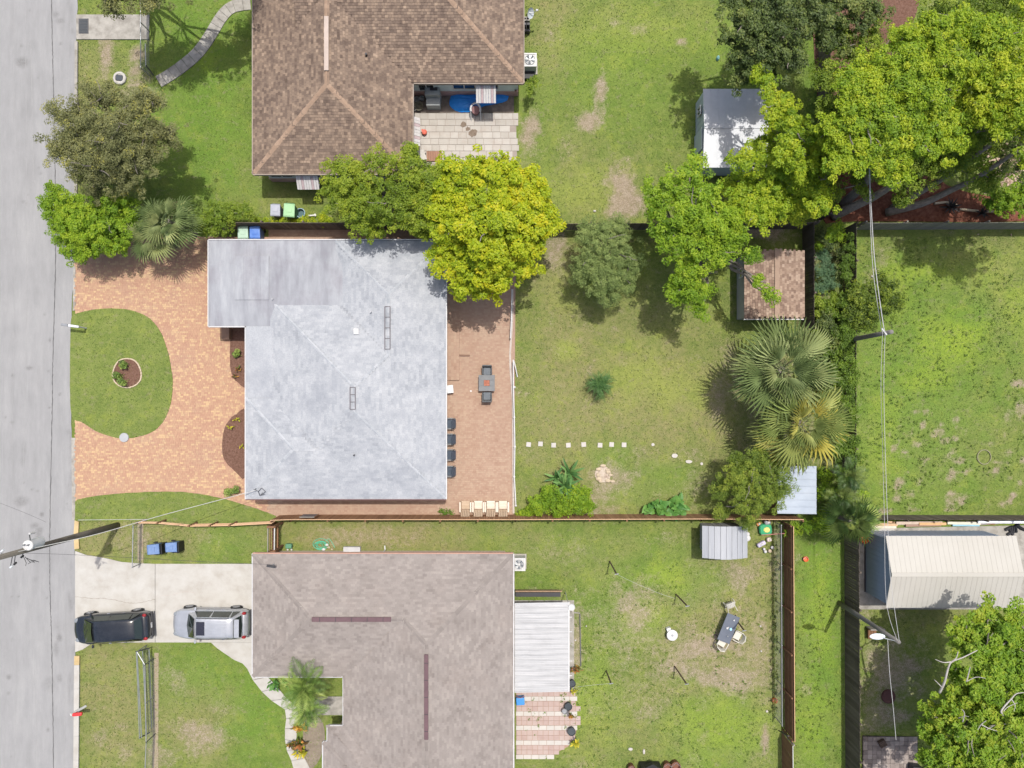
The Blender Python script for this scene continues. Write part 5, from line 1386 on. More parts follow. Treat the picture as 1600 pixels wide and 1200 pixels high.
wire('left strand of the power line above the weedy lawn', [(1358, 262, 8), (1359.5, 330, 7.85), (1364, 420, 7.7), (1375, 500, 7.6), (1379, 520, 7.7)], .014)
wire('right lower span of the power line towards the cream garage', [(1383, 520, 7.8), (1381, 600, 7.5), (1383, 700, 7.3), (1387, 815, 7.2), (1391, 900, 7.2), (1405, 1001, 7.2)], .012)
wire('left lower span of the power line towards the cream garage', [(1379, 520, 7.7), (1376.5, 600, 7.3), (1379, 700, 7.1), (1382, 815, 7.0), (1385, 940, 7.0), (1402, 1001, 7.1)], .010)
wire('single span below the lamp pole to the tiled terrace at the bottom', [(1387, 1000, 6.9), (1390, 1050, 6.7), (1396, 1110, 6.3), (1400, 1156, 6)], .014)
up2 = thing('utility_pole', 'grey utility pole rising from the hedge over the weedy lawn', 'utility pole', P(1318, 533))
lean_pole(P(1318, 533), P(1393, 518.5, 6.4), .15, .12).build('pole', mat('pole_grey', [(.16, .15, .14), (.21, .2, .19)], rough=.95, stretch=(1, 1, .1)), up2, smooth=True)
b = MB(); q = P(1381, 519, 6.3); b.bar(q + Vector((-.12, .2, 0)), q + Vector((.15, -.15, 0)), .07, .07); b.build('insulator', GALV, up2)
lp = thing('lamp_pole', 'street lamp pole leaning out from the mossy fence, lamp head near the cream garage', 'street lamp', P(1311, 942))
lean_pole(P(1311, 942), P(1405, 1003.5, 7.0), .15, .10).build('pole', MC['pole_grey'], lp, smooth=True)
q = P(1398, 1001, 6.8); e = P(1375, 995, 6.9); b = MB(); b.tube([q, (q + e) / 2 + Vector((0, 0, .08)), e], .03, 8); b.build('arm', GALV, lp)
b = MB(); q = P(1371, 994.5, 6.85)
b.ell(q, (.42, .17, .1), 14, 8); b.build('lamp_head', mat('lamp_white', [(.66, .72, .76)], rough=.3), lp)

# clothes posts in the lower back yard
for i, ((bx, by), (tx, ty), lb) in enumerate((((952.5, 877), (963.5, 897), 'leaning dark clothes post above the patio cover corner, line tied on top'), ((1056, 928.5), (1074, 947), 'dark clothes post between the grey metal shed and the white bucket'),
                                        ((947, 1048), (955, 1068), 'dark clothes post in the lower lawn beside the end of the white tile patio'), ((1054, 1041), (1073, 1069), 'dark clothes post below the white bucket'), ((1150, 968), (1163, 985.5), 'dark post standing behind the chair beside the dark garden table'))):
    t = thing('clothes_post', lb, 'post', P(bx, by), group='clothes posts in the lower yard')
    z = 2.3; b = MB(); b.tube([P(bx, by), P(tx, ty, z)], .045, 8); b.build('pole', mat('rusty_post', [(.10, .07, .05)], rough=.9), t)
    b = MB(); q = P(tx, ty, z); b.tube([q + Vector((-.12, -.02, 0)), q + Vector((.12, .02, 0))], .03, 6); b.build('hook', GALV, t)
wire('sagging clothes line between the two upper clothes posts', [(963, 897, 2.3), (990, 910, 2.0), (1030, 927, 2.0), (1055, 935, 2.2)], .006, None, 'clothes lines')
wire('clothes line from the patio cover to the lower left clothes post', [(903, 1073, 2.0), (930, 1070, 2.1), (953, 1068, 2.3)], .006, None, 'clothes lines')

# ------------------------------------------------------------------ furniture and small things
def chair_plastic(root, m):
    b = MB(); b.prism([(-.24, -.22), (.24, -.22), (.22, .2), (-.22, .2)], .40, .43); b.build('seat', m, root, bevel=.01)
    V = []; n = 9
    b = MB()
    for i in range(n):
        a0 = math.pi * (.0 + i / n) ; a1 = math.pi * (i + .8) / n
        p0 = Vector((.27 * math.cos(a0), .18 + .14 * math.sin(a0), 0)); p1 = Vector((.27 * math.cos(a1), .18 + .14 * math.sin(a1), 0))
        q0 = p0 * 1.12; q1 = p1 * 1.12; hz = .62 + .22 * math.sin((a0 + a1) / 2)
        b.add([(p0.x, p0.y, .43), (p1.x, p1.y, .43), (q1.x, q1.y, hz), (q0.x, q0.y, hz), (p0.x * .92, p0.y * .93, .43), (p1.x * .92, p1.y * .93, .43), (q1.x * .94, q1.y * .95, hz), (q0.x * .94, q0.y * .95, hz)],
              [(0, 1, 2, 3), (7, 6, 5, 4), (3, 2, 6, 7), (0, 3, 7, 4), (1, 5, 6, 2)])
    b.tube([(-.30, .19, .62), (-.25, .32, .80), (0, .40, .86), (.25, .32, .80), (.30, .19, .62)], .025, 6)
    b.build('backrest', m, root)
    for s in (-1, 1):
        b = MB(); b.tube([(s * .31, .20, .63), (s * .31, -.18, .62), (s * .28, -.24, .55)], .028, 6); b.build('armrest', m, root)
        for yy in (-.2, .2): b = MB(); b.tube([(s * .24, yy, .42), (s * .28, yy * 1.25, 0)], .022, 6); b.build('leg', m, root)
CREAM = mat('cream_plastic', [(0.47, .45, .40), (0.53, .51, .45)], rough=.5, fine=.04)
def pchair(label, X, Y, rz, tip=None, m=CREAM):
    t = thing('plastic_chair', label, 'chair', P(X, Y), rz, 'white plastic garden chairs')
    chair_plastic(t, m)
    if tip: t.rotation_euler = tip; t.location.z = .25
    return t
pchair('cream plastic chair at the lower left end of the dark garden table', 1125, 1001, math.radians(150))
pchair('cream plastic chair pushed in at the right side of the dark garden table', 1149, 990, math.radians(-118))
pchair('cream plastic chair tipped over at the top end of the dark garden table', 1141, 951, 0, (math.radians(68), 0, math.radians(-158)))
t = thing('garden_table', 'dark rectangular garden table standing aslant in the lower lawn', 'table', P(1133, 976), math.radians(68))
b = MB(); b.box(0, 0, .72, 1.75, .82, .04); b.build('tabletop', mat('dark_tabletop', [(.09, .105, .135), (.12, .135, .165)], rough=.35, fine=.05), t, bevel=.03)
for sx in (-1, 1):
    for sy in (-1, 1): b = MB(); b.tube([(sx * .75, sy * .33, .7), (sx * .80, sy * .36, 0)], .025, 6); b.build('leg', DKM, t)
for (x, y, s_, m_) in ((.02, -.12, .09, mat('sky_blue', [(.35, .62, .75)])), (0.0, .10, .07, WHITE), (.05, .06, .05, WHITE), (.6, -.1, .05, WHITE), (-.45, -.1, .04, GALV)):
    b = MB(); b.lathe([(s_ * .8, 0), (s_, .06)], (P(1133, 976).x + 0, P(1133, 976).y, 0), 8)
    a = math.radians(68); gx_ = P(1133, 976).x + x * math.cos(a) - y * math.sin(a); gy_ = P(1133, 976).y + x * math.sin(a) + y * math.cos(a)
    b = MB(); b.lathe([(s_ * .7, 0), (s_, .05), (s_ * .9, .07)], (gx_, gy_, .742), 10); o = b.build('table_item', m_, None, at=(gx_, gy_, .742))
    tag(o, {(.02): 'sky blue cup in the middle of the dark garden table', 0.0: 'white crumpled thing left of the blue cup on the dark garden table', .05: 'small white cup above the crumpled white thing on the garden table', .6: 'white dot of a cup near the top end of the dark garden table', -.45: 'small grey cup near the lower end of the dark garden table'}[x], 'cup')
t = thing('bucket_stool', 'round white bucket with lid and a small box behind it on the lower lawn', 'bucket', P(1048, 989))
c = P(1048, 989); b = MB(); b.lathe([(.26, 0), (.30, .42)], c, 20); b.build('bucket', WHITE, t)
b = MB(); b.lathe([(.33, 0), (.34, .03), (.30, .05), (.1, .055)], (c.x, c.y, .42), 20); b.build('lid', WHITE, t)
b = MB(); b.lathe([(.08, 0), (.07, .03)], (c.x, c.y, .472), 10); b.build('cap', GALV, t)
b = MB(); b.box(c.x - .18, c.y + .30, .16, .26, .2, .32, .3); b.build('box', WPM, t, bevel=.02)

WICK = mat('grey_wicker', [(0.075, .08, .085), (0.13, .135, .14)], scale=20, rough=.8, fine=.3, bump=.4)
CUSH = mat('grey_cushion', [(0.115, .13, .145), (0.15, .165, .18)], scale=4, rough=.95)
t = thing('fire_table', 'square grey fire table with a reddish burner in the middle of the patio', 'table', P(760.5, 598.5))
c = P(760.5, 598.5, .5)
b = MB(); b.box(c.x, c.y, .25, .82, .82, .5); b.build('base', WICK, t, bevel=.02)
b = MB()
for (dx, dy, sx, sy) in ((0, .34, 1.0, .32), (0, -.34, 1.0, .32), (-.34, 0, .32, .36), (.34, 0, .32, .36)): b.box(c.x + dx, c.y + dy, .53, sx - .004, sy - .004, .05)
b.build('tabletop', mat('slate_top', [(.13, .135, .14), (.18, .185, .19)], rough=.6), t, bevel=.008)
b = MB(); b.box(c.x, c.y, .53, .34, .34, .04); bn_ = b.build('burner', mat('lava_red', [(.30, .10, .06), (.45, .2, .14)], scale=14, rough=.9, bump=.6), t)
b = MB()
for k in range(26): b.ell((c.x + random.uniform(-.12, .12), c.y + random.uniform(-.12, .12), .56), (.028, .028, .025), 6, 4)
o = b.build('lava_rock', MC['lava_red'], bn_); o['kind'] = 'stuff'
def wicker(label, X, Y, flip):
    c = P(X, Y, .4); s = -1 if flip else 1
    t = thing('wicker_chair', label, 'chair', (c.x, c.y, .05), 0 if not flip else math.pi, 'wicker chairs at the fire table')
    b = MB(); b.box(0, 0, .2, .56, .56, .36); b.build('base', WICK, t, bevel=.03)
    b = MB(); b.box(0, -.04, .42, .46, .48, .10); b.build('cushion', CUSH, t, bevel=.04)
    b = MB(); b.box(0, .29, .5, .58, .09, .62); b.build('backrest', WICK, t, bevel=.03)
    for sx in (-1, 1): b = MB(); b.box(sx * .275, 0, .38, .06, .52, .44); b.build('armrest', WICK, t, bevel=.02)
wicker('dark wicker chair on the upper side of the fire table', 761, 579, False)
wicker('dark wicker chair on the lower side of the fire table', 761, 620, True)
SLING = mat('navy_sling', [(0.055, .075, .105), (0.08, .10, .13)], scale=8, rough=.8)
FRM = mat('grey_frame', [(0.17, .18, .19)], rough=.5)
for i, Y in enumerate((661.5, 686, 710.5, 736)):
    c = P(699, Y, .4); lb = ['topmost', 'second from the top', 'third from the top', 'lowest'][i]
    t = thing('sling_chair', f'navy sling chair under the grey roof edge, {lb} of the four', 'chair', (c.x, c.y, .05), -math.pi / 2, 'navy sling chairs beside the house')
    # local: seat front towards -y in own frame => faces right... rotated
    b = MB(); b.box(0, 0, .38, .54, .52, .03); b.build('seat', SLING, t)
    b = MB(); b.boxm(Matrix.Translation((0, .30, .66)) @ Matrix.Rotation(math.radians(-72), 4, 'X'), .54, .62, .03); b.build('backrest', SLING, t)
    for sx in (-1, 1):
        b = MB(); b.tube([(sx * .30, .38, .95), (sx * .30, .24, .38), (sx * .30, -.28, .38), (sx * .30, -.32, 0)], .02, 6); b.build('frame', FRM, t)
        b = MB(); b.box(sx * .32, 0.0, .60, .07, .52, .03); b.build('armrest', FRM, t, bevel=.01)
        b = MB(); b.tube([(sx * .30, .24, .38), (sx * .30, .34, 0)], .02, 6); b.build('leg', FRM, t)
    b = MB(); b.box(0, -.28, .385, .60, .05, .04); b.build('front_bar', FRM, t)
    t.location.x += .12
TEAK = mat('tan_slat', [(0.40, .30, .21), (0.52, .41, .30)], scale=3, island=.6, rough=.8, fine=.12)
TEAKL = mat('pale_slat', [(0.56, .49, .40), (0.66, .59, .50)], scale=3, island=.6, rough=.8)
for i, X in enumerate((727.5, 747.5, 767, 786)):
    c = P(X, 794, .35); lb = ['leftmost', 'second from the left', 'third from the left', 'rightmost'][i]
    t = thing('adirondack_chair', f'tan slatted adirondack chair at the patio bottom, {lb} of the four', 'chair', (c.x, c.y, .05), math.pi, 'adirondack chairs along the bottom of the patio')
    for k in range(6): b = MB(); b.box(0, -.42 + k * .085, .36 - k * .022, .5, .075, .02); b.build('seat_slat', TEAKL if i else TEAK, t)
    for k in range(5): b = MB(); b.bar((-.2 + k * .1, .10, .24), (-.23 + k * .115, .42, .9 - abs(k - 2) * .04), .085, .02); b.build('back_slat', TEAK, t)
    for sx in (-1, 1):
        b = MB(); b.box(sx * .33, -.10, .55, .11 if i % 2 else .09, .62, .025); b.build('armrest', TEAKL, t, bevel=.01)
        b = MB(); b.box(sx * .31, -.36, .27, .05, .09, .54); b.build('leg', TEAK, t)
        b = MB(); b.box(sx * .31, .20, .27, .05, .08, .54); b.build('leg', TEAK, t)
t = thing('side_table', 'small white folded stool showing at the right edge of the grey roof', 'stool', P(703, 607))
c = P(703, 608, .5); b = MB(); b.box(c.x, c.y, .5, .42, .5, .04, .1); b.build('seat', WPM, t, bevel=.02)
for dx, dy in ((-.15, -.2), (.15, -.2), (-.15, .2), (.15, .2)): b = MB(); b.box(c.x + dx, c.y + dy, .26, .04, .04, .44); b.build('leg', WPM, t)
c = P(736, 611); b = MB(); b.lathe([(.05, 0), (.055, .08)], (c.x, c.y, .05), 10); o = b.build('drain_cap', WPM, None, at=(c.x, c.y, .05)); tag(o, 'tiny white cap on the patio left of the fire table', 'cap')
b = MB(); a = P(734, 555.5, .1); c = P(716, 555, .1); b.bar((c.x, c.y, .075), (a.x, a.y, .075), .10, .09); o = b.build('paver_step', mat('dark_step', [(.18, .11, .08)]), None, at=(a.x, a.y, 0)); tag(o, 'short dark paver edge above the fire table near the house', 'step')

# bins
def bin_(label, X, Y, m, ml, rz, group, sc=1.0, z0=0.0):
    c = P(X, Y, .9)
    t = thing('wheelie_bin', label, 'bin', (c.x, c.y, z0), rz, group)
    b = MB(); w, d, h = .56 * sc, .62 * sc, .92 * sc
    b.add([(-w * .4, -d * .38, .05), (w * .4, -d * .38, .05), (w * .4, d * .34, .05), (-w * .4, d * .34, .05), (-w / 2, -d / 2, h), (w / 2, -d / 2, h), (w / 2, d / 2, h), (-w / 2, d / 2, h)], [(3, 2, 1, 0), (0, 1, 5, 4), (1, 2, 6, 5), (2, 3, 7, 6), (3, 0, 4, 7), (4, 5, 6, 7)])
    b.build('body', m, t, bevel=.02)
    b = MB(); b.add([(-w * .54, -d * .56, h + .01), (w * .54, -d * .56, h + .01), (w * .52, d * .56, h + .05), (-w * .52, d * .56, h + .05), (-w * .48, -d * .45, h + .06), (w * .48, -d * .45, h + .06), (w * .48, d * .46, h + .10), (-w * .48, d * .46, h + .10)], [(3, 2, 1, 0), (0, 1, 5, 4), (1, 2, 6, 5), (2, 3, 7, 6), (3, 0, 4, 7), (4, 5, 6, 7)])
    ld = b.build('lid', ml, t, bevel=.012)
    b = MB(); b.box(0, 0, h + .085, w * .5, d * .35, .03); b.build('lid_panel', ml, ld, bevel=.01)
    b = MB(); b.tube([(-w * .4, d * .6, h - .02), (w * .4, d * .6, h - .02)], .02, 8); b.build('handle', m, t)
    for sx in (-1, 1): b = MB(); b.tube([(sx * w * .44, d * .42, .12), (sx * w * .52, d * .42, .12)], .12, 12); b.build('wheel', MC['tyre'], t)
    return t
NAVY = mat('blue_bin', [(0.07, .12, .24), (0.10, .16, .30)], rough=.5, grime=.2); NAVL = mat('blue_lid', [(0.115, .19, .37), (0.15, .23, .41)], rough=.4, grime=.35, gscale=4, gcol=(.3, .35, .45)); BLKB = mat('black_bin', [(.012, .013, .016)], rough=.5)
bin_('blue lidded wheelie bin nearer the road above the concrete driveway', 240.5, 858, NAVY, NAVL, math.radians(94), 'bins in front of the taupe house', 1.05)
bin_('scuffed blue lidded wheelie bin right beside its twin above the driveway', 268, 855, NAVY, NAVL, math.radians(92), 'bins in front of the taupe house', 1.0)
for (X, Y) in ((251, 857), (277.5, 854.5)):
    c = P(X, Y, .5); b = MB(); b.box(c.x, c.y, .42, .42, .62, .75, math.radians(4)); o = b.build('crate', BLKB, None, at=(c.x, c.y, 0), bevel=.03); tag(o, 'open black tub between the two blue wheelie bins' if X < 260 else 'black tub on the right side of the scuffed blue wheelie bin', 'tub')
bin_('grey lidded wheelie bin behind the brown-roofed house', 431, 329, mat('grey_bin', [(.2, .22, .25)]), mat('grey_lid', [(.30, .32, .37), (.36, .38, .43)], rough=.4), math.radians(-2), 'bins behind the brown-roofed house', 1.05)
bin_('light green lidded wheelie bin behind the brown-roofed house', 453.5, 330, mat('green_bin', [(.10, .22, .12)]), mat('green_lid', [(.26, .46, .24), (.32, .52, .3)], rough=.4), math.radians(-4), 'bins behind the brown-roofed house', 1.18)
bin_('pale green lidded bin squeezed between the dark fence and the grey roof', 381, 364, mat('sage_bin', [(.18, .3, .22)]), mat('sage_lid', [(.36, .50, .40)], rough=.4), 0, 'bins behind the grey-roofed house', 1.1)
bin_('bright blue lidded bin squeezed between the dark fence and the grey roof', 399.5, 364, NAVY, mat('royal_lid', [(.07, .17, .50), (.16, .28, .6)], rough=.3), 0, 'bins behind the grey-roofed house', 1.1)
t = thing('plastic_tub', 'round dark tub with a pale rim right of the light green bin', 'tub', P(472, 335)); c = P(472, 335); b = MB(); b.lathe([(.2, .02), (.26, .35), (.29, .36), (.25, .33), (.2, .1)], c, 18); b.build('tub', mat('teal_tub', [(.08, .14, .15)]), t)
b = MB(); b.tube([(c.x + .28 * math.cos(a), c.y + .28 * math.sin(a), .37) for a in np.linspace(0, 6.283, 19)], .02, 5, cap=False); b.build('rim', mat('blue_rim', [(.35, .5, .62)]), t)
b = MB(); b.tube([P(482, 337, .2), P(489, 336.5, .22), P(494, 336, .2)], .05, 6); b.tube([P(492, 334, .2), P(493, 338, .2)], .04, 6); o = b.build('white_pipe_piece', WPM, None, at=P(488, 337)); tag(o, 'white plastic pipe piece right of the dark round tub', 'pipe')

def ac(label, X, Y, z, s, rz=0, base=True):
    c = P(X, Y, z)
    t = thing('air_conditioner', label, 'air conditioner', (c.x, c.y, 0), rz)
    b = MB(); b.box(0, 0, z / 2 + .02, s, s, z - .06); b.build('casing', mat('ac_casing', [(.42, .42, .41), (.5, .5, .49)], rough=.6), t, bevel=.03)
    b = MB(); w = s / 2
    for (x0, y0, x1, y1) in ((-w, -w, w, -w + .07), (-w, w - .07, w, w), (-w, -w + .072, -w + .07, w - .072), (w - .07, -w + .072, w, w - .072)): b.bx(x0, y0, z - .02, x1, y1, z + .03)
    b.build('top_frame', WHITE, t)
    b = MB(); b.lathe([(w - .08, 0), (w - .1, .01)], (0, 0, z - .015), 24); b.build('shroud', mat('shroud_dark', [(.1, .12, .14)]), t)
    fan = MB()
    for k in range(5):
        a = k * 1.2566; fan.add([(.05 * math.cos(a), .05 * math.sin(a), z + .0), ((w - .11) * math.cos(a - .1), (w - .11) * math.sin(a - .1), z + .005), ((w - .11) * math.cos(a + .55), (w - .11) * math.sin(a + .55), z + .02), (.05 * math.cos(a + .9), .05 * math.sin(a + .9), z + .01)], [(0, 1, 2, 3)])
    fan.build('fan_blades', GALV, t)
    b = MB(); b.lathe([(.09, 0), (.06, .04)], (0, 0, z + .012), 12); b.build('hub', WHITE, t)
    for r in (.12, .2, .28, w - .1):
        b = MB(); b.tube([(r * math.cos(a), r * math.sin(a), z + .045) for a in np.linspace(0, 6.283, 25)], .008, 4, cap=False); b.build('guard_ring', WHITE, t)
    b = MB(); b.bx(-w - .08, -w - .08, .0, w + .08, w + .08, .06); b.build('pad', CONC2, t)
    return t
ac('grey air conditioner with visible fan at the right edge of the brown roof', 828, 93.5, .95, .82)
ac('white framed air conditioner at the upper right corner of the taupe roof', 811, 882, .85, .78)
c = P(828, 114, .3); b = MB(); b.bx(c.x - .45, c.y - .35, 0, c.x + .3, c.y + .3, .3); o = b.build('equipment_box', BLKB, None, at=(c.x, c.y, 0), bevel=.03); tag(o, 'black low box just below the grey air conditioner', 'box')
t = thing('satellite_dish', 'pale grey dish and arm standing by the upper right edge of the brown roof', 'satellite dish', P(828, 22, 1.2))
c = P(827, 20, 1.6)
b = MB(); Mx = Matrix.Translation(c) @ Matrix.Rotation(math.radians(62), 4, 'Y') @ Matrix.Rotation(math.radians(25), 4, 'X')
dish = [(0.001, 0), (.15, .02), (.3, .07), (.36, .11)]
V = []; F = []; n = 18
for r, z in dish:
    for i in range(n): V.append(Mx @ Vector((r * math.cos(6.283 * i / n), r * math.sin(6.283 * i / n) * .85, z)))
for j in range(3):
    for i in range(n): F.append((j * n + i, j * n + (i + 1) % n, (j + 1) * n + (i + 1) % n, (j + 1) * n + i))
b.add(V, F); b.build('dish', mat('dish_grey', [(.48, .52, .56)], rough=.5), t)
b = MB(); b.tube([c, P(834, 20, 1.6), P(838, 16, 1.7)], .025, 6); b.build('arm', GALV, t); b = MB(); q = P(839, 16, 1.7); b.ell(q, (.09, .07, .07), 8, 5); b.build('receiver', WHITE, t)
b = MB(); b.tube([P(823, 22, 0), c], .03, 8); b.build('mast', GALV, t)
for i, (X, Y) in enumerate(((823, 29), (823, 42))):
    c = P(X, Y, .4); t = thing('concrete_block', 'hollow pale block beside the dish at the brown roof edge' if i == 0 else 'dark hollow block below the dish at the brown roof edge', 'block', (c.x, c.y, 0))
    b = MB(); m_ = CONC2 if i == 0 else DKM
    for (x0, y0, x1, y1) in ((-.25, -.12, .2, -.06), (-.25, .06, .2, .12), (-.25, -.058, -.19, .058), (-.05, -.058, 0, .058), (.14, -.058, .2, .058)): b.bx(c.x + x0, c.y + y0 * (1 if i == 0 else 2.2), 0, c.x + x1, c.y + y1 * (1 if i == 0 else 2.2), .4)
    b.build('block', m_, t)

# clutter behind the brown-roofed house
t = thing('pool_cover', 'rumpled bright blue plastic cover spread under the white awning', 'tarp', P(750, 162))
BT = mat('blue_tarp', [(0.015, .19, .62), (0.03, .26, .72)], scale=4, rough=.4, fine=.06, bump=.3, bscale=12)
ol = curve_closed([(703, 165), (712, 174), (725, 176), (745, 174), (755, 167), (775, 163), (792, 158), (794, 146), (785, 140), (765, 141), (745, 143), (733, 147), (722, 148), (708, 147), (703, 155)], 4)
cx_, cy_ = 748, 158
V = []; F = []; nr = 5; n = len(ol)
for j in range(nr + 1):
    t_ = j / nr
    for (X, Y) in ol:
        q = P(cx_ + (X - cx_) * t_, cy_ + (Y - cy_) * t_)
        V.append((q.x, q.y, .06 + .22 * (1 - t_ ** 6) + .05 * math.sin(X * .7 + Y) * (1 - t_)))
for j in range(nr):
    for i in range(n): F.append((j * n + i, j * n + (i + 1) % n, (j + 1) * n + (i + 1) % n, (j + 1) * n + i))
b = MB(); b.add(V, F); b.build('sheet', BT, t, smooth=True)
t = thing('tub_chair', 'white high-backed baby tub chair beside the blue cover', 'chair', P(743, 172)); c = P(743, 171, .6)
b = MB(); b.tube([(c.x + .3 * math.cos(a), c.y + .38 * math.sin(a), .62) for a in np.linspace(-.35, math.pi + .35, 15)], .06, 8); b.build('rim', WPM, t)
b = MB(); b.lathe([(.2, .1), (.26, .55)], (c.x, c.y, 0), 16); b.build('tub', mat('mauve_inner', [(.22, .12, .12)], rough=.8), t)
for s_ in (-1, 1): b = MB(); b.tube([(c.x + s_ * .3, c.y - .1, .6), (c.x + s_ * .3, c.y - .48, .02)], .035, 6); b.build('leg', WPM, t)
t = thing('grill_cabinet', 'tall grey metal cabinet against the aqua wall of the brown-roofed house', 'cabinet', P(680, 152))
GC = mat('cabinet_grey', [(.26, .28, .28), (.34, .36, .36)], rough=.6, grime=.4)
a = P(668, 172); b = MB(); b.bx(a.x, a.y, .03, a.x + .85, a.y + .45, .75); b.build('lower_box', GC, t, bevel=.02)
b = MB(); b.bx(a.x - .03, a.y + .452, .03, a.x + .88, a.y + 1.1, 1.25); b.build('upper_box', GC, t, bevel=.02)
b = MB(); b.bx(a.x + .3, a.y + .7, 1.25, a.x + .75, a.y + .95, 1.29); b.build('vent', DKM, t)
t = thing('potted_clutter', 'heap of old pots and frames in the dark corner left of the grey cabinet', 'clutter', P(655, 160))
for (X, Y, r) in ((652, 158, .18), (660, 156, .16), (655, 168, .3), (648, 172, .14)):
    c = P(X, Y); b = MB(); b.lathe([(r * .7, .02), (r, .28), (r * .8, .26), (r * .5, .1)], c, 12); b.build('pot', GC if X != 655 else mat('dull_pot', [(.16, .15, .11)]), t)
for i in range(3): b = MB(); b.tube([P(648, 154 + i * 3, .1), P(654, 152 + i * 2, .5), P(662, 155, .4)], .015, 5); b.build('frame', GALV, t)
t = thing('red_stool', 'small red plastic stool near the side awning on the slab patio', 'stool', P(663, 206)); c = P(663, 206, .3)
RD = mat('red_plastic', [(.52, .10, .06)], rough=.5); b = MB(); b.lathe([(.14, 0), (.17, .25), (.15, .28), (.08, .27)], (c.x, c.y, .05), 8); b.build('seat', RD, t); b = MB(); b.box(c.x - .1, c.y + .05, .3, .12, .2, .1, .4); b.build('handle', RD, t)
t = thing('white_locker', 'white weathered folding table leaning by the green tree on the slab patio', 'table', P(661, 245)); a = P(658, 250); b = MB(); b.boxm(Matrix.Translation((a.x + .1, a.y + .15, .45)) @ Matrix.Rotation(.35, 4, 'Z'), .45, .65, .04); b.build('tabletop', TW, t)
for dx, dy in ((-.1, -.1), (.3, .35)): b = MB(); b.bar((a.x + dx, a.y + dy, 0), (a.x + dx, a.y + dy, .42), .04, .04); b.build('leg', WHITE, t)
t = thing('wooden_ramp', 'brown plank step on the slab patio below the green tree', 'step', P(675, 245))
for k in range(7): a = P(667 + k * 3.4, 253); b = MB(); b.bx(a.x, a.y, .03, a.x + .125, a.y + .62, .16); b.build('plank', mat('red_plank', [(.24, .13, .09), (.32, .18, .12)], island=.6), t)

# side yard clutter of the taupe house
t = thing('green_crate', 'small green box with two white feet in the side yard', 'box', P(453, 853)); c = P(453, 852); b = MB(); b.box(c.x, c.y, .18, .38, .28, .3); b.build('box', mat('green_box', [(.10, .24, .15)]), t, bevel=.03)
for dx in (-.12, .12): b = MB(); b.ell((c.x + dx, c.y - .26, .06), (.06, .06, .05), 8, 5); b.build('foot', WHITE, t)
t = thing('garden_hose', 'tangled green garden hose beside the taupe roof', 'hose', P(500, 851)); c = P(500, 851)
HS = mat('hose_green', [(.05, .36, .22), (.12, .5, .34)], scale=6, rough=.4)
for k in range(6):
    r = random.uniform(.2, .42); ox, oy = random.uniform(-.12, .12), random.uniform(-.1, .1)
    b = MB(); b.tube([(c.x + ox + r * math.cos(a) * 1.2, c.y + oy + r * math.sin(a) * .8, .04 + .02 * k + .01 * math.sin(3 * a)) for a in np.linspace(0, 5.9, 20)], .018, 5); b.build('coil', HS, t)
b = MB(); b.tube(curve_pts([P(508, 846, .04), P(514, 842, .04), P(519, 848, .03), P(523, 856, .03)], 5), .018, 5); b.build('coil', HS, t)
for i, (X, Y, r) in enumerate(((511, 851, .12), (514, 855, .1), (506, 858, .13), (519, 858, .08))):
    c = P(X, Y); b = MB(); b.ell((c.x, c.y, .05), (r, r * .7, .08), 8, 5); o = b.build('pale_shell', STONE if i % 2 else WHITE, None, at=(c.x, c.y, 0)); tag(o, ['white lump at the right edge of the green hose', 'tan lump below the right edge of the hose', 'round white lump at the foot of the green hose', 'small pale lump at the end of the loose hose loop'][i], 'stone')
a = P(538, 862); b = MB(); b.bx(a.x, a.y, 0, a.x + 1.05, a.y + .35, .3); o = b.build('equipment_pad', mat('pad_grey', [(.46, .46, .47)], rough=.8), None, at=(a.x, a.y, 0), bevel=.02); tag(o, 'pale grey slab box at the wall between the hose and the downspout', 'box')
b = MB(); a = P(602, 861); b.tube([(a.x, a.y, 1.6), (a.x, a.y + .1, .1), (a.x - .02, a.y + .35, .06)], .04, 6); o = b.build('downspout', WPM, None, at=a); tag(o, 'short white downspout end beyond the top edge of the taupe roof', 'downspout')
t = thing('roof_hatch_panel', 'dark weathered panel lying across the top of the new cedar fence', 'panel', P(482, 805, 1.5))
b = MB(); q = [P(468, 808, 1.9), P(491, 808, 1.9), P(498, 803.5, 1.3), P(474, 803.5, 1.3)]; b.add([tuple(v) for v in q] + [(v.x, v.y, v.z - .04) for v in q], [(0, 1, 2, 3), (7, 6, 5, 4), (0, 4, 5, 1), (1, 5, 6, 2), (2, 6, 7, 3), (3, 7, 4, 0)]); b.build('panel', mat('slate_panel', [(.13, .11, .115), (.17, .15, .15)], rough=.8), t)
b = MB(); b.bar(q[0], q[1], .05, .05); b.build('edge', GREYW, t); b = MB(); b.bar(q[1], q[2], .05, .05); b.build('edge', CEDD, t)

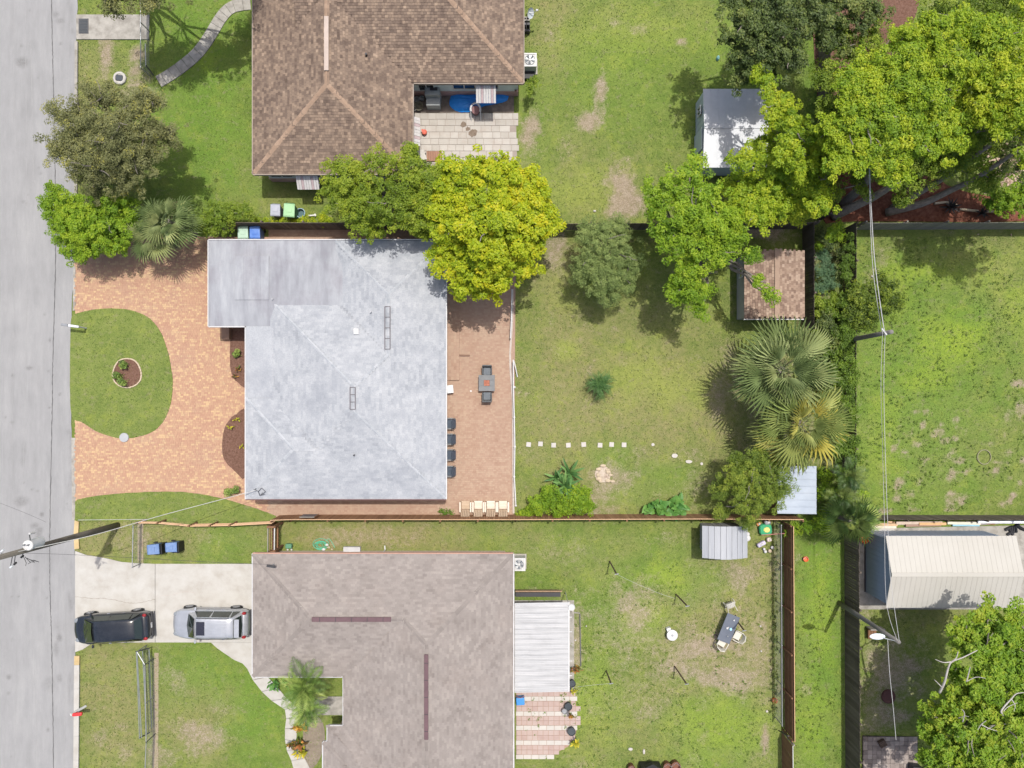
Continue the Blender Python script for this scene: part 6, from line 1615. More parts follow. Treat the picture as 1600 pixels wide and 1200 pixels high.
# mailboxes
t = thing('mailbox', 'white mailbox on a pale arm by the road at the lawn island', 'mailbox', P(134, 512, 0)); a = P(136, 513)
b = MB(); b.tube([a, (a.x, a.y + .02, 1.1)], .05, 8); b.build('post', WHITE, t); q0 = (a.x + .02, a.y + .02, 1.05); b = MB(); b.bar((q0[0] + .08, q0[1] - .02, 1.0), (q0[0] - .52, q0[1] + .06, 1.12), .15, .14); b.build('box', mat('mail_white', [(.62, .64, .68)], rough=.4), t, bevel=.05)
b = MB(); b.bar((q0[0] - .53, q0[1] + .065, 1.12), (q0[0] - .92, q0[1] + .12, 1.14), .15, .14); b.build('door', mat('mail_grey', [(.22, .23, .25)], rough=.5), t, bevel=.03)
t = thing('mailbox', 'red mailbox on a white post leaning over the kerb at the lower left', 'mailbox', P(134, 1104)); a = P(134, 1103)
b = MB(); b.bar(a, (a.x - .35, a.y - .12, .95), .13, .13); b.build('post', WHITE, t); b = MB(); q = P(118.5, 1115, 1.05); b.bar((q.x + .38, q.y - .02, 1.02), (q.x - .18, q.y - .05, 1.08), .2, .2); bx_ = b.build('box', mat('mail_red', [(.60, .045, .05)], rough=.35), t, bevel=.06)
b = MB(); b.bar((q.x + .1, q.y + .115, 1.06), (q.x + .1, q.y + .13, 1.3), .04, .02); b.build('flag', MC['mail_red'], t)

# street-side wood rail beside storm drain
t = thing('wooden_stake_rail', 'thin white pole lying along the sandy patch under the olive tree', 'pole', P(228, 90)); b = MB(); b.tube([P(227, 68, .4), P(228, 104, .4)], .03, 6); b.build('pole', WHITE, t)
b = MB(); b.tube([P(228, 102, .5), P(240, 118, .1)], .035, 6); b.build('stake', DKM, t)

# junk between the shed and the cedar fence
JN = [(1194, 826, 'green and yellow toy car body beside the grey metal shed', 'toy', .8, .7, .4, mat('toy_green', [(.05, .33, .16)]), mat('toy_yellow', [(.7, .62, .2)]), .1),
      (1197, 815, 'pale grey bag on top of the green toy', 'bag', .4, .35, .35, GALV, WHITE, .3),
      (1184, 818, 'orange scrap beside the green toy', 'scrap', .25, .25, .2, mat('orange_plastic', [(.6, .25, .1)]), WHITE, .5),
      (1188, 849, 'lilac and white plastic bundle below the green toy', 'bundle', .55, .25, .3, mat('lilac', [(.5, .46, .6)]), WHITE, .5),
      (1200, 842, 'pinkish white bag next to the lilac bundle', 'bag', .3, .25, .3, mat('pinkish', [(.6, .5, .45)]), WHITE, .2)]
for (X, Y, lb, ct, w, d, h, m1, m2, rz) in JN:
    c = P(X, Y); t = thing('yard_junk', lb, ct, (c.x, c.y, 0), rz, 'junk by the grey metal shed')
    b = MB(); b.box(0, 0, h / 2, w, d, h); b.build('body', m1, t, bevel=min(w, d) * .28)
    b = MB(); b.ell((0.02, 0, h), (w * .26, d * .26, .09), 8, 5); b.build('top', m2, t)
b = MB(); b.tube([P(1190, 836, .5), P(1226, 833.5, 1.0)], .02, 6); o = b.build('pink_pole', mat('pink_pole', [(.5, .2, .2)]), None, at=P(1190, 836)); tag(o, 'thin pink pole from the green toy to the cedar fence', 'pole')
for i, (X, Y, r) in enumerate(((1207, 855.5, .11), (1168, 841, .2), (1168, 835, .15), (1196, 862, .1), (1203, 861, .12), (1194, 858, .09))):
    c = P(X, Y, .15); b = MB(); b.ell((c.x, c.y, .12), (r, r, .12), 12, 7); o = b.build('white_lump', WHITE if i != 4 else STONE, None, at=(c.x, c.y, 0)); tag(o, ['round pale ball near the chain-link fence below the junk', 'large white basin rim at the right wall of the grey metal shed', 'small white basin behind the larger one at the grey shed', 'leftish pale pebble lump below the lilac bundle', 'tan lump right below the pinkish bag', 'smallest white lump below the lilac bundle'][i], 'lump')
def rods(name, lb, ct, X, Y, m, r, h, group=None):
    c = P(X, Y, h * .5); t = thing(name, lb, ct, (c.x, c.y, 0), group=group)
    b = MB(); b.lathe([(r * .75, 0), (r, h), (r * .9, h), (r * .7, h * .6)], (c.x, c.y, 0), 16); b.build('bucket', m, t)
    b = MB(); b.tube([(c.x - r, c.y, h), (c.x, c.y + r * .9, h * 1.1), (c.x + r, c.y, h)], .012, 5); b.build('handle', GALV, t); return t
OR = mat('orange_bucket', [(.62, .13, .045)], rough=.5)
rods('bucket', 'orange bucket at the upper left corner of the metal garage', 'bucket', 1349, 842, OR, .26, .45)
rods('bucket', 'orange red pot lying in the bright grass strip', 'bucket', 1258.5, 873, OR, .17, .2)
rods('bucket', 'red bucket hanging at the foot of the cedar fence', 'bucket', 1210, 1094, OR, .16, .25)
# lumber pile along the fence above the garage
LP = [(1357, 1402, 819, .14, 'tan_plank', (.55, .38, .24)), (1362, 1400, 823, .08, 'pale_plank', (.66, .58, .5)), (1400, 1472, 817, .2, 'beige_plank', (.52, .42, .35)), (1415, 1470, 821, .16, 'brown_plank', (.30, .2, .16)), (1436, 1478, 818.5, .26, 'orange_plank', (.6, .38, .2)), (1480, 1532, 817, .14, 'cream_plank', (.62, .6, .5)), (1488, 1530, 820, .1, 'teal_strip', (.25, .45, .55)), (1528, 1605, 815.5, .3, 'white_plank', (.78, .8, .86))]
lt = thing('lumber_pile', 'long pile of mixed boards and white pipe above the cream garage roof', 'lumber pile', P(1480, 820))
for (xa, xb, Y, z, nm, cl) in LP:
    a = P(xa, Y, z); c = P(xb, Y + random.uniform(-1.2, 1.2), z)
    b = MB(); b.bar(a, c, .16, .09); b.build('board', mat(nm, [cl], rough=.8), lt)
for k in range(9):
    xa = random.uniform(1362, 1520); a = P(xa, 818 + random.uniform(-3, 3), .05); c = P(xa + random.uniform(18, 50), 818 + random.uniform(-3, 3), .07); b = MB(); b.bar(a, c, .1, .05); b.build('board', random.choice([NEWW, GREYW, CEDD, TEAKL]), lt)
c = P(1378, 826); b = MB(); b.prism([P2(1355, 824), P2(1398, 822), P2(1396, 829), P2(1360, 831)], 0, .05); o = b.build('concrete_slab', CONC, None, at=c); tag(o, 'white broken slab above the upper left corner of the cream garage roof', 'slab')
for (X, Y, w, d, lb, m_) in ((1590, 824, .9, .3, 'black scrap under the white pipes at the right edge', BLKB), (1578, 829, .5, .3, 'dark twisted scrap right of the concrete above the garage', DKM)):
    c = P(X, Y); b = MB()
    for k in range(5): b.boxm(Matrix.Translation((c.x + random.uniform(-w / 2, w / 2), c.y + random.uniform(-d / 2, d / 2), .1)) @ Matrix.Rotation(random.random() * 3, 4, 'Z') @ Matrix.Rotation(.4, 4, 'X'), .4, .16, .1)
    o = b.build('scrap_heap', m_, None, at=(c.x, c.y, 0)); o['kind'] = 'stuff'; tag(o, lb)
# things on the tile patio
t = thing('storage_tub', 'blue plastic tub on the tile patio against the taupe house', 'tub', P(812, 1097)); c = P(813, 1096.5, .5)
b = MB(); b.box(c.x, c.y, .28, .52, .46, .46, .08); b.build('tub', mat('tub_blue', [(.06, .25, .58)], rough=.4), t, bevel=.05)
b = MB(); b.tube([(c.x - .3, c.y + .35, .5), (c.x, c.y + .28, .6), (c.x + .28, c.y + .35, .5)], .02, 6); b.build('cable', mat('cable_red', [(.25, .1, .12)]), t)
POT = mat('dark_pot', [(.035, .045, .055), (.06, .07, .08)], rough=.7)
# pots get their plants in the vegetation section
POTS = [(888, 1104, .24, 'dark pot with a rust coloured plant on the tile patio', 'rust'), (882, 1111, .17, 'small grey pot left of the rust plant pot', None), (886, 1110, .0, None, None), (893, 1143, .26, 'dark pot with a yellow leaved plant at the tile patio edge', 'yellow'), (894, 1068, .22, 'dark square pot at the end of the corrugated patio cover', 'yellow2')]
for (X, Y, r, lb, pl_) in POTS:
    if not lb: continue
    c = P(X, Y, .4); t = thing('plant_pot', lb, 'plant pot', (c.x, c.y, .05), group='pots on the tile patio')
    b = MB(); b.lathe([(r * .7, 0), (r, .42), (r * .92, .43), (r * .85, .36)], (c.x, c.y, .05), 14); b.build('pot', POT if r > .2 else GALV, t)
    b = MB(); b.lathe([(r * .82, .33), (r * .5, .35)], (c.x, c.y, .05), 12); b.build('soil', MULCH, t)
# barbecue and big pots at the bottom edge
t = thing('barbecue', 'black barbecue grill at the bottom edge of the lower lawn', 'grill', P(1012, 1196))
a = P(998, 1186); c = P(1030, 1225); BK = mat('grill_black', [(.02, .021, .023)], rough=.5)
b = MB(); b.bx(a.x, c.y, .05, c.x, a.y - .1, .9); b.build('cabinet', BK, t, bevel=.05); b = MB(); b.prism([(a.x + .25, a.y - .1), (c.x - .2, a.y - .1), (c.x - .55, a.y + .12)], .5, .88); b.build('shelf', BK, t)
b = MB(); b.ell(((a.x + c.x) / 2 + .1, a.y - .8, .9), (.5, .45, .3), 18, 8, 0); b.build('lid', mat('lid_steel', [(.2, .22, .25)], rough=.3, metal=.5), t)
for i, (X, Y, r) in enumerate(((986, 1196, .24), (1042, 1193, .27), (1055, 1192, .3))):
    rods('clay_pot', ['brown pot left of the black barbecue', 'dark brown pot just right of the black barbecue', 'reddish brown pot, rightmost by the black barbecue'][i], 'plant pot', X, Y + 3, mat('brown_pot', [(.16, .07, .045)], rough=.6), r, .5, 'pots by the barbecue')
for i, (X, Y, w, d, lb) in enumerate(((985, 1170, .3, .2, 'white scrap in the grass above the brown pot'), (1006, 1174, .16, .34, 'pinkish white scrap in the grass above the barbecue'), (1198, 1111, .16, .16, 'white stone near the lower cedar fence'), (1188, 978, .12, .12, 'white dot of a stone beside the chain-link fence, upper'), (1189, 1017, .12, .12, 'white dot of a stone beside the chain-link fence, lower'), (1362, 432, .14, .14, 'small white cup in the dirt left of the round bush'), (1497, 800, .0, 0, None), (929, 330, .2, .14, 'small pale block in the grass near the dark fence'), (916, 978, .1, .1, 'white dot in the grass beside the patio cover'), (899, 1000, .12, .12, 'brownish white stone beside the patio cover'), (1121, 92, .2, .3, 'teal pot in the grass beside the dark tree at the top'))):
    if not lb: continue
    c = P(X, Y); b = MB(); b.ell((c.x, c.y, .04), (w / 2, d / 2, .07 if X != 1121 else .3), 9, 5); o = b.build('pale_scrap', mat('teal_pot', [(.25, .5, .5)]) if X == 1121 else TW, None, at=(c.x, c.y, 0)); tag(o, lb, 'stone' if X != 1121 else 'pot')
# small wood bench behind the lamp pole, round brown disc
t = thing('log_seat', 'brown wooden seat beside the mossy fence near the lamp head', 'seat', P(1355, 985)); a = P(1352, 995)
for k in range(3): b = MB(); b.bx(a.x + k * .17, a.y, .2, a.x + k * .17 + .15, a.y + .6, .4); b.build('plank', CEDD, t)
b = MB(); b.bx(a.x, a.y + .62, .1, a.x + .9, a.y + .7, .7); b.build('backrest', GREYW, t)
b = MB(); c = P(1388, 1088); b.lathe([(.45, 0), (.42, .08)], c, 18); o = b.build('round_mat', mat('maroon', [(.09, .04, .035)]), None, at=c); tag(o, 'round dark maroon lid lying in the shade left of the leafy tree', 'lid')
c = P(195, 683.5); b = MB(); b.lathe([(.3, 0), (.28, .05), (.1, .06)], (c.x, c.y, .075), 14); o = b.build('grey_cover', VB, None, at=(c.x, c.y, .075)); tag(o, 'grey oval cover at the lower rim of the lawn island', 'cover')
b = MB(); c = P(1537, 714); b.tube([(c.x + .42 * math.cos(a), c.y + .45 * math.sin(a), .05) for a in np.linspace(0, 6.283, 25)], .03, 5, cap=False); o = b.build('hose_ring', mat('ring_grey', [(.25, .24, .15)]), None, at=c); tag(o, 'round coil lying in the weedy lawn at the right', 'coil')

# ------------------------------------------------------------------ vegetation
def leaves_mesh(name, C, N, size, m, parent, tint, asp=.45, jit=.9, flop=.0):
    """One folded leaf at every C (n,3) facing roughly N (n,3); tint (n,) is the hue of the sprig it grows on."""
    n = len(C)
    nn = N + rng.normal(0, jit, (n, 3)) * .5; nn /= np.linalg.norm(nn, axis=1, keepdims=True) + 1e-9
    a = rng.normal(0, 1, (n, 3)); u = np.cross(nn, a); u /= np.linalg.norm(u, axis=1, keepdims=True) + 1e-9
    v = np.cross(nn, u)
    s = size * rng.uniform(.6, 1.35, (n, 1))
    w = s * asp
    V = np.stack([C - u * s * .5, C + v * w * .5 - nn * s * .04, C + u * s * .5 - nn * s * .15 * flop, C - v * w * .5 - nn * s * .04], 1).reshape(-1, 3)
    F = np.arange(n * 4).reshape(-1, 4)
    return np_mesh(name, V, F, [m], parent, dict(tint=('POINT', np.repeat(tint, 4))))

def crown_points(lobes, clump=.45, dens=230, fill=.35, squash=.75, seed=0, rag=.25):
    clump = clump * .62; rag = rag + .14
    """lobes: world (x,y,z,r). Sprigs sit over the upper shell of every lobe; leaves sit over every sprig."""
    C = []; N = []; T = []
    for (x, y, z, r) in lobes:
        area = 2.6 * math.pi * r * r; nc = max(4, int(.9 * area / (clump * clump * 2.2)))
        d = rng.normal(0, 1, (nc, 3)); d[:, 2] = np.abs(d[:, 2]) * .9 - .15; d /= np.linalg.norm(d, axis=1, keepdims=True)
        rr = r * (1 - rag * .5 + rag * rng.normal(0, .6, (nc, 1))).clip(.45, 1.28)
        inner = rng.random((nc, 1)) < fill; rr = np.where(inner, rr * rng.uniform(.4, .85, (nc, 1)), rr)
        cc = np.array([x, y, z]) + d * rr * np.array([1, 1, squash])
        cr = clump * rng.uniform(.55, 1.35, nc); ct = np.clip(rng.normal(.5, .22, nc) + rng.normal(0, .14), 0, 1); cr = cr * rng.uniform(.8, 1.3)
        ct = np.where(inner[:, 0], ct * .7, ct)  # inner sprigs get a darker tint, crown shade put into the leaf colour
        for i in range(nc):
            m = int(dens * cr[i] * cr[i] * 3.7)
            if m < 4: m = 4
            e = rng.normal(0, 1, (m, 3)); e[:, 2] = np.abs(e[:, 2]) * .8 - .25; e /= np.linalg.norm(e, axis=1, keepdims=True)
            q = cc[i] + e * cr[i] * (rng.random((m, 1)) ** .4) * np.array([1, 1, .6])
            nrm = e * .55 + d[i] * .25 + np.array([0, 0, .75])
            C.append(q); N.append(nrm); T.append(np.clip(ct[i] + rng.normal(0, .1, m), 0, 1))
    C = np.concatenate(C); C[:, 2] = np.maximum(C[:, 2], .06)
    return C, np.concatenate(N), np.concatenate(T)

BARK = mat('grey_bark', [(0.16, .14, .12), (0.28, .25, .22)], scale=6, rough=.95, bump=.6, bscale=25, fine=.3)
def limb(b, a, c, r0, r1, n=5, wob=.12):
    a = Vector(a); c = Vector(c); L = (c - a).length; pts = []
    for i in range(n + 1):
        t = i / n; p = a.lerp(c, t); p += Vector((random.uniform(-1, 1), random.uniform(-1, 1), random.uniform(-.3, .8) * (1 - t))) * wob * L * math.sin(math.pi * t) * .6; pts.append(p)
    b.tube(pts, [r0 + (r1 - r0) * i / n for i in range(n + 1)], 7)
    return pts
def tree(name, label, base, lobes, m, size=.13, clump=.45, dens=230, tr=.18, cat='tree', group=None, asp=.45, fill=.35, squash=.75, rag=.25, bark=None, twigs=2, jit=.9, part='crown'):
    """base: pixel of the trunk foot; lobes: (X, Y, radius in pixels, height)."""
    t = thing(name, label, cat, P(*base), group=group)
    B = P(*base); W = []
    for (X, Y, rp, z) in lobes:
        c = P(X, Y, z); W.append((c.x, c.y, z, rp * (CAM_H - z) / (CAM_H * PXM)))
    if tr:
        b = MB(); zmin = min(w[2] - w[3] * .6 for w in W); cx = sum(w[0] for w in W) / len(W); cy = sum(w[1] for w in W) / len(W)
        fork = Vector((B.x * .7 + cx * .3, B.y * .7 + cy * .3, max(.35, zmin * .75)))
        b.tube([B, B.lerp(fork, .5) + Vector((.05, .03, 0)), fork], [tr * 1.25, tr, tr * .85], 10)
        b.build('trunk', bark or BARK, t, smooth=True)
        for w in W:
            b = MB(); e = Vector((w[0], w[1], w[2] + w[3] * .25)); pts = limb(b, fork, e, tr * .6, tr * .16)
            for _ in range(twigs):
                q = pts[random.randrange(2, len(pts))]; an = random.random() * 6.283
                limb(b, q, q + Vector((math.cos(an), math.sin(an), .5)) * w[3] * .75, tr * .2, .012, 4)
            b.build('branch', bark or BARK, t, smooth=True)
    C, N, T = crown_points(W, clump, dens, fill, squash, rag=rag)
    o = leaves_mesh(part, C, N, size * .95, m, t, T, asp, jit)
    return t

LM = {}
YG2 = leafmat('leaf_yellow_green', [(0.10, .19, .012), (0.20, .31, .014), (0.33, .41, .02), (0.46, .48, .03)], .36)
YG = leafmat('leaf_lime', [(0.13, .21, .010), (0.27, .36, .012), (0.42, .46, .016), (0.58, .50, .02)], .38)
GR_ = leafmat('leaf_green', [(0.04, .09, .010), (0.085, .17, .016), (0.14, .25, .022), (.22, .33, .035)], .34)
MIDG = leafmat('leaf_mid', [(0.07, .125, .012), (0.135, .21, .018), (0.21, .285, .026), (.30, .35, .04)], .34)
MIDL = leafmat('leaf_mid_lime', [(0.085, .14, .012), (0.165, .24, .018), (0.255, .325, .024), (.36, .39, .04)], .36)
OLV = leafmat('leaf_olive', [(0.075, .085, .03), (0.135, .145, .05), (0.20, .205, .085), (.38, .35, .05)], .22)
DUSK = leafmat('leaf_dusty', [(0.075, .115, .03), (0.145, .205, .058), (0.225, .29, .088), (.32, .37, .12)], .25)
DKG = leafmat('leaf_dark', [(0.03, .05, .012), (0.06, .095, .022), (0.12, .16, .035), (.24, .26, .07)], .2)
BRG = leafmat('leaf_bright', [(0.085, .175, .012), (0.165, .285, .016), (0.26, .38, .022), (.37, .45, .03)], .38)
PINE = leafmat('leaf_pine', [(0.055, .10, .012), (0.115, .175, .02), (0.19, .255, .028), (.30, .33, .04)], .25)
FERN = leafmat('leaf_fern', [(0.045, .10, .045), (0.09, .17, .08), (0.15, .23, .12)], .25)
YLW = leafmat('leaf_yellow', [(0.40, .30, .02), (0.60, .45, .03), (.35, .35, .04)], .3)
RST = leafmat('leaf_rust', [(0.20, .07, .02), (0.42, .17, .04), (.5, .33, .05), (.12, .14, .03)], .25)
VINE = leafmat('leaf_vine', [(0.045, .085, .010), (0.11, .19, .018), (0.20, .29, .03)], .32)

# street side
tree('olive_tree', 'broad olive-brown tree over the road edge at the upper left', (190, 235), [(178, 200, 52, 6.2), (130, 185, 38, 5.4), (118, 230, 42, 5.0), (160, 265, 44, 5.2), (215, 250, 44, 5.6), (238, 205, 42, 5.6), (215, 165, 36, 5.5), (165, 155, 30, 5.4), (95, 180, 20, 4.8), (92, 232, 22, 4.6), (262, 215, 24, 5), (150, 295, 26, 3.9), (200, 288, 28, 3.9), (125, 272, 22, 3.8), (240, 160, 20, 5), (140, 150, 18, 4.8), (178, 225, 40, 6.6)], OLV, .14, .40, 230, .26, asp=.32, rag=.6, twigs=4, fill=.4)
tree('lime_shrub', 'bright lime green spreading shrub tree at the road below the olive tree', (150, 350), [(118, 388, 24, 2.2), (185, 372, 26, 2.4), (130, 350, 42, 3.0), (170, 345, 42, 3.2), (95, 325, 25, 2.8), (150, 380, 30, 2.6), (200, 338, 27, 3.0), (105, 362, 25, 2.4), (75, 322, 12, 2.6), (80, 292, 8, 2.8), (92, 300, 11, 2.8)], BRG, .13, .34, 300, .12, cat='tree')
tree('round_shrub', 'rounded green shrub between the fan palms and the dark fence', (340, 345), [(338, 336, 26, 2.0), (362, 334, 18, 1.8), (325, 352, 16, 1.8), (385, 330, 14, 1.6), (350, 358, 14, 1.6)], MIDG, .11, .28, 330, .08, cat='shrub')
tree('overhanging_tree', 'tree overhanging the storm drain apron at the very top of the picture', (215, -45), [(205, -25, 44, 6), (180, -5, 26, 5.4), (240, -20, 40, 6), (285, -35, 40, 6), (175, 12, 10, 5.2), (320, -40, 42, 6), (350, -70, 40, 6)], OLV, .13, .4, 260, .2, asp=.4, rag=.4)
# between the houses
tree('green_tree', 'green bushy tree between the brown roof and the grey roof', (600, 320), [(545, 285, 36, 5.4), (590, 262, 30, 5.6), (640, 265, 32, 5.8), (668, 290, 30, 5.4), (560, 325, 40, 5.0), (610, 320, 42, 5.6), (655, 330, 36, 5.0), (575, 350, 24, 4.4), (530, 305, 26, 5.2), (645, 240, 14, 5.4), (660, 362, 16, 4.2)], MIDL, .14, .42, 270, .2, rag=.3, fill=.3)
tree('lime_tree', 'dense golden lime tree whose crown covers the corner of the grey roof', (768, 372), [(760, 300, 54, 6.0), (712, 290, 38, 5.6), (810, 300, 42, 5.6), (715, 345, 40, 5.8), (765, 355, 60, 6.6), (822, 350, 46, 5.8), (715, 400, 40, 5.2), (760, 415, 46, 5.4), (808, 400, 40, 5.2), (735, 440, 28, 4.6), (770, 446, 24, 4.4), (845, 345, 24, 5), (700, 262, 20, 5.2), (780, 260, 22, 5.2), (690, 400, 18, 4.8), (836, 380, 20, 4.8), (705, 310, 26, 5.8)], YG, .19, .46, 190, .24, rag=.22, fill=.2, asp=.5)
tree('dusty_tree', 'dusty grey-green feathery tree in the back lawn against the dark fence', (948, 400), [(945, 375, 38, 4.0), (920, 400, 28, 3.6), (970, 400, 32, 3.8), (945, 430, 34, 3.6), (975, 435, 26, 3.2), (915, 370, 20, 3.6), (925, 355, 18, 3.6), (965, 355, 20, 3.6), (910, 425, 18, 3.0), (950, 465, 18, 2.8), (990, 415, 14, 3.2)], DUSK, .10, .32, 420, .14, asp=.3, rag=.35)
tree('tall_green_tree', 'loose bright green tree reaching from the dark fence down over the back lawn', (1090, 400), [(1040, 300, 30, 6.8), (1075, 280, 34, 7.0), (1025, 330, 26, 6.4), (1080, 330, 40, 6.8), (1050, 370, 34, 6.2), (1095, 385, 36, 6.2), (1120, 340, 36, 6.6), (1075, 430, 30, 5.4), (1090, 460, 22, 4.8), (1085, 255, 16, 6.8), (1020, 300, 16, 6.2), (1125, 395, 26, 5.8), (1150, 370, 28, 6), (1100, 300, 26, 6.8), (1060, 455, 18, 4.8), (1095, 485, 12, 4.4), (1175, 400, 16, 5.6), (1200, 460, 10, 5.0), (1185, 440, 12, 5.2), (1210, 470, 8, 5)], BRG, .15, .42, 200, .22, rag=.45, fill=.3, twigs=3)
tree('yellow_tree', 'yellow-green tree hanging over the right end of the white metal shed', (1270, 300), [(1190, 230, 25, 5.7), (1210, 270, 35, 6.3), (1170, 300, 26, 5.6), (1240, 250, 29, 8.0), (1260, 290, 36, 6.2), (1215, 310, 34, 6.1), (1180, 335, 28, 6.4), (1160, 255, 16, 7.1), (1240, 210, 29, 7.5), (1210, 165, 26, 7.1), (1225, 190, 25, 6.8), (1280, 240, 31, 6.6), (1290, 210, 22, 8.3), (1245, 330, 22, 5.9), (1145, 330, 22, 5.7), (1200, 130, 16, 7.2), (1140, 245, 8, 5.3), (1280, 320, 23, 7.4), (1185, 115, 12, 6.7), (1150, 285, 15, 5.2)], YG2, .15, .40, 260, .24, rag=.32, fill=.3)
tree('great_yellow_tree', 'great yellow-green tree crown in the middle of the top right corner', (1375, 235), [(1340, 150, 38, 9.6), (1390, 130, 42, 9.5), (1430, 90, 45, 9.6), (1350, 200, 47, 9.5), (1400, 190, 48, 9.4), (1440, 160, 36, 9.7), (1330, 240, 34, 9.6), (1380, 240, 38, 9.5), (1310, 200, 33, 9.6), (1320, 130, 26, 9.8), (1470, 60, 39, 9.8), (1410, 60, 24, 9.0), (1480, 110, 38, 9.7), (1470, 190, 28, 9.6), (1300, 260, 20, 9.7), (1435, 225, 26, 9.7), (1345, 100, 20, 8.4), (1395, 275, 19, 9.2), (1450, 40, 23, 9.8), (1475, 225, 30, 9.6), (1405, 215, 34, 9.4), (1360, 180, 34, 9.4)], YG2, .15, .42, 260, .30, rag=.3, fill=.3, twigs=3)
tree('second_yellow_tree', 'yellow-green tree crown at the right edge of the top right corner', (1570, 160), [(1540, 70, 44, 9.3), (1590, 60, 49, 8.2), (1560, 130, 40, 9.4), (1600, 130, 42, 9.4), (1520, 170, 40, 8.4), (1580, 185, 40, 8.6), (1510, 40, 29, 9.0), (1610, 10, 32, 8.6), (1515, 120, 31, 8.4), (1500, 215, 20, 6.3), (1640, 250, 38, 9.5), (1700, 240, 45, 10), (1655, 200, 40, 9.5), (1745, 262, 45, 10), (1612, 255, 20, 9.0), (1690, 290, 30, 9)], YG2, .15, .42, 240, .28, rag=.3, fill=.3, twigs=3)
tree('shaded_tree', 'green lower tree in the shade beneath the great yellow-green crowns', (1470, 270), [(1310, 60, 30, 5.6), (1335, 90, 30, 6), (1290, 120, 26, 5.6), (1300, 165, 26, 5.8), (1360, 60, 30, 6), (1300, 300, 22, 4), (1345, 285, 20, 3.6), (1410, 200, 40, 5.5), (1450, 180, 40, 5.6), (1340, 235, 34, 5), (1380, 265, 30, 5.2), (1360, 100, 40, 6), (1310, 245, 26, 5.6), (1500, 200, 40, 5.4), (1430, 250, 34, 4.8), (1480, 30, 50, 6), (1550, 10, 50, 6), (1540, 200, 40, 5.6), (1450, 260, 30, 4.2), (1500, 250, 34, 4.4), (1540, 280, 30, 3.8), (1480, 230, 34, 4.8), (1420, 290, 24, 3.6), (1540, 230, 34, 4.6), (1405, 310, 14, 3.0)], MIDG, .14, .4, 190, .18, rag=.35)
tree('leathery_tree', 'dark leathery-leaved tree above the white metal shed at the top', (1215, 60), [(1160, 40, 34, 7), (1200, 20, 38, 7.4), (1240, 50, 36, 7.2), (1180, 80, 34, 6.6), (1155, 95, 26, 6), (1230, 95, 28, 6.4), (1280, 20, 34, 7.2), (1330, 5, 34, 7), (1150, -5, 30, 6.8), (1290, 60, 26, 6.6), (1340, 40, 22, 6.6), (1160, 125, 16, 5.6), (1200, 108, 14, 5.4), (1370, 20, 18, 6.6), (1240, -10, 40, 7.4), (1320, 75, 16, 6.2), (1135, 60, 14, 6), (1310, -30, 40, 7)], DKG, .15, .38, 215, .24, rag=.5, fill=.35, asp=.5)
tree('dark_twiggy_tree', 'dark sparse tree with pinkish litter under it at the far right edge', (1590, 260), [(1590, 215, 26, 5), (1575, 245, 24, 4.6), (1600, 265, 24, 4.4)], DKG, .12, .3, 160, .16, rag=.5, twigs=5)
tree('bright_shrub', 'bright green shrub at the right edge above the long grey fence', (1580, 315), [(1560, 305, 20, 1.8), (1590, 315, 24, 1.6), (1570, 325, 16, 1.3), (1600, 290, 20, 1.8), (1545, 318, 10, 1.2)], BRG, .15, .3, 230, .07, cat='shrub')
# big limbs seen under the crowns
def big_limb(label, pts, r0, r1, parent_name):
    pass
for nm, lb, pts, r0, r1 in (('leaning_tree', 'long grey leaning trunk crossing the red mulch, lower of the two', [(1385, 332, .2), (1440, 318, 1.6), (1480, 300, 2.8), (1530, 275, 4.2), (1590, 235, 6)], .26, .10),
                            ('leaning_tree', 'grey leaning trunk crossing the red mulch, upper of the two', [(1395, 325, .2), (1420, 310, 1.6), (1455, 290, 2.8), (1500, 262, 4.2), (1560, 215, 6)], .24, .1),
                            ('leaning_tree', 'thick pale grey trunk slanting up from the corner of the dark fences', [(1302, 338, .2), (1335, 322, 1.4), (1368, 306, 2.6), (1408, 280, 4.4)], .30, .18),
                            ('leaning_tree', 'short thick trunk left of the power line in the shade', [(1318, 318, .2), (1335, 303, 1.6), (1352, 285, 3.4), (1368, 255, 6)], .30, .2)):
    t = thing(nm, lb, 'tree', P(pts[0][0], pts[0][1])); b = MB(); pp = curve_pts([P(*p) for p in pts], 5); b.tube(pp, [r0 + (r1 - r0) * i / (len(pp) - 1) for i in range(len(pp))], 10); b.build('trunk', BARK, t, smooth=True)
    b = MB(); limb(b, pp[-6], pp[-6] + Vector((1.0, .8, 1.2)), r1 * .7, .02); b.build('branch', BARK, t, smooth=True)
b = MB(); b.bar(P(1418, 298, .4), P(1428, 304, .4), .12, .1); o = b.build('cut_log', NEWW, None, at=P(1423, 301)); tag(o, 'short pale cut log on the red mulch between the leaning trunks', 'log')
a = P(1498, 328); b = MB()
et = thing('bed_edging', 'pale stone edging of the red mulch bed at the upper right', 'edging', P(1520, 330))
for (xa, ya, xb, yb) in ((1460, 318, 1478, 316), (1478, 316, 1497, 322), (1499, 327, 1528, 330), (1541, 331, 1558, 331)): b = MB(); b.bar(P(xa, ya, .12), P(xb, yb, .12), .12, .16); b.build('stone', STONE, et)

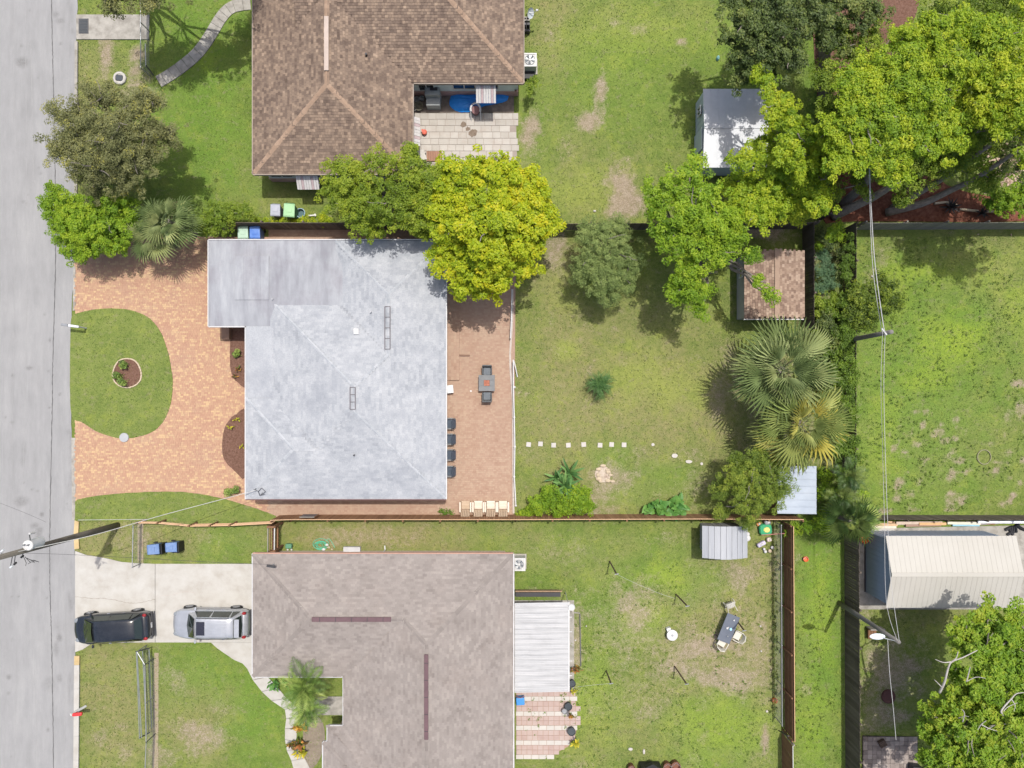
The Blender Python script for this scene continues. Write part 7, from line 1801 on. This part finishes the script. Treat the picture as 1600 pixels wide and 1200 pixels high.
tree('pine_like_tree', 'olive green clumpy tree by the pale blue lean-to above the cedar fence', (1180, 770), [(1170, 755, 34, 3.6), (1205, 745, 30, 3.6), (1145, 750, 24, 3.2), (1180, 725, 26, 3.4), (1200, 780, 26, 3.2), (1165, 790, 24, 3.0), (1130, 768, 18, 2.6), (1225, 765, 16, 3.0), (1150, 720, 16, 3.0), (1170, 812, 14, 2.4), (1125, 800, 10, 2), (1220, 722, 14, 3)], PINE, .12, .34, 340, .14, rag=.35, asp=.28)
tree('leafy_tree', 'leafy lime green tree with bare grey twigs in the bottom right corner', (1530, 1110), [(1530, 1010, 40, 6.6), (1570, 1000, 40, 6.6), (1500, 990, 24, 6.2), (1540, 965, 26, 6.2), (1590, 970, 28, 6.4), (1500, 1090, 36, 6.4), (1540, 1070, 40, 7.2), (1585, 1060, 42, 7.2), (1470, 1120, 30, 5.8), (1510, 1140, 40, 6.6), (1560, 1130, 44, 7.2), (1600, 1120, 40, 7), (1480, 1170, 34, 6), (1530, 1190, 44, 6.6), (1590, 1190, 44, 6.6), (1450, 1140, 16, 5.4), (1490, 1050, 14, 6), (1600, 1020, 34, 6.8), (1470, 1220, 30, 6), (1445, 1180, 12, 5.4), (1600, 1260, 50, 6)], leafmat('leaf_lime_b', [(0.09, .185, .015), (0.17, .29, .02), (0.26, .36, .03), (.38, .40, .04)], .38), .18, .40, 190, .26, rag=.42, fill=.25, asp=.5, twigs=5)
TWG = mat('bare_twig', [(.36, .33, .31), (.48, .45, .43)], rough=.9)
bt = thing('bare_branch', 'bare pale grey branches sticking out of the leafy tree in the bottom right corner', 'branch', P(1500, 1080))
def twig(pts, r0=.05, r1=.015, z=7.0):
    b = MB(); pp = curve_pts([P(X, Y, zz) for X, Y, zz in pts], 5); b.tube(pp, [r0 + (r1 - r0) * i / (len(pp) - 1) for i in range(len(pp))], 6); b.build('branch', TWG, bt, smooth=True)
twig([(1468, 1082, 6.4), (1476, 1065, 7), (1481, 1045, 7.4), (1487, 1034, 7.6), (1505, 1027, 7.8), (1527, 1016, 7.9)], .075, .02)
twig([(1487, 1034, 7.6), (1494, 1028, 7.7), (1497, 1018, 7.8)], .04, .02); twig([(1487, 1034, 7.6), (1474, 1035, 7.6), (1461, 1030, 7.5)], .035, .012)
twig([(1472, 1074, 6.8), (1464, 1066, 6.9), (1460, 1062, 7)], .025, .01)
twig([(1510, 1065, 7.6), (1514, 1050, 7.9), (1516, 1042, 8)], .04, .012); twig([(1510, 1065, 7.6), (1525, 1058, 7.9), (1540, 1060, 8)], .03, .01)
twig([(1579, 1134, 7.4), (1566, 1116, 7.9), (1566, 1108, 8), (1580, 1092, 8.1), (1588, 1084, 8.2), (1600, 1082, 8.3)], .06, .02); twig([(1566, 1114, 7.9), (1574, 1105, 8), (1590, 1098, 8.1)], .03, .01); twig([(1580, 1092, 8.1), (1586, 1102, 8.1), (1584, 1112, 8)], .03, .01)
twig([(1524, 1145, 7.3), (1533, 1132, 7.8), (1541, 1126, 8)], .04, .012); twig([(1533, 1132, 7.8), (1545, 1138, 7.9), (1560, 1143, 8)], .03, .01); twig([(1541, 1140, 7.6), (1556, 1133, 7.9), (1577, 1131, 8)], .03, .01)
twig([(1504, 1128, 7.2), (1507, 1115, 7.6), (1503, 1108, 7.8)], .035, .01); twig([(1506, 1118, 7.5), (1514, 1120, 7.7)], .02, .01); twig([(1497, 1122, 7.2), (1506, 1119, 7.5)], .02, .01)
tree('side_shrub', 'round dark yellowish shrub at the left edge of the weedy lawn', (1368, 482), [(1365, 470, 26, 2.2), (1385, 460, 20, 2.0), (1345, 465, 20, 2.0), (1380, 485, 18, 1.8), (1350, 495, 20, 1.8), (1400, 475, 14, 1.6), (1335, 490, 14, 1.8), (1375, 440, 14, 1.8)], leafmat('leaf_side', [(0.025, .05, .008), (0.07, .115, .012), (0.15, .21, .02), (.28, .33, .03)], .3), .14, .32, 230, .09, cat='shrub', rag=.4)
# vines and hedge on and beside the fences
def mass(name, label, lobes, m, cat='hedge', size=.12, clump=.3, dens=260, rag=.4, asp=.5, tr=0, group=None):
    return tree(name, label, (lobes[0][0], lobes[0][1]), lobes, m, size, clump, dens, tr, cat, group, asp=asp, rag=rag, part='foliage', squash=.8)
mass('vine_hedge', 'tangle of vines over the fence between the fan palms and the weedy lawn', [(1328, 385, 10, 1.5), (1325, 415, 12, 1.5), (1328, 450, 12, 1.5), (1308, 545, 18, 1.2), (1306, 575, 16, 1.2), (1310, 605, 14, 1.2), (1312, 660, 14, 1.3), (1316, 700, 18, 1.4), (1330, 585, 12, 1.7), (1330, 525, 12, 1.7), (1333, 640, 10, 1.7), (1332, 690, 12, 1.6), (1334, 720, 14, 1.5), (1322, 470, 14, 1.6), (1316, 495, 16, 1.4), (1322, 540, 14, 1.4), (1316, 570, 16, 1.5), (1322, 600, 15, 1.6), (1318, 630, 14, 1.6), (1322, 660, 15, 1.6), (1320, 690, 15, 1.6), (1322, 430, 10, 1.7), (1326, 400, 6, 1.7), (1330, 370, 5, 1.7), (1312, 520, 12, 1.4), (1296, 550, 14, 1.0), (1300, 520, 14, 1.0), (1322, 510, 14, 1.6), (1328, 560, 10, 1.6), (1330, 620, 9, 1.6), (1330, 660, 9, 1.6)], VINE)
mass('vine_hedge', 'vines with yellowish tips spilling beside the pale blue lean-to', [(1290, 740, 12, 1.2), (1288, 770, 12, 1.2), (1292, 800, 14, 1.2), (1284, 820, 12, 1.0), (1262, 822, 12, 1.0), (1240, 826, 10, .8), (1305, 775, 14, 1.4), (1318, 740, 12, 1.6), (1330, 790, 14, 1.6), (1345, 800, 12, 1.4), (1345, 770, 8, 1.4)], BRG, size=.11)
mass('dark_bush', 'dark bush filling the gap between the two dark fences above the ferns', [(1288, 372, 12, 1.2), (1300, 384, 10, 1.0), (1280, 365, 8, .9), (1312, 395, 8, 1.1), (1306, 430, 9, 1.0)], DKG, 'bush')
mass('dark_bush', 'dark bush below the round yellowish shrub at the edge of the weedy lawn', [(1290, 505, 16, 1.2), (1300, 530, 16, 1.3), (1286, 540, 12, 1.1), (1345, 505, 12, 1.4), (1312, 640, 12, 1.6), (1306, 620, 12, 1.4), (1310, 690, 14, 1.2), (1296, 700, 12, 1.0), (1325, 760, 12, 1.2)], DKG, 'bush')
mass('fern_clump', 'feathery grey-green fern bank in the gap between the two dark fences', [(1284, 400, 12, 1.2), (1290, 425, 16, 1.2), (1282, 450, 14, 1.2), (1298, 440, 12, 1.0), (1288, 410, 12, 1.2)], FERN, 'ferns', .16, .3, 260, .4, .2)
mass('leafy_shrub', 'bushy green shrub in the gap just below the grey-green ferns', [(1284, 470, 14, 1.2), (1296, 480, 14, 1.2), (1280, 490, 12, 1.0), (1305, 465, 10, 1.1), (1282, 520, 10, .8), (1290, 512, 8, .8)], MIDG, 'shrub')
mass('leafy_shrub', 'small bright shrub at the top of the gap between the two dark fences', [(1304, 362, 10, 1.6), (1312, 352, 8, 1.6), (1298, 372, 8, 1.3), (1312, 368, 7, 1.4), (1278, 386, 6, 1)], BRG, 'shrub')
mass('weed_strip', 'weeds at the foot of the dark fence beside the two wheelie bins', [(415, 345, 6, .4), (428, 346, 6, .4), (442, 345, 7, .5), (458, 345, 6, .4), (474, 344, 8, .5), (490, 345, 6, .4), (505, 343, 10, .7), (515, 346, 8, .8), (402, 343, 6, .4)], YG, 'weeds', .09, .2, 300)
mass('vine_strip', 'vines climbing the chain-link fence left of the long cedar fence', [(1212 + random.uniform(-2, 3), 822 + i * 9.5 + random.uniform(-3, 3), random.uniform(2.5, 4.5), random.uniform(.2, .6)) for i in range(32)], DKG, 'vines', .08, .16, 220, .5)
mass('corner_shrub', 'small light green shrub at the lower right corner of the brown roof', [(832, 130, 10, 1.6), (829, 142, 8, 1.4), (836, 122, 6, 1.3)], MIDG, 'shrub', .10, .2, 330)
mass('patio_weeds', 'little weedy tuft on the patio edge beside the adirondack chairs', [(695, 800, 7, .25), (704, 801, 6, .2), (688, 799, 4, .2)], GR_, 'weeds', .07, .12, 300)
mass('hedge_bush', 'low bright green hedge bush against the cedar fence under the spiky plant', [(840, 790, 16, .9), (862, 782, 18, 1.1), (885, 785, 20, 1.1), (908, 785, 18, 1.0), (922, 792, 12, .8), (900, 768, 14, 1.0), (855, 768, 12, .9), (828, 798, 10, .6), (815, 802, 8, .4), (875, 797, 14, .9), (915, 770, 10, .9)], BRG, 'bush', .10, .24, 380, .3)
for i, (X, Y, w) in enumerate(((148, 1166, 0),)): pass

# ---- fan palms: every frond is a part
def fan_frond_mesh(R=1.1, n=26, spread_=2.5, droop=.35, stalk=.9, seed=0):
    # a costa carries the fan forward, so the side segments start further back and point on
    r_ = random.Random(seed); b = MB()
    b.tube([(0, 0, 0), (stalk * .5, 0, .10), (stalk, 0, .08)], [.022, .018, .014], 5)
    for i in range(n):
        a = -spread_ / 2 * 1.15 + spread_ * 1.15 * i / (n - 1); L = R * (1 - .18 * abs(a) / spread_) * r_.uniform(.88, 1.08)
        d = Vector((math.cos(a), math.sin(a), 0)); s = Vector((-d.y, d.x, 0)); w = R * spread_ / n * .26
        o = Vector((stalk + R * .28 * math.cos(a) , 0, .08)) ; L *= (.62 + .38 * math.cos(a * .9)) ; zlift = .10 * math.cos(a)
        p1 = o + d * L * .42 + Vector((0, 0, zlift)); p2 = o + d * L * .8 + Vector((0, 0, zlift - droop * .35)); p3 = o + d * L * .97 + Vector((0, 0, zlift - droop * r_.uniform(.7, 1.5)))
        u = Vector((0, 0, -.07 * R)); tw = s * w * r_.uniform(-.3, .3); p2 += tw; p3 += tw * 2
        b.add([o, p1 + s * w, p1 + u, p1 - s * w, p2 + s * w * .55, p2 + u * .6, p2 - s * w * .55, p3], [(0, 1, 2), (0, 2, 3), (1, 4, 5, 2), (2, 5, 6, 3), (4, 7, 5), (5, 7, 6)])
    me = bpy.data.meshes.new('frond'); me.from_pydata([tuple(v) for v in b.v], [], b.f)
    return me
def frond_mat(name, cols, trans=.2):
    if name in MC: return MC[name]
    m, nt, b, g, o = newmat(name)
    oi = nt.nodes.new('ShaderNodeObjectInfo')
    tc = nt.nodes.new('ShaderNodeTexCoord')
    sx = nt.nodes.new('ShaderNodeSeparateXYZ'); nt.links.new(tc.outputs['Object'], sx.inputs[0])
    f = mathn(nt, 'FRACT', mathn(nt, 'ADD', oi.outputs['Random'], mathn(nt, 'MULTIPLY', noise(nt, tc.outputs['Object'], 3.0, 3), .35)))
    r = ramp(nt, cols); nt.links.new(f, r.inputs[0]); nt.links.new(r.outputs[0], b.inputs['Base Color'])
    b.inputs['Roughness'].default_value = .5; b.inputs['Specular IOR Level'].default_value = .35
    t = nt.nodes.new('ShaderNodeBsdfTranslucent'); nt.links.new(r.outputs[0], t.inputs['Color'])
    mx = nt.nodes.new('ShaderNodeMixShader'); mx.inputs[0].default_value = trans
    nt.links.new(b.outputs[0], mx.inputs[1]); nt.links.new(t.outputs[0], mx.inputs[2]); nt.links.new(mx.outputs[0], o.inputs[0])
    MC[name] = m; return m
FPM = frond_mat('fan_palm_leaf', [(0.14, .20, .075), (0.20, .265, .10), (0.27, .33, .14), (.36, .40, .17)])
FPY = frond_mat('fan_palm_yellowing', [(0.18, .24, .07), (0.26, .32, .10), (0.35, .39, .13), (.52, .46, .10)])
FPD = frond_mat('dry_frond', [(.30, .23, .15), (.38, .30, .21)])
def fan_palm(label, X, Y, z, R, nf, m, trunk_r=.2, dry=2, stalk=.9, seed=0, m2=None, lean=0):
    c = P(X, Y, z); t = thing('fan_palm', label, 'palm', (c.x + lean, c.y, 0))
    b = MB(); b.tube([(c.x + lean, c.y, 0), (c.x + lean * .5, c.y, z * .5), (c.x, c.y, z)], [trunk_r * 1.1, trunk_r, trunk_r * .9], 12); b.build('trunk', BARK, t)
    ms = [fan_frond_mesh(R * s_, 13, sp, dr, stalk * R * sk, seed * 10 + k) for k, (s_, sp, dr, sk) in enumerate(((1, 1.9, .35, 1), (.9, 1.6, .5, 1.2), (1.05, 2.2, .45, .8), (.8, 1.5, .2, .6)))]
    for me in ms: me.materials.append(m)
    dm = fan_frond_mesh(R * .8, 16, 1.2, .5, stalk * R, seed + 77)
    dm.materials.append(FPD)
    ym = None
    r_ = random.Random(seed + 5)
    for i in range(nf):
        az = i * 2.39996 + r_.uniform(-.3, .3); tt = i / nf      # young inner fronds stand, old ones hang
        pitch = math.radians(62 - 66 * tt ** .6 + r_.uniform(-10, 10))
        me = ms[i % 4] if tt > .25 else ms[3]
        if m2 and i % 3 == 0 and tt > .45:
            me = me.copy(); me.materials.clear(); me.materials.append(m2)
        o = link_mesh('frond', me, m, t, (c.x - (c.x + lean), 0, z - .05 - .35 * tt))
        o.rotation_euler = (Matrix.Rotation(az, 3, 'Z') @ Matrix.Rotation(-pitch, 3, 'Y') @ Matrix.Rotation(r_.uniform(-.35, .35), 3, 'X')).to_euler()
    for i in range(dry):
        az = r_.random() * 6.28; o = link_mesh('dry_frond', dm, FPD, t, (-lean, 0, z - .4)); o.rotation_euler = (Matrix.Rotation(az, 3, 'Z') @ Matrix.Rotation(math.radians(20), 3, 'Y')).to_euler()
    return t
fan_palm('upper large fan palm with shiny grey-green fronds below the reddish roofed shed', 1222, 578, 4.4, 1.75, 50, FPM, .22, 4, .62, 1)
fan_palm('lower large fan palm with yellowing fronds above the pale blue lean-to', 1252, 662, 4.1, 1.6, 48, FPY, .22, 5, .62, 2)
fan_palm('fan palm beside the olive tree at the top of the paver drive', 262, 345, 3.7, 1.05, 28, FPM, .13, 1, .6, 3)
fan_palm('lower fan palm drooping over the paver drive beside the lime shrub', 240, 370, 2.9, 1.0, 26, FPM, .12, 1, .6, 4)
fan_palm('dark fan palm in the vine tangle just above the lower dark fence end', 1330, 815, 3.0, 1.0, 24, frond_mat('dark_frond', [(0.04, .08, .022), (0.08, .13, .035), (0.13, .18, .05)]), .12, 1, .6, 5)

# ---- feather palms
def feather_mesh(L=1.9, n=22, w=.36, arch=.55, seed=0, lw=.035):
    r_ = random.Random(seed); b = MB(); pts = []
    for i in range(9):
        t = i / 8; pts.append(Vector((L * t * (1 - .12 * t), 0, arch * math.sin(math.pi * .62 * t) * .9 - arch * .9 * t * t)))
    b.tube(pts, [.022 - .0022 * i for i in range(9)], 5)
    for i in range(n):
        t = .16 + .84 * i / (n - 1); k = t * 8; j = min(int(k), 7); p = pts[j].lerp(pts[j + 1], k - j); d = (pts[j + 1] - pts[j]).normalized()
        ll = w * math.sin(math.pi * min(1, .18 + t * .78)) * r_.uniform(.85, 1.15) * 1.5
        for s in (-1, 1):
            dd = (Vector((.55, s * 1.0, -.28 + r_.uniform(-.12, .12)))).normalized(); q = p + dd * ll * .55 + Vector((0, 0, .03)); e = p + dd * ll + Vector((0, 0, -.10 * ll)); u = d * lw
            b.add([p, q + u, e, q - u], [(0, 1, 2, 3)])
    me = bpy.data.meshes.new('frond'); me.from_pydata([tuple(v) for v in b.v], [], b.f); return me
FEA = frond_mat('feather_leaf', [(0.07, .14, .026), (0.13, .21, .04), (0.21, .30, .06), (.32, .38, .10)])
def feather_palm(label, X, Y, z, L, nf, m=None, tr=.09, seed=0, n=22, w=.36, lw=.035, base=None, group=None, p0=62, p1=70, name='feather_palm', cat='palm'):
    m = m or FEA; c = P(X, Y, z); t = thing(name, label, cat, (c.x, c.y, 0), group=group)
    if z > .5: b = MB(); b.tube([(c.x, c.y, 0), (c.x + .04, c.y, z * .5), (c.x, c.y, z)], [tr * 1.2, tr, tr * .9], 10); b.build('trunk', BARK, t)
    ms = [feather_mesh(L * s, n, w * s, a, seed * 7 + k, lw) for k, (s, a) in enumerate(((1, .7), (.85, .55), (1.08, .9)))]
    for me in ms: me.materials.append(m)
    r_ = random.Random(seed)
    for i in range(nf):
        tt = i / nf; o = link_mesh('frond', ms[i % 3], m, t, (0, 0, z)); o.rotation_euler = (Matrix.Rotation(i * 2.39996 + r_.uniform(-.25, .25), 3, 'Z') @ Matrix.Rotation(-math.radians(p0 - p1 * tt + r_.uniform(-6, 6)), 3, 'Y') @ Matrix.Rotation(r_.uniform(-.4, .4), 3, 'X')).to_euler()
    return t
feather_palm('upper feather palm in the notch of the taupe roof', 478, 1072, 3.0, 1.95, 17, None, .1, 1, 19, .36, .03)
feather_palm('lower feather palm over the garden path beside the taupe roof', 484, 1104, 2.3, 1.65, 16, None, .09, 2, 18, .34, .03)
feather_palm('feather palm leaning out over the vine tangle beside the lower fan palm', 1322, 742, 2.8, 1.4, 12, frond_mat('dark_feather', [(0.03, .07, .018), (0.07, .12, .03), (0.16, .21, .05)]), .1, 3, 24, .34, .02)
feather_palm('feather palm drooping at the corner of the metal garage', 1345, 810, 2.4, 1.3, 12, None, .08, 4, 24, .32, .02)
feather_palm('dark palm between the pale blue lean-to and the weedy lawn', 1312, 775, 2.2, 1.3, 11, MC['dark_feather'], .09, 5, 24, .34, .02)
feather_palm('round dark green cycad alone in the middle of the back lawn', 936, 601, .4, 1.25, 46, frond_mat('cycad_leaf', [(0.045, .11, .03), (0.07, .155, .04), (0.11, .20, .055)]), .1, 6, 22, .16, .02, name='cycad', cat='cycad', p0=85, p1=75)
# small seedlings of the front beds
for i, (X, Y, L, nf, lb, m_) in enumerate(((197, 571, .33, 9, 'upper small spiky plant in the round front bed', None), (187, 588, .34, 9, 'left small spiky plant in the round front bed', None), (195, 598, .36, 9, 'lower small spiky plant in the round front bed', None),
        (373, 552, .32, 8, 'small green spiky plant in the upper mulch bed by the house', None), (360, 768, .42, 8, 'leafy plant at the driveway edge by the corner of the grey roof', None), (371, 765, .36, 8, 'second leafy plant tucked under the corner of the grey roof', None))):
    feather_palm(lb, X, Y, .12, L, nf, FEA, .04, 20 + i, 9, .16, .035, name='spiky_plant', cat='plant', p0=70, p1=55)

# ---- plants with large single leaves
def blade_mesh(L, w, keel=.12, droop=.25, name='leaf'):
    b = MB(); prof = [(0, .25), (.2, .75), (.45, 1), (.7, .75), (.9, .35), (1, .02)]; V = []; F = []
    for t, k in prof:
        z = L * (.45 * t - droop * t * t * 1.6); V += [(L * t, -w / 2 * k, z + keel * w * k), (L * t, 0, z), (L * t, w / 2 * k, z + keel * w * k)]
    for i in range(len(prof) - 1): a = i * 3; F += [(a, a + 3, a + 4, a + 1), (a + 1, a + 4, a + 5, a + 2)]
    me = bpy.data.meshes.new(name); me.from_pydata(V, [], F); return me
def leaf_plant(label, X, Y, nl, L, w, m, cat='plant', name='leafy_plant', p0=60, p1=62, seed=0, spread_=0.0, droop=.25, h=.1, group=None):
    c = P(X, Y); t = thing(name, label, cat, c, group=group); r_ = random.Random(seed)
    ms = [blade_mesh(L * s, w * s, .12, droop * d) for s, d in ((1, 1), (.8, .8), (1.15, 1.2))]
    for me in ms: me.materials.append(m)
    for i in range(nl):
        tt = i / nl; a = r_.random() * 6.28; rr = spread_ * math.sqrt(r_.random())
        o = link_mesh('leaf', ms[i % 3], m, t, (rr * math.cos(a) * 1.5, rr * math.sin(a) * .6, h + (.3 * (1 - rr / spread_) if spread_ else 0)))
        o.rotation_euler = (Matrix.Rotation(i * 2.39996 + r_.uniform(-.3, .3), 3, 'Z') @ Matrix.Rotation(-math.radians(p0 - p1 * tt + r_.uniform(-8, 8)), 3, 'Y') @ Matrix.Rotation(r_.uniform(-.3, .3), 3, 'X')).to_euler()
    return t
AG = frond_mat('agave_leaf', [(0.05, .13, .035), (0.09, .19, .055), (0.16, .28, .08)], .1)
leaf_plant('spiky star-leaved plant with long green leaves, lower head, above the hedge bush', 881, 757, 17, 1.05, .17, AG, 'plant', 'spiky_plant', 50, 46, 3, 0, .2, .5)
leaf_plant('spiky star-leaved plant with long green leaves, upper head, beside the stones', 890, 738, 17, 1.0, .16, AG, 'plant', 'spiky_plant', 52, 46, 4, 0, .2, .4)
leaf_plant('spiky star-leaved plant, left head, above the low hedge bush', 868, 745, 13, .85, .15, AG, 'plant', 'spiky_plant', 55, 50, 5, 0, .2, .3)
BL = frond_mat('broad_leaf', [(0.05, .15, .03), (0.09, .22, .045), (0.14, .29, .06)], .2)
leaf_plant('broad-leaved green plant clump against the middle of the cedar fence', 1037, 792, 54, .62, .34, BL, 'plant', 'broad_leaf_plant', 62, 60, 6, .75, .3, .25)
CR = frond_mat('croton_leaf', [(0.50, .34, .03), (0.42, .16, .03), (.12, .14, .02), (.55, .30, .05)], .2)
CR2 = frond_mat('croton_dark', [(0.35, .13, .04), (0.10, .05, .02), (.08, .12, .02), (.5, .22, .05)], .2)
CR3 = frond_mat('croton_yellow', [(0.55, .44, .04), (0.38, .36, .03), (.25, .28, .03)], .2)
leaf_plant('orange and yellow croton beside the garden path, upper', 470, 1131, 34, .36, .13, CR, 'plant', 'croton', 60, 58, 7, .3, .2, .25)
leaf_plant('dark red croton beside the garden path, middle', 466, 1158, 38, .38, .13, CR2, 'plant', 'croton', 60, 58, 8, .35, .2, .25)
leaf_plant('yellow croton beside the garden path, lower', 472, 1172, 30, .34, .12, CR3, 'plant', 'croton', 60, 58, 9, .28, .2, .2)
leaf_plant('yellow dotted croton in the lower mulch bed by the grey house', 371, 655, 10, .2, .08, CR3, 'plant', 'croton', 60, 58, 10, .12, .2, .12)
leaf_plant('orange croton just left of the other one in the lower mulch bed', 363, 668, 10, .2, .08, CR3, 'plant', 'croton', 60, 58, 11, .12, .2, .12)
leaf_plant('tiny yellow croton at the roof edge in the lower mulch bed', 380, 697, 8, .18, .07, CR3, 'plant', 'croton', 60, 58, 12, .08, .2, .12)
leaf_plant('rusty dry croton in the upper mulch bed', 375, 577, 12, .24, .07, CR2, 'plant', 'croton', 60, 58, 13, .15, .2, .1)
leaf_plant('rusty low croton at the bottom of the upper mulch bed', 369, 588, 10, .2, .07, CR2, 'plant', 'croton', 60, 58, 14, .12, .2, .1)
leaf_plant('rust coloured leafy plant growing in the dark patio pot', 890, 1111, 16, .26, .10, CR2, 'plant', 'potted_plant', 60, 60, 15, .12, .2, .45)
leaf_plant('yellow leafy plant growing in the pot at the tile patio edge', 898, 1154, 18, .34, .13, CR3, 'plant', 'potted_plant', 60, 60, 16, .14, .2, .45)
leaf_plant('small yellow plant in the square pot by the patio cover', 894, 1074, 14, .24, .09, CR3, 'plant', 'potted_plant', 60, 60, 17, .1, .2, .45)
leaf_plant('rusty red and green plant beside the corrugated patio cover', 899, 1042, 22, .30, .10, CR2, 'plant', 'croton', 60, 60, 18, .22, .2, .2)
leaf_plant('green low plant in the corner by the garden path and taupe roof', 437, 1066, 26, .38, .14, BL, 'plant', 'leafy_plant', 60, 60, 19, .5, .2, .15)
leaf_plant('dark spider-like plant on the red mulch near the long grey fence', 1482, 325, 20, .6, .1, frond_mat('black_leaf', [(.02, .02, .02), (.05, .04, .04)]), 'plant', 'spiky_plant', 60, 60, 20, 0, .3, .15)
leaf_plant('dark small plant on the red mulch at the right', 1530, 334, 14, .45, .1, MC['black_leaf'], 'plant', 'spiky_plant', 60, 60, 21, 0, .3, .15)
flat('grass_patch', [(500, 1058), (540, 1058), (540, 1088), (500, 1088)], .012, GM); flat('soil_patch', curve_closed([(478, 1118), (500, 1122), (508, 1150), (500, 1185), (484, 1200), (474, 1170)], 3), .012, mat('bed_soil', [(.17, .14, .11), (.26, .22, .17)], scale=4, rough=1, bump=.5))

# ---- grass blades and weeds: nobody could count them
def keepout(X, Y):
    bad = X < 121
    for poly in ([(118, 370), (420, 370), (436, 812), (806, 806), (806, 352), (420, 352)], [(118, 861), (402, 881), (402, 1058), (330, 1003), (118, 1018)], [(395, 865), (802, 865), (802, 1215), (500, 1215), (500, 1130), (545, 1130), (545, 1057), (395, 1057)],
                 [(395, -20), (818, -20), (818, 256), (645, 256), (645, 275), (395, 275)], [(118, 22), (234, 22), (234, 63), (118, 63)], [(1338, 815), (1610, 815), (1610, 955), (1338, 955)], [(800, 935), (905, 935), (905, 1190), (800, 1190)],
                 [(388, 1046), (402, 1059), (434, 1074), (462, 1103), (500, 1117), (464, 1137), (470, 1170), (488, 1207), (462, 1210), (446, 1155), (446, 1108), (425, 1094), (396, 1062)],
                 [(248, 118), (290, 90), (318, 55), (340, 20), (366, 0), (400, 0), (400, 16), (370, 20), (345, 50), (325, 84), (290, 112), (256, 138)], [(1290, 230), (1620, 230), (1620, 348), (1290, 348)]):
        bad |= in_poly(X, Y, poly)
    return bad
n = 150000
gxp = rng.uniform(119, 1620, n); gyp = rng.uniform(-20, 1220, n)
bad = keepout(gxp, gyp); isl = in_poly(gxp, gyp, ISL) | in_poly(gxp, gyp, ISL2)
bare = blobs(gxp, gyp, DIRT, .4, 3) > rng.uniform(.3, .8, n)
ok = (~bad | isl) & ~bare
gxp = gxp[ok]; gyp = gyp[ok]; isl = isl[ok]; n = len(gxp)
Cg = np.stack([(gxp - NX) / PXM, (NY - gyp) / PXM, np.where(isl, .095, .02)], -1)
Ng = np.tile([0, 0, .9], (n, 1))
GB = leafmat('grass_blade', [(0.13, .115, .045), (0.085, .125, .022), (0.12, .185, .03), (0.20, .24, .07)], .2)
X_ = gxp; Y_ = gyp
dryv = blobs(X_, Y_, DRY, .5, 9); luv = blobs(X_, Y_, LUSH, .5, 5)
tg = np.clip(.5 + .35 * luv - .45 * dryv + rng.normal(0, .16, n), 0, 1)
go = leaves_mesh('grass', Cg, Ng, .085, GB, None, tg, .45, 1.4); tag(go, 'short lawn grass', None, None, 'stuff')
wn_ = 2600; wx = np.concatenate([rng.uniform(1345, 1600, 1500), rng.uniform(820, 1205, 800), rng.uniform(1240, 1315, 300)]); wy = np.concatenate([rng.uniform(370, 800, 1500), rng.uniform(880, 1200, 800), rng.uniform(830, 1200, 300)])
sel = vnoise(wx, wy, .03, 51) > .42; wx = wx[sel]; wy = wy[sel]
Cw = []; Tw = []
for x, y in zip(wx, wy):
    k = random.randint(3, 9); r = random.uniform(.04, .12); a = rng.uniform(0, 6.28, k); rr = r * np.sqrt(rng.random(k))
    Cw.append(np.stack([(x - NX) / PXM + rr * np.cos(a), (NY - y) / PXM + rr * np.sin(a), rng.uniform(.03, .12, k)], -1)); Tw.append(np.full(k, random.random()))
Cw = np.concatenate(Cw); Tw = np.concatenate(Tw)
wo_ = leaves_mesh('weeds', Cw, np.tile([0, 0, .8], (len(Cw), 1)), .10, leafmat('weed_leaf', [(0.10, .165, .03), (0.14, .21, .035), (0.20, .27, .05)], .25), None, Tw, .5, 1.3); tag(wo_, 'broad-leaved weeds in the lawns', None, None, 'stuff')
# fallen litter at the right edge under the trees
nl_ = 900; lx = rng.normal(1585, 26, nl_); ly = rng.normal(255, 34, nl_)
lo = leaves_mesh('leaf_litter', np.stack([(lx - NX) / PXM, (NY - ly) / PXM, np.full(nl_, .04)], -1), np.tile([0, 0, 1.], (nl_, 1)), .2, leafmat('litter', [(.35, .22, .17), (.5, .38, .3), (.25, .15, .1)], .1), None, rng.random(nl_), .6, .5); tag(lo, 'pinkish fallen leaf litter', None, None, 'stuff')
